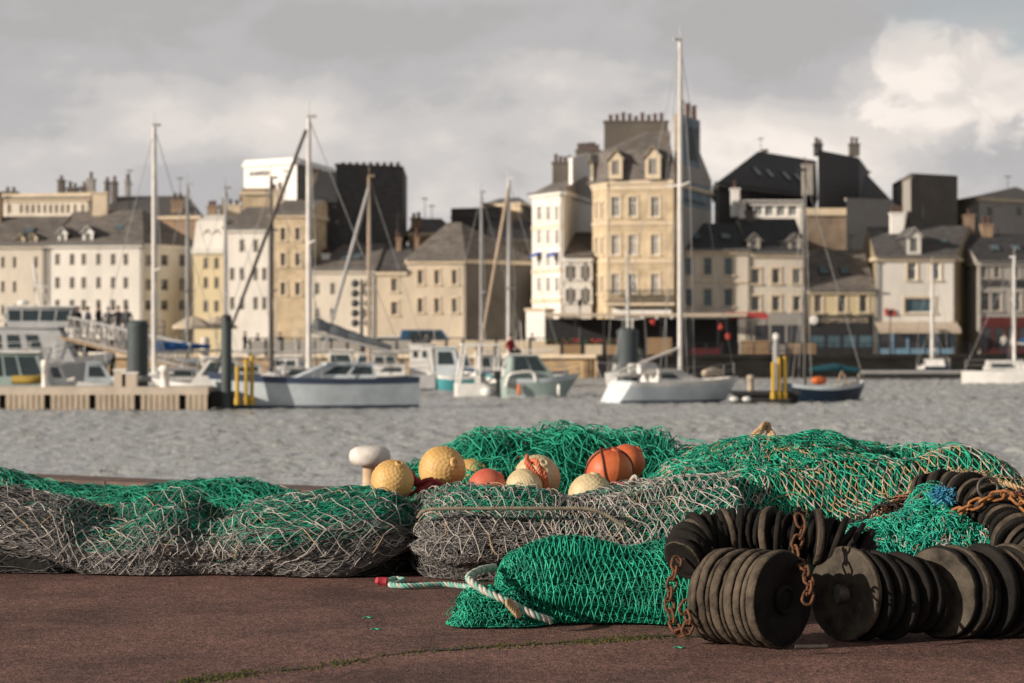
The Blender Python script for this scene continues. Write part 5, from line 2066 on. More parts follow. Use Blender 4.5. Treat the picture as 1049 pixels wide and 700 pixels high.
for k, (px, py, mm) in enumerate(((669, 330, 'redflower'), (739, 335, 'redflower'), (746, 345, 'redflower'))):
    t_ = thing('hanging_basket', ('red hanging flower basket left of the tallest mast', 'upper red hanging basket right of the tallest mast', 'lower red hanging basket right of the tallest mast', 'white hanging lantern basket under the canopy')[k], 'basket', (PX(px, 171.5), 171.5, PZ(py, 171.5)), 0, 'baskets hanging from the canopy')
    mb = MB()
    for q in range(30):
        v = Vector((random.gauss(0, 1), random.gauss(0, 1), random.gauss(0, .8))).normalized() * random.uniform(.05, .2)
        mb.sphere(v, random.uniform(.07, .12), 6, 4, m=0 if random.random() < .65 else 1)
    mb.build('flowers', [M_[mm], M_['leaf']], t_)
    mb = MB()
    mb.tube([(0, 0, .2), (0, 0, zc + FAR_Z - t_.location.z - .06)], .015, 4)
    mb.build('chain', M_['dark'], t_)
for (px0, px1, py, m, lab) in ((663, 688, 346, 'planks', 'tan plank windbreak left of the tallest mast under the canopy'), (702, 738, 357, 'maroon', 'maroon windbreak right of the tallest mast'), (760, 788, 349, 'planks', 'tan plank windbreak at the right end of the terrace'), (807, 836, 352, 'planks', 'tan plank windbreak before the low yellow shop')):
    Y = 170 + (px0 - 663) * .018
    t_ = thing('windbreak', lab, 'screen', (PX(px0, Y), Y, FAR_Z), 0, 'windbreak screens on the right quay')
    w = PX(px1, Y) - PX(px0, Y)
    zt = PZ(py, Y) - FAR_Z
    mb = MB()
    for q in range(6):
        mb.box((w / 2, 0, zt * (q + .5) / 6), (w, .05, zt / 6 - .02))
    mb.build('panel', M_[m], t_)
    for x in (0, w):
        mb = MB()
        mb.box((x, 0.06, zt / 2), (.08, .08, zt + .1))
        mb.build('post', M_['dark'], t_)
# dark railings along the right quay
o = thing('quay_railing', 'dark railing with netting panels along the right quay edge', 'railing', (PX(690, 168.5), 168.5, FAR_Z))
ex, ey = PX(1070, 178) - PX(690, 168.5), 9.5
n = 24
for k in range(n + 1):
    mb = MB()
    mb.box((ex * k / n, ey * k / n, .5), (.09, .09, 1.0))
    mb.build('post', M_['dark'], o)
for z in (.18, .42, .66, .95):
    mb = MB()
    mb.bar((0, 0, z), (ex, ey, z), .07, .06)
    mb.build('rail', M_['dark'], o)
# dark hulls/landing stage in front of the right wall
for (px, py0, Y, lab) in ((594, 308, 174, 'black iron lamp post before the low white house on the terrace'), (912, 318, 181, 'slim iron lamp post before the white gabled house awning')):
    t_ = thing('street_lamp', lab, 'street lamp', (PX(px, Y), Y, FAR_Z), 0, 'lamp posts on the right quay')
    zt = PZ(py0, Y) - FAR_Z
    mb = MB()
    mb.lathe([(.12, 0), (.1, .6), (.05, .7), (.045, zt - .5)], 8)
    mb.build('post', M_['iron'], t_)
    mb = MB()
    mb.lathe([(.06, zt - .5), (.2, zt - .1), (.22, zt - .05), (.03, zt + .1)], 8)
    mb.build('lantern', M_['dark'], t_)
# tide and signal mast
o = thing('signal_mast', 'dark harbour signal mast carrying two columns of round discs before the low cream house', 'signal mast', (PX(369, 165), 166.5, FAR_Z))
zt = PZ(286, 166) - FAR_Z
mb = MB()
mb.tube([(0, 0, 0), (0, 0, zt)], [.14, .09], 8)
mb.build('post', M_['iron'], o)
for k in range(5):
    for sg in (-1, 1):
        z = zt - .3 - k * .68
        mb = MB()
        mb.lathe([(.01, -.05), (.27, -.05), (.27, .05), (.01, .05)], 14, 0, Matrix.Translation((sg * .45, -.06, z)) @ Matrix.Rotation(PI / 2, 4, 'X'))
        mb.bar((0, 0, z), (sg * .45, 0, z), .06, .06)
        mb.build('disc', M_['iron'], o)
# parasols by the yellow house
for k, (px, Y) in enumerate(((198, 174), (222, 176))):
    t_ = thing('parasol', 'pale ' + ('left' if k == 0 else 'right') + ' one of two cafe parasols before the narrow pale yellow house', 'parasol', (PX(px, Y), Y, FAR_Z), 0, 'cafe parasols')
    mb = MB()
    mb.lathe([(1.5, 2.2), (0.75, 2.65), (0.02, 2.95)], 8, smooth=False)
    mb.lathe([(1.5, 2.0), (1.5, 2.2)], 8, smooth=False)
    mb.build('canopy', M_['awningbeige'], t_)
    mb = MB()
    mb.tube([(0, 0, 0), (0, 0, 2.9)], .04, 6)
    mb.build('pole', M_['galv'], t_)
# small door opening and ladder in the far quay wall
for k, px in enumerate((603, 330, 470)):
    Y = 164.4 if px == 603 else 168.6
    t_ = thing('quay_ladder', 'dark ladder fixed in the far quay wall, ' + ('below the white-edged terrace', 'behind the grey sailing boat', 'behind the turquoise open boat')[k], 'ladder', (PX(px, Y), Y - 2.2 if px != 603 else Y - .35, WATER_Z), 0, 'ladders on the far quay wall')
    for x in (-.25, .25):
        mb = MB()
        mb.box((x, 0, .75), (.08, .08, 1.6))
        mb.build('rail', M_['dark'], t_)
    for q in range(6):
        mb = MB()
        mb.box((0, 0, .1 + q * .25), (.42, .05, .05))
        mb.build('rung', M_['dark'], t_)

# ------------------------------------------------------------------ fishing nets
class SN:
    """smooth numpy noise: a sum of random plane waves"""

    def __init__(s, seed, n=22, lo=0.6, hi=1.6):
        r = np.random.default_rng(seed)
        d = r.normal(size=(n, 3))
        d /= np.linalg.norm(d, axis=1)[:, None]
        s.k = d * r.uniform(lo, hi, (n, 1)) * 2 * np.pi
        s.p = r.uniform(0, 2 * np.pi, n)
        s.n = n

    def __call__(s, P_, f=1.0, st=(1, 1, 1)):
        q = np.asarray(P_) * np.asarray(st) * f
        return np.sin(q @ s.k.T + s.p).sum(-1) / math.sqrt(s.n)


class NB:
    """big meshes of thin strands, gathered as arrays"""

    def __init__(s):
        s.V, s.Q, s.M, s.n = [], [], [], 0

    def add(s, V, Q, m):
        s.V.append(V.reshape(-1, 3))
        s.Q.append(Q + s.n)
        s.M.append(np.broadcast_to(np.asarray(m), (len(Q),)).astype(np.int32))
        s.n += len(s.V[-1])

    def tubes(s, L, r, m=0, sides=3):
        """L: (N, K, 3) polylines; r: scalar or (N,) ; m: scalar or (N,)"""
        L = np.asarray(L, float)
        N, K, _ = L.shape
        if N == 0:
            return
        T = np.gradient(L, axis=1)
        T /= np.linalg.norm(T, axis=2, keepdims=True) + 1e-9
        ref = np.array([0.13, 0.31, 0.94])
        A = np.cross(T, ref)
        A /= np.linalg.norm(A, axis=2, keepdims=True) + 1e-9
        B_ = np.cross(T, A)
        rr = np.broadcast_to(np.asarray(r, float).reshape(-1, 1, 1), (N, 1, 1)) if np.ndim(r) else r
        ring = [L + (A * math.cos(2 * PI * k / sides) + B_ * math.sin(2 * PI * k / sides)) * rr for k in range(sides)]
        V = np.stack(ring, 2)  # N K sides 3
        idx = np.arange(N * K * sides).reshape(N, K, sides)
        a = idx[:, :-1, :]
        b = np.roll(idx, -1, 2)[:, :-1, :]
        c = np.roll(idx, -1, 2)[:, 1:, :]
        d = idx[:, 1:, :]
        Q = np.stack([a, b, c, d], -1).reshape(-1, 4)
        mm = np.repeat(np.asarray(m), (K - 1) * sides) if np.ndim(m) else m
        s.add(V, Q, mm)

    def knots(s, C, r, m=0):
        C = np.asarray(C)
        o = np.array([(1, 0, 0), (0, 1, 0), (-1, 0, 0), (0, -1, 0), (0, 0, 1), (0, 0, -1)], float) * r
        V = C[:, None, :] + o[None]
        base = np.arange(len(C))[:, None, None] * 6
        f = np.array([(0, 1, 4, 4), (1, 2, 4, 4), (2, 3, 4, 4), (3, 0, 4, 4), (1, 0, 5, 5), (2, 1, 5, 5), (3, 2, 5, 5), (0, 3, 5, 5)])
        s.tri = getattr(s, 'tri', [])
        s.V.append(V.reshape(-1, 3))
        s.tri.append((f[None, :, :3] + base).reshape(-1, 3) + s.n)
        s.trim = getattr(s, 'trim', [])
        s.trim.append(np.full(len(C) * 8, m, np.int32) if not np.ndim(m) else np.repeat(m, 8).astype(np.int32))
        s.n += len(C) * 6

    def grid(s, G, m=0):
        a, b, _ = G.shape
        idx = np.arange(a * b).reshape(a, b)
        Q = np.stack([idx[:-1, :-1], idx[1:, :-1], idx[1:, 1:], idx[:-1, 1:]], -1).reshape(-1, 4)
        s.add(G, Q, m if not np.ndim(m) else np.asarray(m).reshape(-1))

    def build(s, name, mats, parent=None, smooth=True):
        V = np.concatenate(s.V)
        Q = np.concatenate(s.Q)
        T = np.concatenate(s.tri) if hasattr(s, 'tri') else np.zeros((0, 3), int)
        me = bpy.data.meshes.new(name)
        me.vertices.add(len(V))
        me.vertices.foreach_set('co', V.astype(np.float32).ravel())
        nl = len(Q) * 4 + len(T) * 3
        me.loops.add(nl)
        me.loops.foreach_set('vertex_index', np.concatenate([Q.ravel(), T.ravel()]).astype(np.int32))
        me.polygons.add(len(Q) + len(T))
        st = np.concatenate([np.arange(len(Q)) * 4, len(Q) * 4 + np.arange(len(T)) * 3]).astype(np.int32)
        me.polygons.foreach_set('loop_start', st)
        M = np.concatenate(s.M + getattr(s, 'trim', []))
        for mm in mats:
            me.materials.append(mm)
        me.polygons.foreach_set('material_index', M.astype(np.int32))
        me.polygons.foreach_set('use_smooth', np.ones(len(Q) + len(T), bool))
        me.update(calc_edges=True)
        o = bpy.data.objects.new(name, me)
        COL.objects.link(o)
        if parent is not None:
            o.parent = parent
        return o


class Heap:
    """a long heap of netting: control rows (X, Y, half depth, height) along u, arched section along v (0 front foot .. 1 back foot)"""

    def __init__(s, rows, seed, amp=0.05, freq=1.6, fold=0.03, foldf=5.0, e=0.75, th=(-0.12, 1.12), under=0.0, z0=0.0, ends=(0.08, 0.08), fx=.5):
        s.fx = fx
        s.R = np.array([tuple(r) + (0.0,) * (5 - len(r)) for r in rows], float)
        s.w1, s.w2, s.w3 = SN(seed + 90), SN(seed + 91), SN(seed + 92)
        s.t = np.linspace(0, 1, len(rows))
        s.n1, s.n2 = SN(seed), SN(seed + 50)
        s.amp, s.freq, s.fold, s.foldf, s.e, s.th, s.under, s.z0, s.ends = amp, freq, fold, foldf, e, th, under, z0, ends

    def row(s, u):
        # smooth Catmull-Rom through the control rows
        n = len(s.R)
        x = np.clip(u, 0, 1) * (n - 1)
        i = np.clip(x.astype(int), 0, n - 2)
        f = (x - i)[..., None]
        g = lambda j: s.R[np.clip(j, 0, n - 1)]
        p0, p1, p2, p3 = g(i - 1), g(i), g(i + 1), g(i + 2)
        return 0.5 * (2 * p1 + (p2 - p0) * f + (2 * p0 - 5 * p1 + 4 * p2 - p3) * f ** 2 + (3 * p1 - p0 - 3 * p2 + p3) * f ** 3)

    def raw(s, u, v, k=1.0):
        r = s.row(u)
        en = np.minimum(1, np.minimum((u + 1e-3) / max(1e-3, s.ends[0]), (1 - u + 1e-3) / max(1e-3, s.ends[1]))) if True else 1
        en = np.sqrt(np.clip(en, 0, 1) * (2 - np.clip(en, 0, 1)))
        th = PI * (s.th[0] + (s.th[1] - s.th[0]) * v)
        c, sn = np.cos(th), np.sin(th)
        cy = np.sign(c) * np.abs(c) ** s.e
        cz = np.sign(sn) * np.abs(sn) ** s.e
        hw, hz, lift = r[..., 2] * en * k, r[..., 3] * en * k, r[..., 4]
        y = r[..., 1] - cy * hw
        z = s.z0 + lift + np.maximum(hz - lift, .02) * (s.under + (1 - s.under) * cz)
        return np.stack([r[..., 0], y, z], -1)

    def at(s, u, v, off=0.0, k=1.0, rough=True):
        u, v = np.asarray(u, float), np.asarray(v, float)
        p = s.raw(u, v, k)
        e = 2e-3
        du = s.raw(np.clip(u + e, 0, 1), v, k) - s.raw(np.clip(u - e, 0, 1), v, k)
        dv = s.raw(u, v + e, k) - s.raw(u, v - e, k)
        n = np.cross(du, dv)
        n /= np.linalg.norm(n, axis=-1, keepdims=True) + 1e-12
        d = np.zeros(p.shape[:-1])
        if rough:
            d = s.amp * s.n1(p, s.freq)
            q = np.stack([p[..., 0] * s.fx, v * 3.0, np.zeros_like(v)], -1)
            d = d + s.fold * 1.5 * (np.abs(s.n2(q, s.foldf * 0.35)) - .75)
        out = p + n * (d + off)[..., None]
        out[..., 2] = np.maximum(out[..., 2], 0.012 + s.z0 * 0)
        return out

    def core(s, nb, m, nu=160, nv=60, off=-0.04, mfun=None, k=1.0):
        u, v = np.meshgrid(np.linspace(0.0, 1.0, nu), np.linspace(0, 1, nv), indexing='ij')
        G = s.at(u, v, off, k)
        if mfun is None:
            nb.grid(G, m)
        else:
            uc, vc = (u[:-1, :-1] + u[1:, 1:]) / 2, (v[:-1, :-1] + v[1:, 1:]) / 2
            nb.grid(G, mfun(uc, vc))

    def filaments(s, nb, N, r, m, K=36, off=(-0.03, 0.02), wob=0.012, span=(0.15, 0.6), vr=(0.02, 0.98), ur=(0, 1), vdrift=0.05, rng=None, mfun=None, sides=3):
        """long strands bunched along the heap"""
        rng = rng or RNG
        u0 = rng.uniform(ur[0], ur[1], N)
        L = rng.uniform(span[0], span[1], N)
        t = np.linspace(0, 1, K)
        u = u0[:, None] + (t[None] - .5) * L[:, None]
        v0 = rng.uniform(vr[0], vr[1], N)
        a, b, c = rng.uniform(1, 3.5, N), rng.uniform(0, 6.3, N), rng.normal(0, vdrift, N)
        v = v0[:, None] + vdrift * np.sin(t[None] * a[:, None] * 3 + b[:, None]) + c[:, None] * (t[None] - .5)
        f = rng.uniform(off[0], off[1], N)
        jit = np.cumsum(rng.normal(0, 1, (N, K)), 1)
        jit -= np.linspace(0, 1, K)[None] * jit[:, -1:]
        v = np.clip(v + jit * wob * 0.12, 0.0, 1)
        P_ = s.at(np.clip(u, 0.0, 1.0), v, 0) 
        P_ = P_ + rng.normal(0, wob * 0.06, P_.shape)
        nrm_off = f[:, None] + wob * np.sin(t[None] * a[:, None] * 17 + b[:, None] * 2)
        P_[..., 2] += nrm_off * 0.8
        P_[..., 1] -= nrm_off * 0.8
        P_[..., 2] = np.maximum(P_[..., 2], 0.008)
        if mfun is not None:
            m = mfun(np.clip(u[:, K // 2], 0, 1), v[:, K // 2])
        nb.tubes(P_, rng.uniform(r * .7, r * 1.25, N), m, sides)

    def mesh(s, nb, nu, nv, r, m, ur=(0, 1), vr=(0.03, 0.97), off=(0.0, 0.03), jit=0.22, sag=0.25, K=5, knot=1.9, rng=None, ufun=None, vfun=None, mfun=None, drop=0.0, keep=None, skew=0.0, sides=4, warp=.65):
        """knotted diamond meshes laid over the heap"""
        rng = rng or RNG
        I, J = np.meshgrid(np.arange(nu + 1), np.arange(nv + 1), indexing='ij')
        # the net is stretched and bunched as a whole: a smooth warp, and only a little play at each knot
        p0 = s.raw(np.clip(ur[0] + (ur[1] - ur[0]) * I / nu, 0, 1), np.clip(vr[0] + (vr[1] - vr[0]) * J / nv, 0, 1))
        fu = (I + rng.normal(0, jit * .5, I.shape) + warp * s.w1(p0, 1.0)) / nu
        fv = (J + rng.normal(0, jit * .5, J.shape) + warp * .7 * s.w2(p0, 1.0)) / nv
        fu = fu + skew * (fv - .5)
        if ufun:
            fu = ufun(fu, fv)
        if vfun:
            fv = vfun(fu, fv)
        o = off[0] + (off[1] - off[0]) * np.clip(.5 + .35 * s.w3(p0, 1.6) + rng.normal(0, .12, I.shape), 0, 1)
        # slow lift: netting hanging a little free in places
        ok = (I + J) % 2 == 0
        segs = []
        for dj in (1, -1):
            i, j = np.where(ok[:-1, :] & (J[:-1] + dj >= 0) & (J[:-1] + dj <= nv))
            segs.append((i, j, i + 1, j + dj))
        i = np.concatenate([q[0] for q in segs])
        j = np.concatenate([q[1] for q in segs])
        i2 = np.concatenate([q[2] for q in segs])
        j2 = np.concatenate([q[3] for q in segs])
        t = np.linspace(0, 1, K)[None]
        bend = rng.normal(0, sag * .7, (len(i), 2, 1)) * np.sin(PI * t)[:, None, :]
        U = fu[i, j][:, None] * (1 - t) + fu[i2, j2][:, None] * t + bend[:, 0] / nu
        Vv = fv[i, j][:, None] * (1 - t) + fv[i2, j2][:, None] * t + bend[:, 1] / nv
        O = o[i, j][:, None] * (1 - t) + o[i2, j2][:, None] * t
        U = ur[0] + (ur[1] - ur[0]) * U
        Vv = vr[0] + (vr[1] - vr[0]) * Vv
        sel = (U.min(1) > ur[0] - 0.02) & (U.max(1) < ur[1] + 0.02)
        if drop:
            sel &= rng.random(len(i)) > drop
        if keep is not None:
            sel &= keep(U[:, K // 2], Vv[:, K // 2])
        U, Vv, O = np.clip(U[sel], 0.0, 1.0), np.clip(Vv[sel], 0, 1), O[sel]
        P_ = s.at(U, Vv, O)
        mm = m if mfun is None else mfun(U[:, K // 2], Vv[:, K // 2])
        nb.tubes(P_, r * (0.8 + 0.4 * rng.random(len(P_))), mm, sides)
        if knot:
            nb.knots(P_[:, 0], r * knot, mm)

    def tangle(s, nb, N, r, m, K=14, step=0.03, off=(0.0, 0.03), ur=(0, 1), vr=(0.1, 0.9), rng=None, sides=3, mfun=None, turn=.9):
        """loose curls of twine lying on the heap's surface"""
        rng = rng or RNG
        u0, v0 = rng.uniform(*ur, N), rng.uniform(*vr, N)
        e = 4e-3
        lu = np.linalg.norm(s.raw(np.clip(u0 + e, 0, 1), v0) - s.raw(np.clip(u0 - e, 0, 1), v0), axis=-1) / (2 * e) + .3
        lv = np.linalg.norm(s.raw(u0, v0 + e) - s.raw(u0, v0 - e), axis=-1) / (2 * e) + .3
        an = rng.uniform(0, 2 * PI, N)
        da = rng.normal(0, turn * .35, N)
        o0 = rng.uniform(off[0], off[1], N)
        U, V_, O = [u0], [v0], [o0]
        for k in range(K - 1):
            da = da * .8 + rng.normal(0, turn * .3, N)
            an = an + da
            U.append(U[-1] + np.cos(an) * step / lu)
            V_.append(V_[-1] + np.sin(an) * step / lv)
            O.append(np.clip(O[-1] + rng.normal(0, .006, N), off[0] - .01, off[1] + .01))
        P_ = s.at(np.clip(np.stack(U, 1), 0, 1), np.clip(np.stack(V_, 1), 0, 1), np.stack(O, 1))
        mm = m if mfun is None else mfun(rng.random(N), rng.random(N))
        nb.tubes(P_, rng.uniform(r * .75, r * 1.2, N), mm, sides)


def net_mat(name, c1, c2, rough=0.55, sc_=9.0, trans=0.0):
    m = mat(name, c1, rough, 0.2, sc_, col2=c2, detail=3, spec=0.35)
    return m


N_GREEN = net_mat('green_twine', (0.002, 0.16, 0.098), (0.009, 0.33, 0.20))
N_GREEN2 = net_mat('bright_green_twine', (0.02, 0.33, 0.21), (0.035, 0.47, 0.295))
N_DGREEN = net_mat('deep_green_twine', (0.003, 0.115, 0.080), (0.008, 0.22, 0.15))
N_WHITE = net_mat('bleached_twine', (0.33, 0.30, 0.28), (0.55, 0.505, 0.465))
N_GREY = net_mat('grey_twine', (0.145, 0.143, 0.145), (0.26, 0.25, 0.245))
N_DGREY = net_mat('dark_grey_twine', (0.055, 0.055, 0.055), (0.13, 0.12, 0.115))
N_TAN = net_mat('tan_twine', (0.36, 0.23, 0.12), (0.55, 0.40, 0.24))
N_RUST = net_mat('reddish_brown_twine', (0.16, 0.05, 0.03), (0.34, 0.13, 0.07))
CORE_G = mat('packed_green_net', (0.002, 0.055, 0.040), 0.85, 0.3, 14, 0.9, 45, col2=(0.005, 0.12, 0.085), stretch=(1, 3, 3), spec=0.1)  # green twine darkened: shade between strands is put into the core colour
CORE_B = mat('dark_bunched_net', (0.02, 0.02, 0.02), 0.95, 0.3, 14, 0.9, 45, spec=.05)  # near-black colour standing in for ground shadow under the lifted net
CORE_D = mat('packed_grey_net', (0.05, 0.048, 0.046), 0.9, 0.3, 14, 0.9, 45, col2=(0.12, 0.11, 0.10), stretch=(0.6, 4, 4), spec=0.1)  # grey core, darker than its twine to paint in the shade between strands
NM = [N_GREEN, N_GREEN2, N_DGREEN, N_WHITE, N_GREY, N_DGREY, N_TAN, N_RUST, CORE_G, CORE_D, CORE_B]
GR, BG, DG, WH, GY, DY, TN, RU, CG, CD, CB = range(11)


def hrows(data, base_front=None):
    """(px, d centre, half depth, crest py) -> rows; the crest height follows from its pixel row at the heap's middle"""
    out = []
    for px, d, hd, py, *lift in data:
        out.append((PX(px, d), d, hd, PZ(py, d)) + tuple(lift))
    return out


pick = lambda opts, pr: (lambda u, v: RNG.choice(opts, size=u.shape, p=pr))

# 1. green strip behind, left
nb = NB()
H = Heap(hrows([(-60, 18.4, .8, 492), (0, 18.2, .8, 489), (40, 18.0, .75, 496), (90, 17.8, .75, 502), (150, 17.6, .75, 501), (210, 17.4, .75, 498), (260, 17.2, .7, 500), (300, 17.0, .6, 508), (345, 16.8, .5, 518)]), 3, 0.010, 1.1, 0.022, 6, fx=.2)
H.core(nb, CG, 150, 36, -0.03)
H.filaments(nb, 900, 0.0042, 0, 40, (-.02, .03), .012, (.1, .4), mfun=pick([GR, BG, DG], [.5, .15, .35]))
H.mesh(nb, 60, 16, 0.0036, GR, off=(0, .03), jit=.2, sag=.2, mfun=pick([GR, BG, WH], [.52, .44, .04]))
H.tangle(nb, 80, .0034, BG, 12, .03, mfun=pick([GR, BG, WH], [.5, .4, .1]))
tag(nb.build('fishing_net', NM), 'long low strip of plain green netting lying behind the grey net at left', 'fishing net', 'fishing nets heaped on the quay')

# 2. grey bundle, left, green netting showing under its white meshes
rows = hrows([(-110, 14.9, .75, 500, .22), (-60, 14.85, .75, 500, .22), (-10, 14.8, .76, 501, .19), (30, 14.75, .75, 506, .13), (70, 14.7, .72, 511, .07), (88, 14.68, .7, 519, .04), (105, 14.65, .66, 527), (135, 14.6, .64, 529), (165, 14.6, .68, 516), (190, 14.6, .68, 513), (215, 14.6, .64, 527), (240, 14.6, .66, 526),
              (265, 14.55, .70, 513), (300, 14.5, .72, 508), (340, 14.5, .72, 505, .02), (380, 14.5, .70, 502, .08), (412, 14.5, .66, 507, .16), (440, 14.5, .55, 522, .22)])
H = Heap(rows, 8, 0.010, 1.3, 0.034, 6, e=0.9, th=(-.23, 1.12), under=.40, fx=.22, ends=(.01, .11))
nb = NB()


def g_area(u, v):
    """where the green net lies on top: two mounds and the right half"""
    px = np.interp(u, np.linspace(0, 1, len(rows)), [r[0] / r[1] * F + CX for r in rows])
    return ((px > 95) & (v > .27 + .1 * np.sin(px * .035)) & (v < .8)) | ((px > 225) & (v > .24 + .10 * np.sin(px * .05 + 1)))


def core_m(u, v):
    return np.where(g_area(u, v), CG, CD)


def fil_m(u, v):
    g = RNG.choice([GR, DG, BG], size=u.shape, p=[.55, .3, .15])
    d = RNG.choice([GY, DY, WH], size=u.shape, p=[.48, .46, .06])
    return np.where(g_area(u, v), g, d)


def fil_w(u, v):
    return RNG.choice([WH, GY, TN], size=u.shape, p=[.66, .30, .04])


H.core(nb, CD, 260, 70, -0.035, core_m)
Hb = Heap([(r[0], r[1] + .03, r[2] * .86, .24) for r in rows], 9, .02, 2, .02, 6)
Hb.core(nb, CB, 120, 24, -.02)  # added base heap, coloured as the shadow beneath the bundle
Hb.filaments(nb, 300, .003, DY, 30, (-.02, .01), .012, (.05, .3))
H.filaments(nb, 3600, 0.0024, 0, 44, (-.03, .012), .008, (.08, .35), vr=(.02, .75), vdrift=.018, mfun=fil_m)
H.mesh(nb, 90, 18, 0.0032, GR, ur=(.30, 1), vr=(.2, .8), off=(-.015, .01), jit=.2, sag=.2, mfun=pick([GR, BG], [.7, .3]), keep=g_area)
H.mesh(nb, 60, 15, 0.0027, WH, vr=(.12, .9), off=(.016, .035), jit=.13, sag=.16, K=6, mfun=fil_w, drop=.02)
H.mesh(nb, 84, 14, 0.0026, WH, vr=(.0, .33), off=(.0, .02), jit=.25, sag=.25, mfun=pick([GY, WH], [.75, .25]), drop=.15)
H.mesh(nb, 100, 24, .0017, GY, vr=(.05, .85), off=(.0, .012), jit=.18, sag=.2, mfun=pick([GY, WH], [.75, .25]), drop=.3)
H.tangle(nb, 110, .0026, WH, 10, .03, vr=(.25, .7), mfun=fil_w)
tag(nb.build('fishing_net', NM), 'long grey net bundle with white meshes stretched over mounds of green netting', 'fishing net', 'fishing nets heaped on the quay')

# 3. grey bundle in the middle with a taut rope across
rows = hrows([(415, 14.5, .45, 526, .14), (440, 14.4, .62, 511, .07), (470, 14.35, .72, 498), (510, 14.3, .75, 497), (550, 14.25, .76, 502), (585, 14.2, .78, 515), (620, 14.15, .80, 510), (660, 14.1, .84, 500), (700, 14.05, .85, 490), (750, 14.0, .85, 485)])
H = Heap(rows, 14, 0.010, 1.3, 0.034, 6, e=0.9, th=(-.23, 1.12), under=.40, fx=.22, ends=(.11, .02))
nb = NB()


def g2(u, v):
    px = np.interp(u, np.linspace(0, 1, len(rows)), [r[0] / r[1] * F + CX for r in rows])
    return ((px > 445) & (px < 575) & (v > .32)) | ((px > 650) & (v > .2)) | ((px > 600) & (v > .5))


H.core(nb, CD, 200, 70, -0.035, lambda u, v: np.where(g2(u, v), CG, CD))
H.filaments(nb, 2100, 0.0026, 0, 44, (-.03, .012), .010, (.12, .45), vr=(.02, .75), vdrift=.03,
            mfun=lambda u, v: np.where(g2(u, v), RNG.choice([GR, DG, BG], size=u.shape, p=[.5, .3, .2]), RNG.choice([GY, DY, WH], size=u.shape, p=[.46, .47, .07])))
H.mesh(nb, 46, 15, 0.0026, WH, vr=(.06, .9), off=(.016, .035), jit=.14, sag=.17, K=6, mfun=fil_w, drop=.04)
H.mesh(nb, 44, 20, 0.0032, WH, ur=(.5, 1), vr=(.12, .7), off=(.01, .03), jit=.18, sag=.18, mfun=fil_w, skew=.25)
H.mesh(nb, 64, 18, 0.0032, GR, ur=(.1, 1), vr=(.2, .85), off=(-.015, .01), jit=.2, sag=.2, mfun=pick([GR, BG], [.7, .3]), keep=g2)
H.mesh(nb, 78, 24, .0017, GY, vr=(.05, .85), off=(.0, .012), jit=.18, sag=.2, mfun=pick([GY, WH], [.75, .25]), drop=.3)
H.tangle(nb, 90, .0026, WH, 10, .035, vr=(.25, .7), mfun=fil_w)
tag(nb.build('fishing_net', NM), 'grey net bundle with a taut rope across its front', 'fishing net', 'fishing nets heaped on the quay')
o = thing('rope', 'thin taut grey rope stretched across the front of the middle net bundle', 'rope', P(440, 522, 13.7))
mb = MB()
rope_pts(mb, smooth_path([P(px, py, d) - o.location for px, py, d in ((428, 530, 13.75), (440, 522, 13.62), (500, 521, 13.52), (560, 521, 13.45), (610, 523, 13.4), (640, 540, 13.3))], 6), 0.011, 3, .05)
mb.build('strand', mat('old_rope', (0.17, 0.15, 0.11), 0.9, 0.3, 20), o)

# 4. green heap behind the buoys
rows = hrows([(385, 16.8, .35, 500), (410, 16.9, .5, 482), (440, 17.0, .7, 466), (480, 17.0, .8, 453), (520, 17.0, .85, 446), (560, 17.0, .85, 444), (590, 17.0, .85, 441), (630, 17.0, .85, 446), (665, 17.0, .85, 447), (690, 16.9, .8, 457), (735, 16.8, .7, 462)])
H = Heap(rows, 21, 0.035, 1.5, 0.03, 6, e=0.8, ends=(.10, .06))
nb = NB()
H.core(nb, CG, 130, 44, -0.10)
H.filaments(nb, 700, 0.0032, 0, 40, (-.09, -.01), .02, (.2, .6), vdrift=.10, mfun=pick([GR, BG, DG, RU], [.5, .15, .32, .03]))
H.mesh(nb, 44, 19, 0.0034, GR, off=(-.01, .03), jit=.22, sag=.35, K=7, mfun=pick([GR, BG], [.62, .38]))
H.mesh(nb, 60, 26, 0.0034, GR, off=(-.08, -.01), jit=.3, sag=.4, mfun=pick([GR, DG], [.5, .5]))
H.mesh(nb, 26, 12, 0.0036, BG, ur=(.2, .95), vr=(.1, .6), off=(.02, .05), jit=.3, sag=.55, K=8)
H.tangle(nb, 160, .0036, BG, 18, .035, off=(.0, .03), mfun=pick([GR, BG], [.5, .5]))
tag(nb.build('fishing_net', NM), 'tall heap of green netting with open airy top edge, rising behind the buoys', 'fishing net', 'fishing nets heaped on the quay')
# loops of that net standing up against the water
nb = NB()
H2 = Heap(hrows([(574, 17.0, .12, 452), (584, 17.0, .16, 437), (600, 17.0, .16, 445), (625, 17.0, .2, 443), (650, 17.0, .2, 440), (664, 17.0, .2, 442), (684, 17.0, .15, 462)]), 33, .02, 2, .0, 5)
H2.mesh(nb, 24, 12, .0040, GR, jit=.25, sag=.4, K=7, off=(-.02, .02), mfun=pick([GR, BG], [.5, .5]))
lo = tag(nb.build('fishing_net', NM), 'airy hump of loose green meshes standing on top of the tall green heap', 'fishing net', 'fishing nets heaped on the quay')

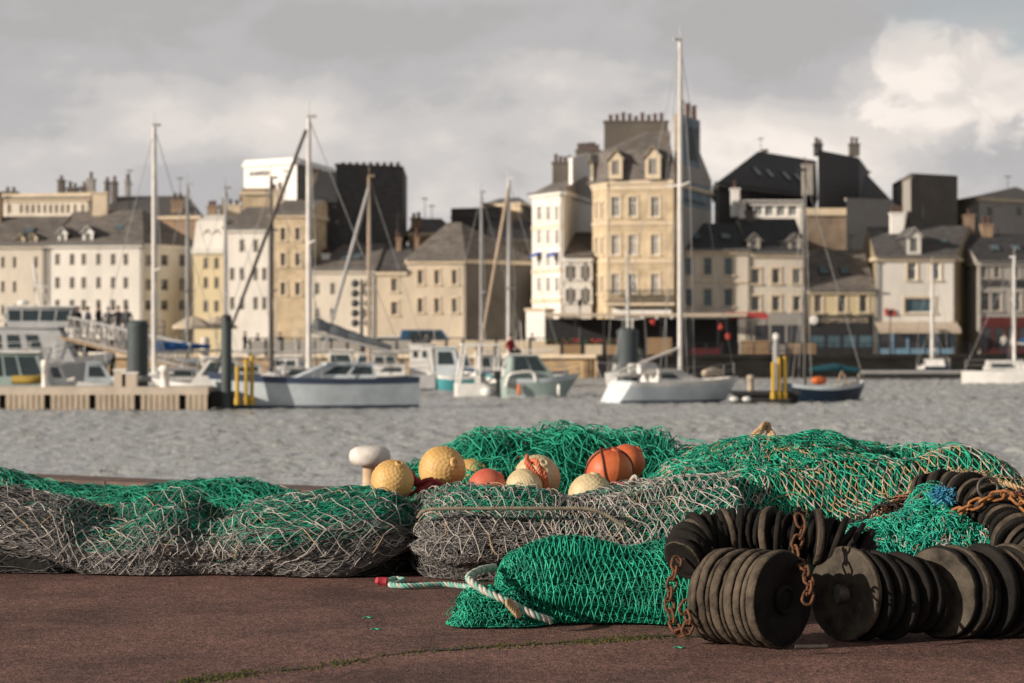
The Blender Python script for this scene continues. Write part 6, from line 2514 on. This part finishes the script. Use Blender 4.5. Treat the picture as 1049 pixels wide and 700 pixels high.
# 5. big green and tan drape at right
rows = hrows([(655, 14.9, .9, 482), (700, 14.9, 1.05, 468), (745, 14.9, 1.2, 464), (780, 14.9, 1.25, 462), (810, 14.9, 1.3, 458), (835, 14.9, 1.3, 451), (865, 14.9, 1.3, 455), (895, 14.85, 1.25, 463), (925, 14.8, 1.2, 470), (960, 14.8, 1.15, 468), (1000, 14.75, 1.1, 470), (1040, 14.7, 1.0, 482), (1090, 14.6, .9, 500), (1130, 14.6, .8, 515)])
H = Heap(rows, 41, 0.035, 1.4, 0.035, 6, e=0.95, ends=(.06, .02))
nb = NB()
cm5 = lambda u, v: np.where(H.n1(np.stack([u * 9, v * 5, u * 0], -1), .6) > .9, CD, CG)
H.core(nb, CG, 220, 90, -0.05, cm5)
H.filaments(nb, 1800, 0.0032, 0, 36, (-.04, .01), .014, (.06, .3), vdrift=.10, mfun=pick([GR, BG, DG, WH, TN, RU], [.42, .18, .22, .06, .07, .05]))
H.mesh(nb, 76, 40, 0.0038, GR, off=(.0, .03), jit=.2, sag=.25, K=6, mfun=pick([GR, BG, TN], [.55, .37, .08]), skew=-.12)
H.mesh(nb, 60, 24, 0.0036, TN, ur=(.25, .85), vr=(.1, .48), off=(.01, .035), jit=.22, sag=.25, mfun=pick([TN, WH, BG], [.45, .25, .3]), skew=-.2)
H.mesh(nb, 34, 24, 0.0034, WH, ur=(.0, .22), vr=(.15, .6), off=(.01, .03), jit=.2, sag=.22, mfun=pick([WH, BG], [.6, .4]), skew=.2)
H.tangle(nb, 1500, .0034, GR, 16, .024, off=(.0, .04), ur=(.08, .62), vr=(.36, .8), turn=1.5, mfun=pick([GR, BG, DG, WH, RU, TN], [.45, .32, .12, .04, .03, .04]))
H.tangle(nb, 160, .0034, GR, 12, .03, off=(.0, .03), vr=(.1, .6), mfun=pick([GR, BG, TN, WH], [.4, .3, .2, .1]))
big = H
tag(nb.build('fishing_net', NM), 'largest green net, edged with tan twine, draped behind the rubber discs', 'fishing net', 'fishing nets heaped on the quay')

# tan edge rope of the drape
o = thing('rope', 'frayed tan rope along the lower edge of the draped green net', 'rope', P(960, 495, 12.9))
mb = MB()
rope_pts(mb, smooth_path([P(px, py, d) - o.location for px, py, d in ((876, 541, 13.2), (905, 522, 13.1), (940, 501, 13.0), (962, 491, 12.95), (985, 489, 12.9), (1010, 491, 12.85), (1035, 497, 12.8), (1070, 512, 12.7))], 8), 0.016, 3, .07)
mb.build('strand', N_TAN, o)
f = NB()
pts = np.array([list(P(px, py, d) - o.location) for px, py, d in ((905, 521, 13.05), (940, 500, 12.95), (962, 490, 12.9), (985, 488, 12.85), (1010, 490, 12.8))])
N = 220
tt = RNG.uniform(0, 4, N)
i0 = np.clip(tt.astype(int), 0, 3)
st = pts[i0] * (1 - (tt - i0))[:, None] + pts[i0 + 1] * (tt - i0)[:, None]
d_ = RNG.normal(size=(N, 3)) * [.05, .02, .03] + [.04, 0, 0]
k_ = np.linspace(0, 1, 6)[None, :, None]
f.tubes(st[:, None] + d_[:, None] * k_ + RNG.normal(0, .006, (N, 6, 3)), .003, 0)
f.build('frayed_yarn', [N_TAN], o)
for k, (pa, pb) in enumerate((((960, 492), (1002, 508)), ((968, 496), (1000, 497)))):
    pass

# 6. teal tangle in front of it
rows = hrows([(858, 12.2, .25, 560), (880, 12.2, .35, 541), (915, 12.2, .38, 538), (945, 12.2, .4, 516), (965, 12.2, .42, 507), (985, 12.2, .42, 524), (1010, 12.2, .42, 534), (1030, 12.2, .36, 545), (1045, 12.2, .3, 570)])
H = Heap(rows, 55, 0.03, 2.6, 0.02, 6, e=.9, ends=(.07, .07))
nb = NB()
N_TEAL = net_mat('teal_twine', (0.006, 0.23, 0.165), (0.04, 0.47, 0.345))
H.core(nb, 0, 110, 44, -0.03)
H.tangle(nb, 2300, .0032, 1, 14, .018, off=(-.02, .03), vr=(.05, .8), turn=1.6, mfun=pick([1, 2, 3, 4, 5], [.66, .2, .06, .05, .03]))
H.mesh(nb, 34, 16, .0034, 1, vr=(.05, .8), off=(0, .03), jit=.35, sag=.5, mfun=pick([1, 2], [.7, .3]))
mm6 = [mat('packed_teal_net', (0.003, 0.11, 0.08), 0.85, .3, 14, .9, 45, col2=(0.008, .20, .15), spec=.1), N_TEAL, N_GREEN2, N_WHITE, N_RUST, net_mat('purple_twine', (.12, .04, .09), (.22, .09, .16))]  # teal core carries painted shade, darker than the twine over it
tag(nb.build('fishing_net', mm6), 'knotted teal net bundle with frayed tufts, tucked between the rubber rolls at right', 'fishing net', 'fishing nets heaped on the quay')
nb = NB()
q = np.array(list(P(966, 507, 11.95)))
N = 260
d_ = RNG.normal(size=(N, 3))
d_ /= np.linalg.norm(d_, axis=1)[:, None]
t = np.linspace(0, 1, 5)[None, :, None]
L_ = d_[:, None] * t * RNG.uniform(.012, .075, (N, 1, 1)) * [1.2, .6, .8] + RNG.normal(0, .006, (N, 5, 3))
nb.tubes(L_, .0028, 0)
bl = nb.build('rope_tuft', [net_mat('blue_twine', (.03, .22, .42), (.10, .42, .62))])
bl.location = q
tag(bl, 'frayed bright blue rope tuft on top of the teal net', 'rope tuft')

# dark brown heap of strands added to darken the hollow under the drape
rows = hrows([(868, 12.9, .3, 545), (900, 12.9, .35, 527), (940, 12.9, .4, 512), (990, 12.9, .4, 505), (1050, 12.8, .4, 512), (1080, 12.8, .4, 522)])
H = Heap(rows, 61, 0.03, 2.6, 0.02, 6)
nb = NB()
H.core(nb, 0, 90, 40, -0.04)
H.tangle(nb, 500, .005, 0, 14, .03, off=(-.03, .02), mfun=pick([0, 1], [.75, .25]))
tag(nb.build('rope_tangle', [mat('dark_rope', (0.028, 0.022, 0.02), .9, .3, 18), N_RUST]), 'dark brown heap of strands added to darken the hollow beneath the tan-edged drape', 'rope')

# 7. bright green bag in front
nb = NB()
rows = [(PX(px, d), d, hd, PZ(py, d)) for px, d, hd, py in ((508, 11.95, .18, 600), (520, 11.95, .36, 572), (545, 11.95, .44, 560), (575, 11.95, .46, 558), (610, 11.95, .46, 562), (650, 11.95, .46, 563), (690, 11.9, .46, 560), (730, 11.9, .45, 562), (790, 11.9, .42, 566))]
H = Heap(rows, 72, 0.010, 2.2, 0.022, 6, e=.85, th=(-.22, 1.1), under=.34, ends=(.10, .05))
H.core(nb, CG, 200, 70, -0.02)
H.filaments(nb, 700, .0034, 0, 40, (-.02, .01), .01, (.2, .6), mfun=pick([GR, DG, BG], [.4, .5, .1]))
uw = lambda fu, fv: 1 - (1 - np.clip(fu, 0, 1)) ** 1.35
H.mesh(nb, 84, 9, .0031, GR, vr=(.03, .52), off=(.006, .024), jit=.16, sag=.15, K=6, ufun=lambda fu, fv: np.clip(fu, 0, 1.0) ** .75, mfun=pick([GR, BG], [.5, .5]))
H.mesh(nb, 110, 20, .0028, GR, vr=(.35, .95), off=(.0, .015), jit=.2, sag=.25, mfun=pick([GR, BG, DG], [.5, .15, .35]))
H.mesh(nb, 150, 12, .0022, DG, ur=(.2, 1), vr=(.0, .5), off=(-.012, .0), jit=.3, sag=.2, mfun=pick([GR, DG], [.3, .7]))
# small lobe at its mouth
rows = [(PX(px, d), d, hd, PZ(py, d)) for px, d, hd, py in ((466, 11.6, .14, 630), (476, 11.62, .24, 609), (495, 11.65, .30, 603), (520, 11.68, .32, 606), (545, 11.7, .30, 612), (575, 11.75, .2, 625))]
H3 = Heap(rows, 77, .012, 2.5, .02, 6, e=.8, th=(-.2, 1.1), ends=(.14, .2))
H3.core(nb, CG, 90, 44, -.015)
H3.mesh(nb, 34, 13, .0032, GR, vr=(.02, .8), off=(.002, .015), jit=.2, sag=.2, mfun=pick([GR, BG], [.5, .5]))
H3.filaments(nb, 260, .0034, 0, 30, (-.01, .01), .01, (.2, .6), mfun=pick([GR, DG, BG], [.4, .4, .2]))
H3.tangle(nb, 60, .003, BG, 10, .025, off=(0, .02), mfun=pick([GR, BG], [.5, .5]))
tag(nb.build('fishing_net', NM), 'bright green net bag lying in front, its fine meshes bulging over a folded mouth', 'fishing net', 'fishing nets heaped on the quay')

# the pale rope laced through the bag's mouth
ropew = [mat('pale_rope', (0.46, 0.44, 0.38), .9, .2, 25), mat('mint_rope', (0.16, 0.40, 0.33), .9, .2, 25)]
o = thing('rope', 'thick pale rope laced round the folded mouth of the bright green net bag', 'rope', P(500, 600, 11.3))
mb = MB()
rope_pts(mb, smooth_path([P(px, py, d) - o.location for px, py, d in ((507, 581, 11.75), (492, 584, 11.55), (480, 592, 11.36), (492, 603, 11.28), (510, 612, 11.24), (526, 619, 11.24), (545, 629, 11.22), (565, 636, 11.25))], 8), .0175, 3, .08, ms=[0, 0, 1])
mb.build('strand', ropew, o)
mb = MB()
for k in range(5):
    c = P(522 + 2 * k, 619 + 2.2 * k, 11.2) - o.location
    mb.torus(c, .022, .008, Matrix.Rotation(1.1, 3, 'Y') @ Matrix.Rotation(.5, 3, 'X'), 12, 6)
mb.build('whipping', N_TAN, o)

# loose rope end on the ground
o = thing('rope', 'short mint and white rope end with a red tip on the asphalt', 'rope', P(430, 602, 13.2))
z_ = .02
pts = []
for px, d in ((397, 13.45), (404, 13.62), (414, 13.55), (406, 13.35), (400, 13.28), (414, 13.22), (436, 13.26), (456, 13.30), (474, 13.22), (490, 13.1)):
    pts.append(Vector((PX(px, d), d, z_)) - Vector((o.location.x, o.location.y, 0)))
o.location.z = 0
mb = MB()
rope_pts(mb, smooth_path(pts, 7), .016, 3, .07, ms=[0, 1, 1])
mb.build('strand', ropew, o)
mb = MB()
a = pts[0]
mb.tube([a, a + Vector((-.03, .01, 0)), a + Vector((-.06, -.01, .01))], [.024, .027, .018], 8)
mb.build('tip', mat('red_whipping', (.38, .03, .05), .7, .2, 12), o)

# ------------------------------------------------------------------ floats
def dimples(n):
    i = np.arange(n) + .5
    ph = np.arccos(1 - 2 * i / n)
    th = PI * (1 + 5 ** .5) * i
    return np.stack([np.cos(th) * np.sin(ph), np.sin(th) * np.sin(ph), np.cos(ph)], 1)


def buoy(label, px, py, rpx, d, m, bumpy=True, rot=(0, 0, 0), lugs=True, seam=True, group='trawl floats among the nets', wrap=None, sy=1.0):
    r = rpx * d / F
    c = P(px, py, d)
    o = thing('trawl_float', label, 'float', c, 0, group)
    nU, nV = 120, 72
    u, v = np.meshgrid(np.linspace(0, 2 * PI, nU), np.linspace(0.0, PI, nV), indexing='ij')
    D = np.stack([np.cos(u) * np.sin(v), np.sin(u) * np.sin(v), np.cos(v)], -1)
    R_ = np.ones(D.shape[:-1])
    if bumpy:
        K = dimples(330)
        flat = D.reshape(-1, 3)
        dd = np.arccos(np.clip((flat @ K.T).max(1), -1, 1)).reshape(R_.shape)
        R_ = R_ + .024 * np.exp(-(dd / .052) ** 2) - .008
        R_ = np.where(np.abs(D[..., 2]) < .09, 1.012, R_)
    else:
        R_ = R_ + .012 * np.exp(-((np.abs(D[..., 0])) / .05) ** 2) + .012 * np.exp(-((np.abs(D[..., 1])) / .05) ** 2)
        R_ = R_ + .006 * SN(int(px))(D, .8)
    Mx = np.array(Matrix.Rotation(rot[2], 3, 'Z') @ Matrix.Rotation(rot[1], 3, 'Y') @ Matrix.Rotation(rot[0], 3, 'X'))
    G = (D * R_[..., None] * r * [1, sy, 1]) @ Mx.T
    nb = NB()
    nb.grid(G, 0)
    nb.build('shell', [m], o)
    if lugs:
        for sg in (-1, 1):
            lb = MB()
            ax = Vector(Mx @ np.array([0, 0, 1.0])) * sg
            c2 = ax * r * 1.0
            q = ax.to_track_quat('Z', 'Y').to_matrix().to_4x4()
            lb.lathe([(r * .24, -.05 * r), (r * .22, r * .03), (r * .17, r * .06), (r * .10, r * .06), (r * .08, 0)], 20, 0, Matrix.Translation(c2) @ q)
            lb.build('lug', m, o)
    if wrap:
        for k, (ang, tilt) in enumerate(((.2, .35), (1.35, -.3), (2.4, .5))[:wrap]):
            pts = []
            Mw = Matrix.Rotation(ang, 3, 'Z') @ Matrix.Rotation(PI / 2 + tilt, 3, 'X')
            for i in range(49):
                a = 2 * PI * i / 48
                pts.append(Mw @ Vector((math.cos(a), math.sin(a), .05 * math.sin(3 * a))) * r * 1.035)
            wb = MB()
            rope_pts(wb, pts, .0062, 3, .03)
            wb.build('lashing', mat('brown_cord', (.12, .05, .035), .9, .3, 20), o)
    return o


F_YEL = mat('yellow_float', (0.46, 0.265, 0.085), .55, .22, 5, .06, 60, col2=(0.68, 0.44, 0.17))
F_CRM = mat('cream_float', (0.42, 0.32, 0.17), .6, .12, 4, .06, 60, col2=(0.66, 0.56, 0.36))
F_ORG = mat('orange_float', (0.44, 0.085, 0.035), .5, .10, 5, .15, 40, col2=(0.66, 0.17, 0.06))
F_RED = mat('faded_red_float', (0.46, 0.085, 0.05), .6, .12, 6, .2, 60, col2=(0.55, 0.15, 0.09))
buoy('yellow studded float at the left end of the row, beside the white bollard', 402, 493, 22, 14.9, F_YEL, rot=(.5, .3, .2))
buoy('largest yellow studded float, highest of the yellow ones', 453, 481, 24, 15.3, F_YEL, rot=(1.2, .4, .5))
buoy('dull yellow float half buried under green meshes behind the largest yellow one', 482, 489, 19, 16.5, F_YEL, rot=(.4, 1.0, .1))
buoy('faded red float low under white meshes right of the largest yellow one', 499, 499, 19, 15.1, F_RED, bumpy=False, rot=(.4, .8, .4))
buoy('cream yellow float with a lit round face in front of the rope-wrapped one', 537, 499, 19, 15.0, F_CRM, rot=(.2, 1.2, 1))
buoy('pale ochre float with orange rope hung round it', 550, 490, 24, 15.5, F_CRM, rot=(.8, .2, .2))
buoy('palest cream float, low in front of the orange one', 605, 508, 23, 14.8, F_CRM, rot=(.1, .2, .6))
buoy('big glossy orange float lashed with brown cord', 624, 483, 24, 15.4, F_ORG, bumpy=False, rot=(.3, .2, .35), wrap=2)
buoy('orange float half hidden behind the corded orange one', 642, 474, 19, 16.0, F_ORG, bumpy=False, rot=(.6, .5, .9))
buoy('small yellow float on top of the draped green net, wound with tan rope', 768, 462, 13, 15.3, F_YEL, rot=(.3, 1.2, .3))

# rope tied on the floats
def ropebunch(label, pts, r, m, n=5, spread=.03, seed=1):
    rg = random.Random(seed)
    c = Vector(pts[0])
    o = thing('rope', label, 'rope', c)
    for k in range(n):
        mb = MB()
        q = [Vector(p) - c + Vector((rg.gauss(0, spread), rg.gauss(0, spread * .6), rg.gauss(0, spread))) for p in pts]
        rope_pts(mb, smooth_path(q, 6), r, 3, r * 4)
        mb.build('strand', m, o)
    return o


N_ORR = net_mat('orange_rope', (.42, .09, .04), (.60, .20, .11), .8, 14)
N_REDR = net_mat('red_rope', (.22, .02, .03), (.36, .06, .06), .8, 14)
ropebunch('frayed orange rope slung down over the pale ochre float', [P(540, 470, 15.15), P(546, 474, 15.02), P(552, 484, 14.98), P(558, 496, 15.0), P(561, 508, 15.05)], .014, N_ORR, 4, .018, 3)
ropebunch('dark red rope bundled between the two nearest yellow floats', [P(420, 489, 15.1), P(428, 498, 15.0), P(437, 496, 15.0), P(443, 504, 14.95), P(430, 506, 14.9)], .013, N_REDR, 5, .025, 5)
ropebunch('tangled red and brown rope lying under the corded orange float', [P(634, 500, 15.1), P(646, 498, 15.0), P(655, 490, 15.1), P(648, 504, 14.95)], .011, N_REDR, 5, .025, 9)
ropebunch('thick tan rope loop standing up beside the small yellow float', [P(770, 460, 15.1), P(774, 448, 15.05), P(780, 439, 15.05), P(787, 437, 15.1), P(789, 448, 15.05), P(785, 460, 15.0)], .016, N_TAN, 4, .012, 11)
o = thing('rope', 'short cream cord end with a knot beside the orange float', 'rope', P(650, 492, 15.0))
mb = MB()
rope_pts(mb, smooth_path([P(645, 494, 15) - o.location, P(650, 488, 14.95) - o.location, P(654, 493, 14.95) - o.location, P(649, 496, 14.95) - o.location], 6), .012, 3, .05)
mb.build('strand', ropew[0], o)

# white mushroom bollard on the quay edge
d = 20.9
o = thing('bollard', 'white mushroom-headed mooring bollard at the quay edge behind the nets', 'bollard', (PX(379, d), d, 0))
s_ = d / F
z1 = PZ(457, d)
mb = MB()
R_ = 21.5 * s_
mb.lathe([(R_ * .5, 0), (R_ * .46, .06), (R_ * .36, .12), (R_ * .34, z1 - .19), (R_ * .42, z1 - .165)], 32)
mb.build('stem', mat('cream_paint', (.58, .42, .27), .6, .2, 6, .2, 30), o)
mb = MB()
mb.lathe([(R_ * .42, z1 - .17), (R_ * .8, z1 - .165), (R_ * .97, z1 - .125), (R_, z1 - .085), (R_ * .93, z1 - .04), (R_ * .72, z1 - .012), (R_ * .35, z1), (.001, z1)], 40)
mb.build('head', mat('chipped_white_paint', (.50, .46, .42), .6, .2, 7, .25, 30, col2=(.72, .69, .64)), o)

# ------------------------------------------------------------------ rubber rollers
RUB = mat('worn_rubber', (0.0065, 0.006, 0.0055), .8, .3, 7, .35, 60, col2=(0.019, 0.016, 0.014), spec=.15)
RUBE = mat('scuffed_rubber_rim', (0.020, 0.017, 0.014), .85, .3, 9, .6, 40, col2=(0.125, 0.098, 0.072), ramp=(.32, .68), spec=.15, stretch=(1, 1, 1))
RUBP = mat('pale_scuffed_plate', (0.022, 0.019, 0.016), .8, .3, 6, .4, 30, col2=(0.095, 0.08, 0.062), spec=.15)
RUST = mat('rusty_iron', (0.05, 0.024, 0.015), .85, .4, 26, .5, 60, col2=(0.19, 0.075, 0.032))
STEEL = mat('dull_steel', (0.10, 0.085, 0.075), .55, .3, 15, .3, 50, metal=.5)


def disc(parent, c, axis, r, th, seed, rough=.0, m_rim=RUBE, m_face=RUB, name='rubber_disc', hole=.12, n=56):
    rg = np.random.default_rng(seed)
    a = np.linspace(0, 2 * PI, n, endpoint=False)
    rad = 1 + rough * sum(rg.normal() / (k + 1) * np.cos(k * a + rg.uniform(0, 6.3)) for k in range(2, 9))
    rad = rad + rg.normal(0, .002 + rough * .05, n)
    for k in range(rg.integers(1, 5)):   # gouges and torn bits of rim
        a0, w_, dp = rg.uniform(0, 6.28), rg.uniform(.05, .16), rg.uniform(.01, .02 + rough * 2.2)
        da = np.abs((a - a0 + PI) % (2 * PI) - PI)
        rad = rad - dp * np.exp(-(da / w_) ** 4)
    mb = MB()
    q = Vector(axis).normalized().to_track_quat('Z', 'Y').to_matrix().to_4x4()
    T = Matrix.Translation(Vector(c)) @ q
    h = th / 2
    prof = [(r * hole, -h), (r * .75, -h), (r * .955, -h), (r * .985, -h * .82), (r * .992, -h * .3), (r * 1.0, h * .2), (r * .985, h * .82), (r * .955, h), (r * .75, h), (r * hole, h), (r * hole, -h)]
    ms = [1, 1, 0, 0, 0, 0, 0, 1, 1, 1]
    mb.lathe(prof, n, 0, T, True, ms, rad)
    o = mb.build(name, [m_rim, m_face], parent)
    return o


def link(parent, c, t, up, Lk=.05, r=.009, m=RUST, w=.55):
    """one chain link, long axis t"""
    t = Vector(t).normalized()
    up = Vector(up)
    s = t.cross(up).normalized()
    mb = MB()
    pts = []
    for k in range(21):
        a = 2 * PI * k / 20
        x = math.cos(a) * Lk * .5 + (Lk * .35 if math.cos(a) > 0.05 else (-Lk * .35 if math.cos(a) < -.05 else 0))
        pts.append(Vector(c) + t * x + s * math.sin(a) * Lk * w)
    mb.tube(pts, r, 8, cap=False)
    mb.build('link', m, parent)


def chain(label, pts, Lk=.05, r=.009, m=RUST, group='rusty chains'):
    pts = smooth_path(pts, 10)
    o = thing('chain', label, 'chain', pts[0], 0, group)
    dist = [0]
    for a, b in zip(pts, pts[1:]):
        dist.append(dist[-1] + (b - a).length)
    st = Lk * 1.32
    n = int(dist[-1] / st)
    up0 = Vector((.3, -.8, .5))
    for k in range(n):
        x = (k + .5) * st
        p = Vector([np.interp(x, dist, [q[j] for q in pts]) for j in range(3)])
        x2 = min(x + .02, dist[-1])
        p2 = Vector([np.interp(x2, dist, [q[j] for q in pts]) for j in range(3)])
        t = (p2 - p)
        if t.length < 1e-6:
            t = Vector((0, 0, -1))
        t.normalize()
        up = up0 - t * up0.dot(t)
        up.normalize()
        if k % 2:
            up = t.cross(up)
        link(o, p - o.location, t, up, Lk, r, m)
    return o


# A: big roller, front left; its dark face looks to the right
ax = Vector((.72, -.69, .0)).normalized()
R0 = .218
face = Vector((PX(803, 10.62), 10.62, R0))
o = thing('rubber_roller', 'big ribbed rubber roller on the ground, black end face turned to the right', 'roller', (face.x, face.y, 0), 0, 'rubber footrope rollers')
f0 = Vector((0, 0, R0))
ths = [.052, .030, .044, .05, .028, .05, .03, .046, .036, .03]
x = 0
for k, t in enumerate(ths):
    rr = R0 * (1.0, .975, .985, .995, .955, .985, .96, .985, .97, .90)[k]
    last = k == len(ths) - 1
    disc(o, f0 - ax * (x + t / 2) - Vector((0, 0, R0 - rr)), ax, rr, t - .004 - random.uniform(0, .006), 100 + k, .008, RUBP if last else RUBE, RUBP if last else RUB)
    x += t
hb = MB()
q = ax.to_track_quat('Z', 'Y').to_matrix().to_4x4()
hb.lathe([(.001, .008), (.042, .008), (.046, .0), (.055, -x + .0), (.001, -x - .03)], 20, 0, Matrix.Translation(f0) @ q)
hb.build('axle', RUB, o)
hb = MB()
hb.lathe([(R0 * .3, .001), (R0 * .3, .012), (R0 * .22, .02), (R0 * .2, .001)], 30, 0, Matrix.Translation(f0) @ q)
hb.build('washer', RUB, o)

# B: discs standing in a row to the right, faces turned to the left
bx = Vector((.77, .64, .0)).normalized()
p0 = Vector((PX(866, 10.93), 10.93, 0))
o = thing('rubber_roller', 'row of big upright rubber discs at right, flat sunlit tops facing left', 'roller', p0, 0, 'rubber footrope rollers')
rowdir = Vector((.985, .17, 0))
xs = [(.0, .215, .05), (.07, .207, .045), (.13, .19, .05), (.19, .194, .05), (.25, .186, .05), (.32, .175, .05), (.385, .15, .05), (.45, .213, .05), (.52, .214, .048), (.575, .200, .05), (.65, .217, .052), (.72, .206, .05), (.79, .216, .055), (.85, .195, .05), (.92, .216, .05), (.99, .21, .05), (1.06, .2, .05)]
for k, (s_, rr, t) in enumerate(xs):
    tilt = Vector((random.uniform(-.12, .12), random.uniform(-.12, .12), random.uniform(-.08, .08)))
    disc(o, rowdir * s_ + Vector((0, 0, rr + (0 if rr > .19 else .03) - .002)), bx + tilt, rr, t * random.uniform(.7, 1) - .004, 140 + k, .010, RUBE if (rr > .2 and k % 3 != 1) else RUB, RUBP if k in (0, 7) else RUB)
hb = MB()
hb.tube([Vector((0, 0, .21)) + rowdir * (-.04), Vector((0, 0, .2)) + rowdir * .5, Vector((0, 0, .21)) + rowdir * 1.1], .045, 14)
hb.build('axle', STEEL, o)

# C: string of small worn discs lying on top
o = thing('rubber_roller', 'string of small jagged rubber discs lying over the big ribbed roller', 'roller', P(770, 560, 11.1), 0, 'rubber footrope rollers')
path = smooth_path([P(px, py, d) - o.location for px, py, d in ((700, 572, 11.0), (712, 556, 11.1), (735, 549, 11.15), (770, 547, 11.15), (810, 548, 11.1), (845, 553, 11.1), (868, 563, 11.1), (884, 576, 11.1))], 10)
n = 36
for k in range(n):
    i = int(k / (n - 1) * (len(path) - 2))
    p = path[i]
    t = (path[min(i + 4, len(path) - 1)] - path[max(0, i - 4)]).normalized()
    t = t + Vector((random.uniform(-.2, .2), random.uniform(-.35, .1), random.uniform(-.15, .15)))
    rr = random.uniform(.10, .14) if k > 2 else .095 + .01 * k
    disc(o, p + Vector((0, 0, random.uniform(-.012, .012))), t, rr, random.uniform(.018, .034), 200 + k, .04, RUB if k % 6 else RUBE, RUB, n=48)
mb = MB()
mb.tube(path[::4] + [path[-1]], .045, 10)
mb.build('axle', STEEL, o)

# D: upper right string of ribbed discs, curling down
o = thing('rubber_roller', 'curling string of brownish ribbed discs at right below the tan rope edge', 'roller', P(1010, 530, 12.0), 0, 'rubber footrope rollers')
path = smooth_path([P(px, py, d) - o.location for px, py, d in ((945, 508, 12.5), (975, 505, 12.4), (1000, 512, 12.2), (1020, 528, 12.0), (1038, 548, 11.8), (1058, 566, 11.65), (1085, 585, 11.5))], 10)
n = 24
for k in range(n):
    i = int(k / (n - 1) * (len(path) - 2))
    p = path[i]
    t = (path[min(i + 4, len(path) - 1)] - path[max(0, i - 4)]).normalized()
    t = t + Vector((random.uniform(-.12, .12), random.uniform(-.12, .12), random.uniform(-.1, .1)))
    disc(o, p, t, random.uniform(.105, .13), random.uniform(.026, .036), 260 + k, .012, RUBE if k % 2 == 0 else RUB, RUB, n=44)
mb = MB()
mb.tube(path[::4] + [path[-1]], .045, 10)
mb.build('axle', STEEL, o)

chain('rusty chain hanging down the left end of the big ribbed roller', [P(694, 572, 10.95), P(690, 592, 10.9), P(686, 612, 10.85), P(688, 632, 10.8), P(696, 648, 10.75), P(706, 640, 10.7), P(702, 622, 10.75), P(712, 612, 10.75)], .040, .0066, RUST)
chain('rusty chain dropping from the small jagged discs over the black roller face', [P(818, 528, 10.85), P(822, 545, 10.82), P(815, 560, 10.8), P(818, 575, 10.75), P(826, 586, 10.6), P(829, 605, 10.5), P(824, 622, 10.45)], .040, .0066)
chain('orange rusted chain draped across the curling ribbed discs', [P(975, 527, 11.95), P(990, 521, 11.9), P(1005, 514, 11.88), P(1022, 508, 11.88), P(1036, 508, 11.85), P(1048, 518, 11.8), P(1060, 530, 11.75)], .042, .0075, mat('orange_rust', (.14, .055, .02), .9, .35, 26, .5, 60, col2=(.40, .17, .055)))
o = thing('iron_ring', 'bare iron ring standing at the end of the orange rusted chain', 'ring', P(1012, 500, 11.95))
mb = MB()
mb.torus((0, 0, 0), .052, .008, Matrix.Rotation(1.45, 3, 'X') @ Matrix.Rotation(.2, 3, 'Y'), 32, 10)
mb.build('ring', STEEL, o)
o = thing('shackle', 'short steel bar lying at the foot of the black roller face', 'shackle', (PX(829, 10.5), 10.42, .035))
mb = MB()
mb.tube([(-.07, 0, .0), (.07, .015, .0)], .010, 8)
mb.build('bar', STEEL, o)

# ------------------------------------------------------------------ crack with moss in the asphalt
def gpt(px, py):
    d = F * CH / (py - HY)
    return Vector((PX(px, d), d, 0))


ck = smooth_path([gpt(190, 699), gpt(250, 691), (gpt(330, 683)), gpt(400, 671), gpt(470, 665), gpt(540, 661), gpt(610, 657), gpt(690, 652), gpt(760, 655)], 10)
mb = MB()
pw = []
for i, p in enumerate(ck):
    p = p + Vector((random.gauss(0, .006), random.gauss(0, .012), 0))
    w = random.uniform(.006, .016) + .02 * max(0, math.sin(i * .19 + .6)) ** 2
    pw.append((p + Vector((0, -w, .004)), p + Vector((0, w, .004))))
for a, b in zip(pw, pw[1:]):
    mb.quad(a[0], b[0], b[1], a[1])
mb.build('ground_crack', mat('crack_dirt', (.045, .032, .026), .95, .3, 10))['kind'] = 'structure'
mb = MB()
rg = random.Random(5)
for k in range(3200):
    i = rg.randrange(len(ck) - 1)
    p = ck[i].lerp(ck[i + 1], rg.random())
    dens = max(0, math.sin(i * .33) * .6 + math.sin(i * .11 + 1) * .6) ** 1.4
    if rg.random() > dens * .9 + .12:
        continue
    s_ = rg.uniform(.004, .013)
    c = p + Vector((rg.gauss(0, .03), rg.gauss(0, .05), s_ * .25))
    vs = [c + Vector((s_ * math.cos(a) * rg.uniform(.6, 1.2), s_ * math.sin(a) * rg.uniform(.6, 1.2), -s_ * .25)) for a in (0, 1.26, 2.5, 3.8, 5)]
    vs.append(c + Vector((rg.gauss(0, .002), rg.gauss(0, .002), s_ * rg.uniform(.4, .9))))
    mb.add(vs, [(0, 1, 5), (1, 2, 5), (2, 3, 5), (3, 4, 5), (4, 0, 5)], rg.choice((0, 0, 1)), True)
mo = mb.build('moss', [mat('yellow_moss', (.085, .072, .018), .95, .3, 30), mat('green_moss', (.04, .05, .013), .95, .3, 30)])
tag(mo, 'yellow-green moss growing along the crack in the asphalt', 'moss', kind='stuff')
# stray green twine scraps
for k, (px, py) in enumerate(((380, 646), (372, 634), (690, 665))):
    g = gpt(px, py)
    o = thing('twine_scrap', ('short bright green twine scrap alone on the open asphalt', 'tiny green twine shred farther back on the open asphalt', 'green twine scrap on the asphalt before the net bag and big roller')[k], 'twine', g, 0, 'twine scraps')
    mb = MB()
    mb.tube(smooth_path([(0, 0, .006), (.02, .01, .008), (.035, -.006, .006), (.05, .012, .007)], 5), .003, 5)
    mb.build('strand', N_GREEN2, o)
